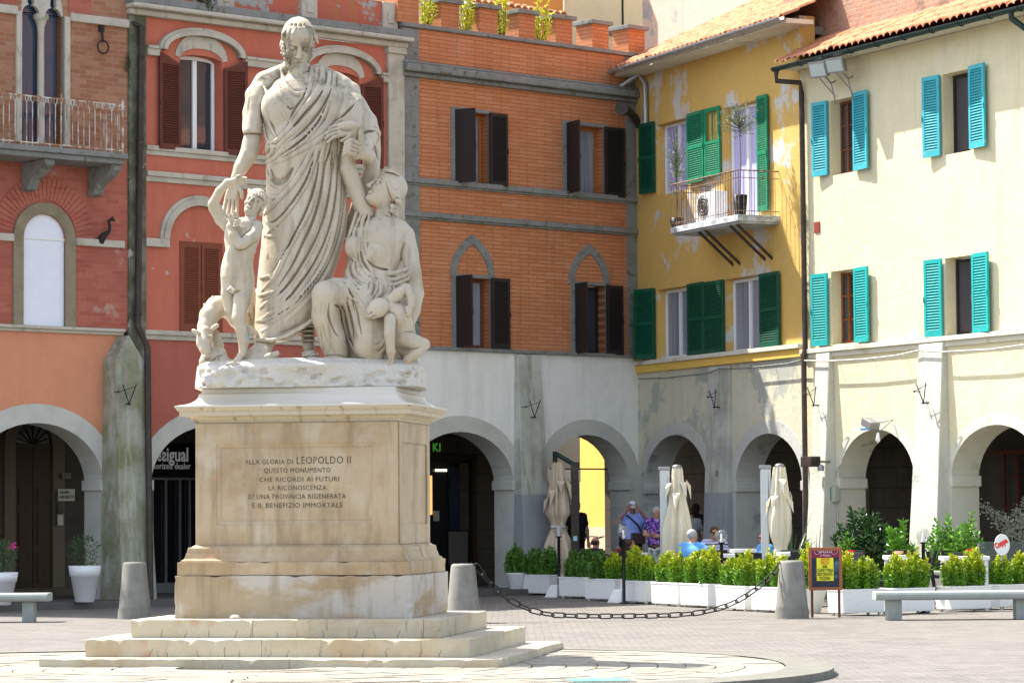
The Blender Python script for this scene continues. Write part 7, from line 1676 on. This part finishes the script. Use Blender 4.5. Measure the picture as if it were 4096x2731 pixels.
# balcony things
ub,zb=F4.uz('d',690,1290,-.4); zz0=zt_
p=F4.W(F4.uz('d',700,1290,-.35)[0],-.35,zz0); t=thing('air_conditioner','white air conditioner unit with a round fan grille on the yellow balcony','air conditioner',tuple(p),F4.a); MB().box(-.42,.42,-.15,.15,.08,.68).build('casing',K['pvc'],t,bevel=.015); mb=MB(); 
for r_ in (.08,.14,.2,.25): mb.tube([(-.1+r_*math.cos(q_),-.155,.38+r_*math.sin(q_)) for q_ in np.linspace(0,6.283,20)],.008,4)
mb.build('fan_grille',K['steel'],t); MB().lathe([(.24,-.152),(.24,-.151)],20).v; bx(t,'fan_recess',K['shblack'],-.3,.1,-.153,-.151,.2,.56)
def bpot(w,x,yp,dep,hp,lab,ptlab,rx,hh,stemz,n,seed):
    u=F4.uz(w,x,yp,dep)[0]; p=F4.W(u,dep,zz0); t=thing('balcony_pot',lab,'pot',tuple(p)); MB().lathe([(.11,0),(.15,hp),(.13,hp),(.0,hp-.03)],16).build('pot_body',K['blackpaint'],t)
    t2_=thing('olive_tree',ptlab,'tree',tuple(p+Vector((0,0,hp-.03)))); r=random.Random(seed); P=[]; st=MB().tube([(0,0,0),(.02,0,stemz*.6),(0,.02,stemz+hh*.4)],[.012,.010,.007],5)
    for i in range(n):
        v=Vector((r.gauss(0,.5),r.gauss(0,.5),r.gauss(0,.5)))
        if v.length>1.15: v.normalize()
        e_=Vector((v.x*rx,v.y*rx*.7,stemz+hh*.5+v.z*hh*.5)); b_=Vector((0,0,stemz+hh*.3+v.z*hh*.2)); st.tube([b_,e_],.004,3)
        for k in range(7): P.append((b_.lerp(e_,.4+.6*r.random())+Vector((r.gauss(0,.02),r.gauss(0,.02),r.gauss(0,.02))),(v.x,v.y,.3)))
    v,f=leafmesh(P,.075,seed,.32); MB().add(v,f).build('crown',K['leafo'],t2_); st.build('trunk',K['stem'],t2_)
bpot('d',880,1300,-.75,.42,'black square pot at the right corner of the balcony','olive tree with a bare stem in the right balcony pot',.42,.85,1.15,70,5)
bpot('d',480,1330,-.72,.22,'black pot at the left end of the balcony','slim olive tree standing in the left balcony pot',.22,1.5,.55,60,6)
# bicycle in the shade
p=gnd('k',1240,1120,PF); bp=wpt('k',1240,960,62.0); t=thing('bicycle','dark bicycle parked in the shade behind the bald man','bicycle',(bp.x,bp.y,PF),.5)
def wheel(x):
    w_=MB(); w_.tube([(x+.33*math.cos(q_),0,.34+.33*math.sin(q_)) for q_ in np.linspace(0,2*math.pi,25)[:-1]],.017,6,closed=True); o=w_.build('wheel',K['blackpaint'],t); s_=MB()
    for i in range(12): q_=i*math.pi/6; s_.tube([(x,0,.34),(x+.32*math.cos(q_),0,.34+.32*math.sin(q_))],.002,3)
    s_.build('spokes',K['steel'],o)
wheel(-.52); wheel(.52)
MB().tube([(-.52,0,.34),(-.15,0,.32),(.36,0,.75),(-.22,0,.80),(-.15,0,.32)],.015,6).tube([(-.52,0,.34),(-.22,0,.78)],.011,6).tube([(.52,0,.34),(.40,0,.66),(.33,0,1.0)],.015,6).build('frame',K['greenpipe'],t)
MB().tube([(.33,0,1.0),(.40,-.05,1.05),(.36,-.28,1.06),(.20,-.30,1.02)],.012,6).tube([(.33,0,1.0),(.40,.05,1.05),(.36,.28,1.06),(.20,.30,1.02)],.012,6).build('handlebar',K['steel'],t)
MB().lathe([(.0,.0),(.07,.01),(.09,.05),(0,.06)],10,(-.24,0,.86),sx=1.5).tube([(-.22,0,.78),(-.24,0,.88)],.012,5).build('saddle',K['blackpaint'],t)
# coat on chair
p=wpt('l',572,985,56.2); t=thing('folded_jacket','grey jacket hanging over the rattan chair by the ivory parasol','jacket',tuple(p)); s=SDF((p.x-.25,p.y-.25,p.z-.35),(p.x+.3,p.y+.25,p.z+.22),.012)
for i in range(9): r=random.Random(i); s.cap((p.x-.12+.03*i,p.y-.05+.02*math.sin(i*2),p.z+.10+.02*math.cos(i)),(p.x-.15+.035*i,p.y-.07,p.z-.22+.02*math.sin(i*3)),.045,.035,.015)
s.build('jacket_cloth',mat('grey_jacket',(.42,.44,.42,1),.9,[dict(s=9,lo=.45,hi=.55,c=(.08,.09,.09,1),k=.8)]),t,2,tuple(p))
# ================= people =================
def person(label,loc,face,J,shirt,trous,hairm,skin=None,sleeve=.5,hairstyle='short',parts=None,scale=1,headrot=(0,0,0),hemz=None,glasses=False,long_sleeve=False,fat=1.0):
    """J: joints in metres, local frame facing -Y"""
    skin=skin or K['skin']; t=thing('person',label,'person',loc,face,group=None); t.scale=(scale,)*3
    h=.012
    pts=np.array(list(J.values())); lo=pts.min(0)-.28; hi=pts.max(0)+.28
    g=lambda k: np.array(J[k],float)
    def limb(s,a,b,ra,rb,k=.03): s.cap(g(a),g(b),ra,rb,k)
    def body(s,e=0,arms=True,legs=True,torso=True,slv=1.0):
        if torso:
            c,p_,n=g('chest'),g('pelvis'),g('neck'); w=(g('shR')-g('shL')); wn=w/np.linalg.norm(w)
            s.cap(c-wn*.09*fat,c+wn*.09*fat,.115*fat+e,.115*fat+e,.05); s.cap(c-wn*.05,p_-wn*.05,.125*fat+e,.13*fat+e,.06); s.cap(c+wn*.05,p_+wn*.05,.125*fat+e,.13*fat+e,.06)
            s.cap(p_-wn*.08,p_+wn*.08,.115+e,.115+e,.05); s.cap(g('shL'),g('shR'),.06+e,.06+e,.05); s.cap(g('shL')*.3+n*.7,g('shL'),.05+e,.055+e,.05); s.cap(g('shR')*.3+n*.7,g('shR'),.05+e,.055+e,.05)
        if arms:
            for q in 'LR':
                a,b,c=g('sh'+q),g('el'+q),g('wr'+q)
                if slv>=1: s.cap(a,b,.052+e,.042+e,.02); s.cap(b,c,.040+e,.028+e,.015)
                else: s.cap(a,a+(b-a)*slv,.060+e,.056+e,.02)
        if legs:
            for q in 'LR': s.cap(g('hip'+q),g('kn'+q),.085+e,.06+e,.03); s.cap(g('kn'+q),g('an'+q),.055+e,.04+e,.02)
    s=SDF(lo,hi,h); body(s,0); s.cap(g('neck')-np.array((0,0,.02)),g('head')-np.array((0,0,.05)),.055,.05,.03)
    T,e,cp=head(s,g('head'),.235,headrot,k=.03)
    for q in 'LR':
        wv=g('wr'+q); d=J.get('hd'+q); d=np.array(d if d is not None else (wv-g('el'+q)),float); hand(s,wv,d,(1 if q=='L' else -1,-.3,.2),.18,.010,.5)
        f=g('an'+q); s.cap(f-np.array((0,0,.02)),f+np.array((0,-.16,-.05)),.04,.035,.03)
    s.build('body',skin,t,1)
    s=SDF(lo,hi,h); body(s,.014,True,False,True,slv=sleeve if not long_sleeve else 1.0); 
    hz=hemz if hemz is not None else J['pelvis'][2]-.08
    s.cut(2,hz,'>'); s.ell(g('neck')+np.array((0,-.02,.05)),(.075,.075,.06),.01,'-'); s.build('shirt',shirt,t,1)
    s=SDF(lo,hi,h); s.cap(g('pelvis')-np.array((.08,0,0)),g('pelvis')+np.array((.08,0,0)),.132,.132,.04)
    for q in 'LR': s.cap(g('hip'+q),g('kn'+q),.10,.078,.03); s.cap(g('kn'+q),g('an'+q),.075,.065,.02)
    s.build('trousers',trous,t,1)
    for q in 'LR':
        f=g('an'+q); s=SDF(f-np.array((.12,.3,.15)),f+np.array((.12,.12,.12)),.012); s.cap(f+np.array((0,.02,-.03)),f+np.array((0,-.19,-.055)),.052,.042,.02); s.cut(2,J['an'+q][2]-.095,'>'); s.build('shoe',K['blackpaint'],t,1)
    if hairstyle!='none':
        s=SDF(g('head')-.25,g('head')+.25,.009); M=np.array(Euler(headrot).to_matrix()); 
        def he(p,r,op='+'): s.ell(g('head')+M@(np.array(p)*.235),np.array(r)*.235,.01,op,headrot)
        if hairstyle=='cap': he((0,.03,.22),(.37,.43,.30)); he((0,-.30,.20),(.26,.28,.05)); he((0,0,-.26),(.8,.8,.36),'-')
        elif hairstyle=='bald': he((0,.10,.05),(.365,.42,.30)); he((0,-.30,.3),(.5,.42,.7),'-'); he((0,-.05,.42),(.31,.42,.26),'-'); he((0,0,-.5),(.8,.8,.32),'-')
        elif hairstyle=='long': he((0,.10,.10),(.38,.43,.44)); he((0,.22,-.25),(.34,.24,.40)); he((0,-.46,-.12),(.30,.36,.42),'-')
        elif hairstyle=='curly':
            he((0,.08,.14),(.36,.42,.38)); r=random.Random(3)
            for i in range(26): a=r.uniform(0,6.28); z=r.uniform(-.1,.42); q_=math.sqrt(max(.1,1-(z/.55)**2)); he((.36*q_*math.cos(a),.08+.40*q_*math.sin(a),z),(.09,.09,.08))
            he((0,-.50,-.10),(.30,.34,.36),'-')
        else: he((0,.08,.14),(.355,.42,.38)); he((0,-.48,-.06),(.34,.34,.34),'-'); he((0,0,-.55),(.8,.8,.42),'-')
        s.build('hair' if hairstyle!='cap' else 'cap',hairm,t,1)
    if glasses:
        M=Euler(headrot).to_matrix(); mb=MB()
        for sx in (-1,1): 
            c=Vector(J['head'])+M@(Vector((sx*.135,-.43,.015))*.235); mb.lathe([(0,-.006),(.026,-.004),(.026,.004),(0,.006)],10)
            n_=len(mb.v)-40; 
            for k in range(n_,len(mb.v)): v=mb.v[k]; mb.v[k]=tuple(c+M@Vector((v[0],v[2],v[1]*.75)))
            mb.tube([c,Vector(J['head'])+M@(Vector((sx*.34,.02,.03))*.235)],.003,4)
        mb.build('sunglasses',K['blackpaint'],t)
    return t
def standing(**k):
    J=dict(pelvis=(0,0,.98),chest=(0,0,1.27),neck=(0,0,1.46),head=(0,-.02,1.61),shL=(.17,0,1.41),shR=(-.17,0,1.41),elL=(.25,.02,1.12),elR=(-.25,.02,1.12),wrL=(.24,-.08,.88),wrR=(-.24,-.08,.88),hipL=(.09,0,.93),hipR=(-.09,0,.93),knL=(.10,-.02,.50),knR=(-.10,-.02,.50),anL=(.10,0,.09),anR=(-.10,0,.09)); J.update(k); return J
def seated(**k):
    J=dict(pelvis=(0,.08,.56),chest=(0,.10,.86),neck=(0,.09,1.05),head=(0,.05,1.20),shL=(.17,.09,1.00),shR=(-.17,.09,1.00),elL=(.24,-.02,.76),elR=(-.24,-.02,.76),wrL=(.16,-.24,.76),wrR=(-.16,-.24,.76),hipL=(.10,.05,.53),hipR=(-.10,.05,.53),knL=(.14,-.40,.52),knR=(-.14,-.40,.52),anL=(.14,-.36,.09),anR=(-.14,-.36,.09)); J.update(k); return J
def gp(w,x,yt,Y,H,z=PF):
    p=wpt(w,x,yt,Y); return (p.x,p.y,z),(p.z-z)/H
cb_=mat('pale_blue_shirt',(.22,.30,.72,1),.8,[dict(s=30,lo=.45,hi=.6,c=(.30,.40,.80,1))]); dkt=mat('dark_trousers',(.03,.028,.03,1),.9); khaki=mat('khaki_shorts',(.30,.26,.20,1),.9)
flo=mat('floral_blouse',(.05,.03,.20,1),.8,[dict(s=16,lo=.52,hi=.56,c=(.35,.12,.45,1),det=2),dict(s=22,lo=.60,hi=.63,c=(.70,.55,.75,1),det=2)])
grey=mat('grey_hair',(.42,.42,.42,1),.8); dkh=mat('dark_hair',(.025,.018,.013,1),.6); brh=mat('brown_hair',(.08,.04,.02,1),.6); white_=mat('white_cap_cloth',(.62,.64,.68,1),.8)
L_,s_=gp('l',377,524,60.9,1.74,PF)
cam_=person('man in a pale blue shirt and light cap photographing us, leaning on the arcade pier',L_,0,standing(elR=(-.34,-.10,1.28),wrR=(-.11,-.26,1.55),elL=(.34,-.10,1.26),wrL=(.11,-.26,1.55),hdR=(.3,-.05,.6),hdL=(-.3,-.05,.6)),cb_,dkt,white_,K['skind'],hairstyle='cap',scale=s_)
def held(nm,lab,cat_,base,off,rz=0): 
    p=Vector(base.location)+Matrix.Rotation(base.rotation_euler.z,3,'Z')@(Vector(off)*base.scale[0]); return thing(nm,lab,cat_,tuple(p),base.rotation_euler.z)
t=held('camera','compact silver camera held up to the face of the man in the cap','camera',cam_,(0,-.30,1.575)); MB().box(-.06,.06,-.015,.03,0,.07).build('camera_body',K['steel'],t,bevel=.005); MB().lathe([(.028,-.03),(.028,0)],16).v
mb=MB(); mb.lathe([(.030,0),(.030,.035)],18,(0,0,0)); mb.v=[(v[0],-.015-v[2],.035+v[1]) for v in mb.v]; mb.f=[f[::-1] for f in mb.f]; ln_=mb.build('lens',mat('white_lens_ring',(.7,.7,.7,1),.3),t); mb=MB(); mb.lathe([(.017,0),(.017,.003)],14); mb.v=[(v[0],-.051-v[2],.035+v[1]) for v in mb.v]; mb.f=[f[::-1] for f in mb.f]; mb.build('glass',K['black'],ln_)
t=held('shoulder_bag','dark brown shoulder bag slung across the man with the camera','bag',cam_,(.10,-.17,.86)); MB().box(-.15,.15,-.06,.03,0,.24).build('bag_body',mat('brown_leather',(.05,.028,.02,1),.6),t,bevel=.02); MB().tube([(.08,-.02,.24),(-.02,-.03,.42),(-.17,-.02,.56),(-.24,.08,.62)],.02,6).build('strap',K['blackpaint'],t)
L_,s_=gp('l',578,570,60.2,1.74,PF); wm=person('grey-haired woman in a purple floral blouse standing with folded arms',L_,0,standing(elR=(-.26,-.04,1.13),wrR=(.02,-.20,1.08),elL=(.26,-.04,1.13),wrL=(-.04,-.17,1.12),hdR=(1,0,0),hdL=(-1,0,0)),flo,dkt,grey,K['skin'],hairstyle='curly',scale=s_,fat=1.12)
t=held('folded_fan','pale folded newspaper held by the woman in the floral blouse','newspaper',wm,(.06,-.24,.86)); MB().add([(0,0,.2),(.16,.02,.22),(.20,.02,.06),(.12,.01,-.04),(0,0,.2),(.16,.03,.22),(.20,.03,.06),(.12,.02,-.04)],[(0,1,2,3),(7,6,5,4)]).build('paper',K['signw'],t); bx(t,'blue_sheet',mat('blue_paper',(.02,.08,.6,1),.5),.08,.18,-.02,-.012,-.08,.06)
L_,s_=gp('l',865,590,62.5,1.72,PF); p1=person('person in a grey top walking away through the shaded arch',L_,math.pi,standing(),mat('grey_tshirt',(.36,.35,.36,1),.85),dkt,brh,hairstyle='short',scale=s_)
L_,s_=gp('l',905,555,64.0,1.72,PF); p2=person('person in black with a red shoulder bag in the shaded arch',L_,math.pi-.3,standing(),mat('black_top',(.02,.02,.022,1),.85),dkt,dkh,hairstyle='long',scale=s_)
t=held('red_bag','dark red shoulder bag hanging from the person in black','bag',p2,(-.32,.0,.78)); MB().box(-.16,.16,-.07,.07,0,.30).build('bag_body',mat('red_leather',(.35,.03,.03,1),.6),t,bevel=.02); MB().tube([(-.1,0,.3),(.0,0,.66),(.1,0,.3)],.01,5).build('handle',K['signw'],t)
L_,s_=gp('k',1185,600,63.6,1.72,PF); person('woman in a black dress standing behind the folded beige parasol',L_,.5,standing(elL=(.25,-.02,1.12)),mat('black_dress',(.018,.016,.018,1),.85),mat('black_leggings',(.018,.016,.018,1),.85),dkh,hairstyle='long',scale=s_,hemz=.6)
# seated people
bsh=mat('sky_blue_tshirt',(.13,.36,.72,1),.85)
def sgp(w,x,yt,Y,H=1.33): 
    p=wpt(w,x,yt,Y); return (p.x,p.y,G),(p.z-G)/H
stripe=mat('striped_polo',(.52,.52,.75,1),.85); 
def stripes(name,c1,c2,c3):
    m=mat(name,c1,.85); nt=m.node_tree; tc=nt.nodes.new('ShaderNodeTexCoord'); sp=nt.nodes.new('ShaderNodeSeparateXYZ'); nt.links.new(tc.outputs['Object'],sp.inputs[0]); mm=nt.nodes.new('ShaderNodeMath'); mm.operation='FRACT'; ml=nt.nodes.new('ShaderNodeMath'); ml.operation='MULTIPLY'; ml.inputs[1].default_value=9; nt.links.new(sp.outputs[2],ml.inputs[0]); nt.links.new(ml.outputs[0],mm.inputs[0]); r=nt.nodes.new('ShaderNodeValToRGB'); r.color_ramp.interpolation='CONSTANT'; e=r.color_ramp.elements; e[0].color=c1; e[1].position=.3; e[1].color=c2; a=e.new(.55); a.color=c1; b=e.new(.78); b.color=c3; nt.links.new(mm.outputs[0],r.inputs[0]); nt.links.new(r.outputs[0],nt.nodes['Principled BSDF'].inputs['Base Color']); return m
stripe=stripes('striped_polo',(.62,.62,.72,1),(.30,.32,.62,1),(.05,.05,.12,1)); stripe2=stripes('navy_striped_shirt',(.03,.05,.14,1),(.60,.62,.68,1),(.03,.05,.14,1))
L_,s_=sgp('l',885,760,54.6); person('grey-haired man in a sky blue t-shirt seated with his back to us',L_,math.pi-.35,seated(elL=(.30,.10,.84),elR=(-.36,.12,.88),wrR=(-.60,.16,.72),hdR=(-.6,.1,-.8)),bsh,khaki,grey,K['skin'],scale=s_,headrot=(0,0,-.5),fat=1.15)
L_,s_=sgp('l',1065,736,56.6); person('man in sunglasses and a striped polo shirt seated facing us',L_,.1,seated(),stripe,dkt,brh,K['skin'],scale=s_,glasses=True,fat=1.1)
L_,s_=sgp('l',1452,780,54.9); person('man with sunglasses and a light blue shirt seated beside the second ivory parasol',L_,-1.1,seated(),bsh,dkt,brh,K['skin'],scale=s_,glasses=True)
L_,s_=sgp('l',85,828,57.4,1.33); person('bald man in a navy striped shirt seated beside the bicycle',L_,2.1,seated(),stripe2,dkt,dkh,K['skind'],scale=s_,hairstyle='bald',headrot=(0,0,.2))
L_,s_=sgp('l',378,842,58.4,1.33); person('brown-haired woman seated at the left table, seen in profile',L_,1.2,seated(),mat('rust_top',(.20,.05,.04,1),.85),dkt,brh,K['skin'],scale=s_,hairstyle='long')
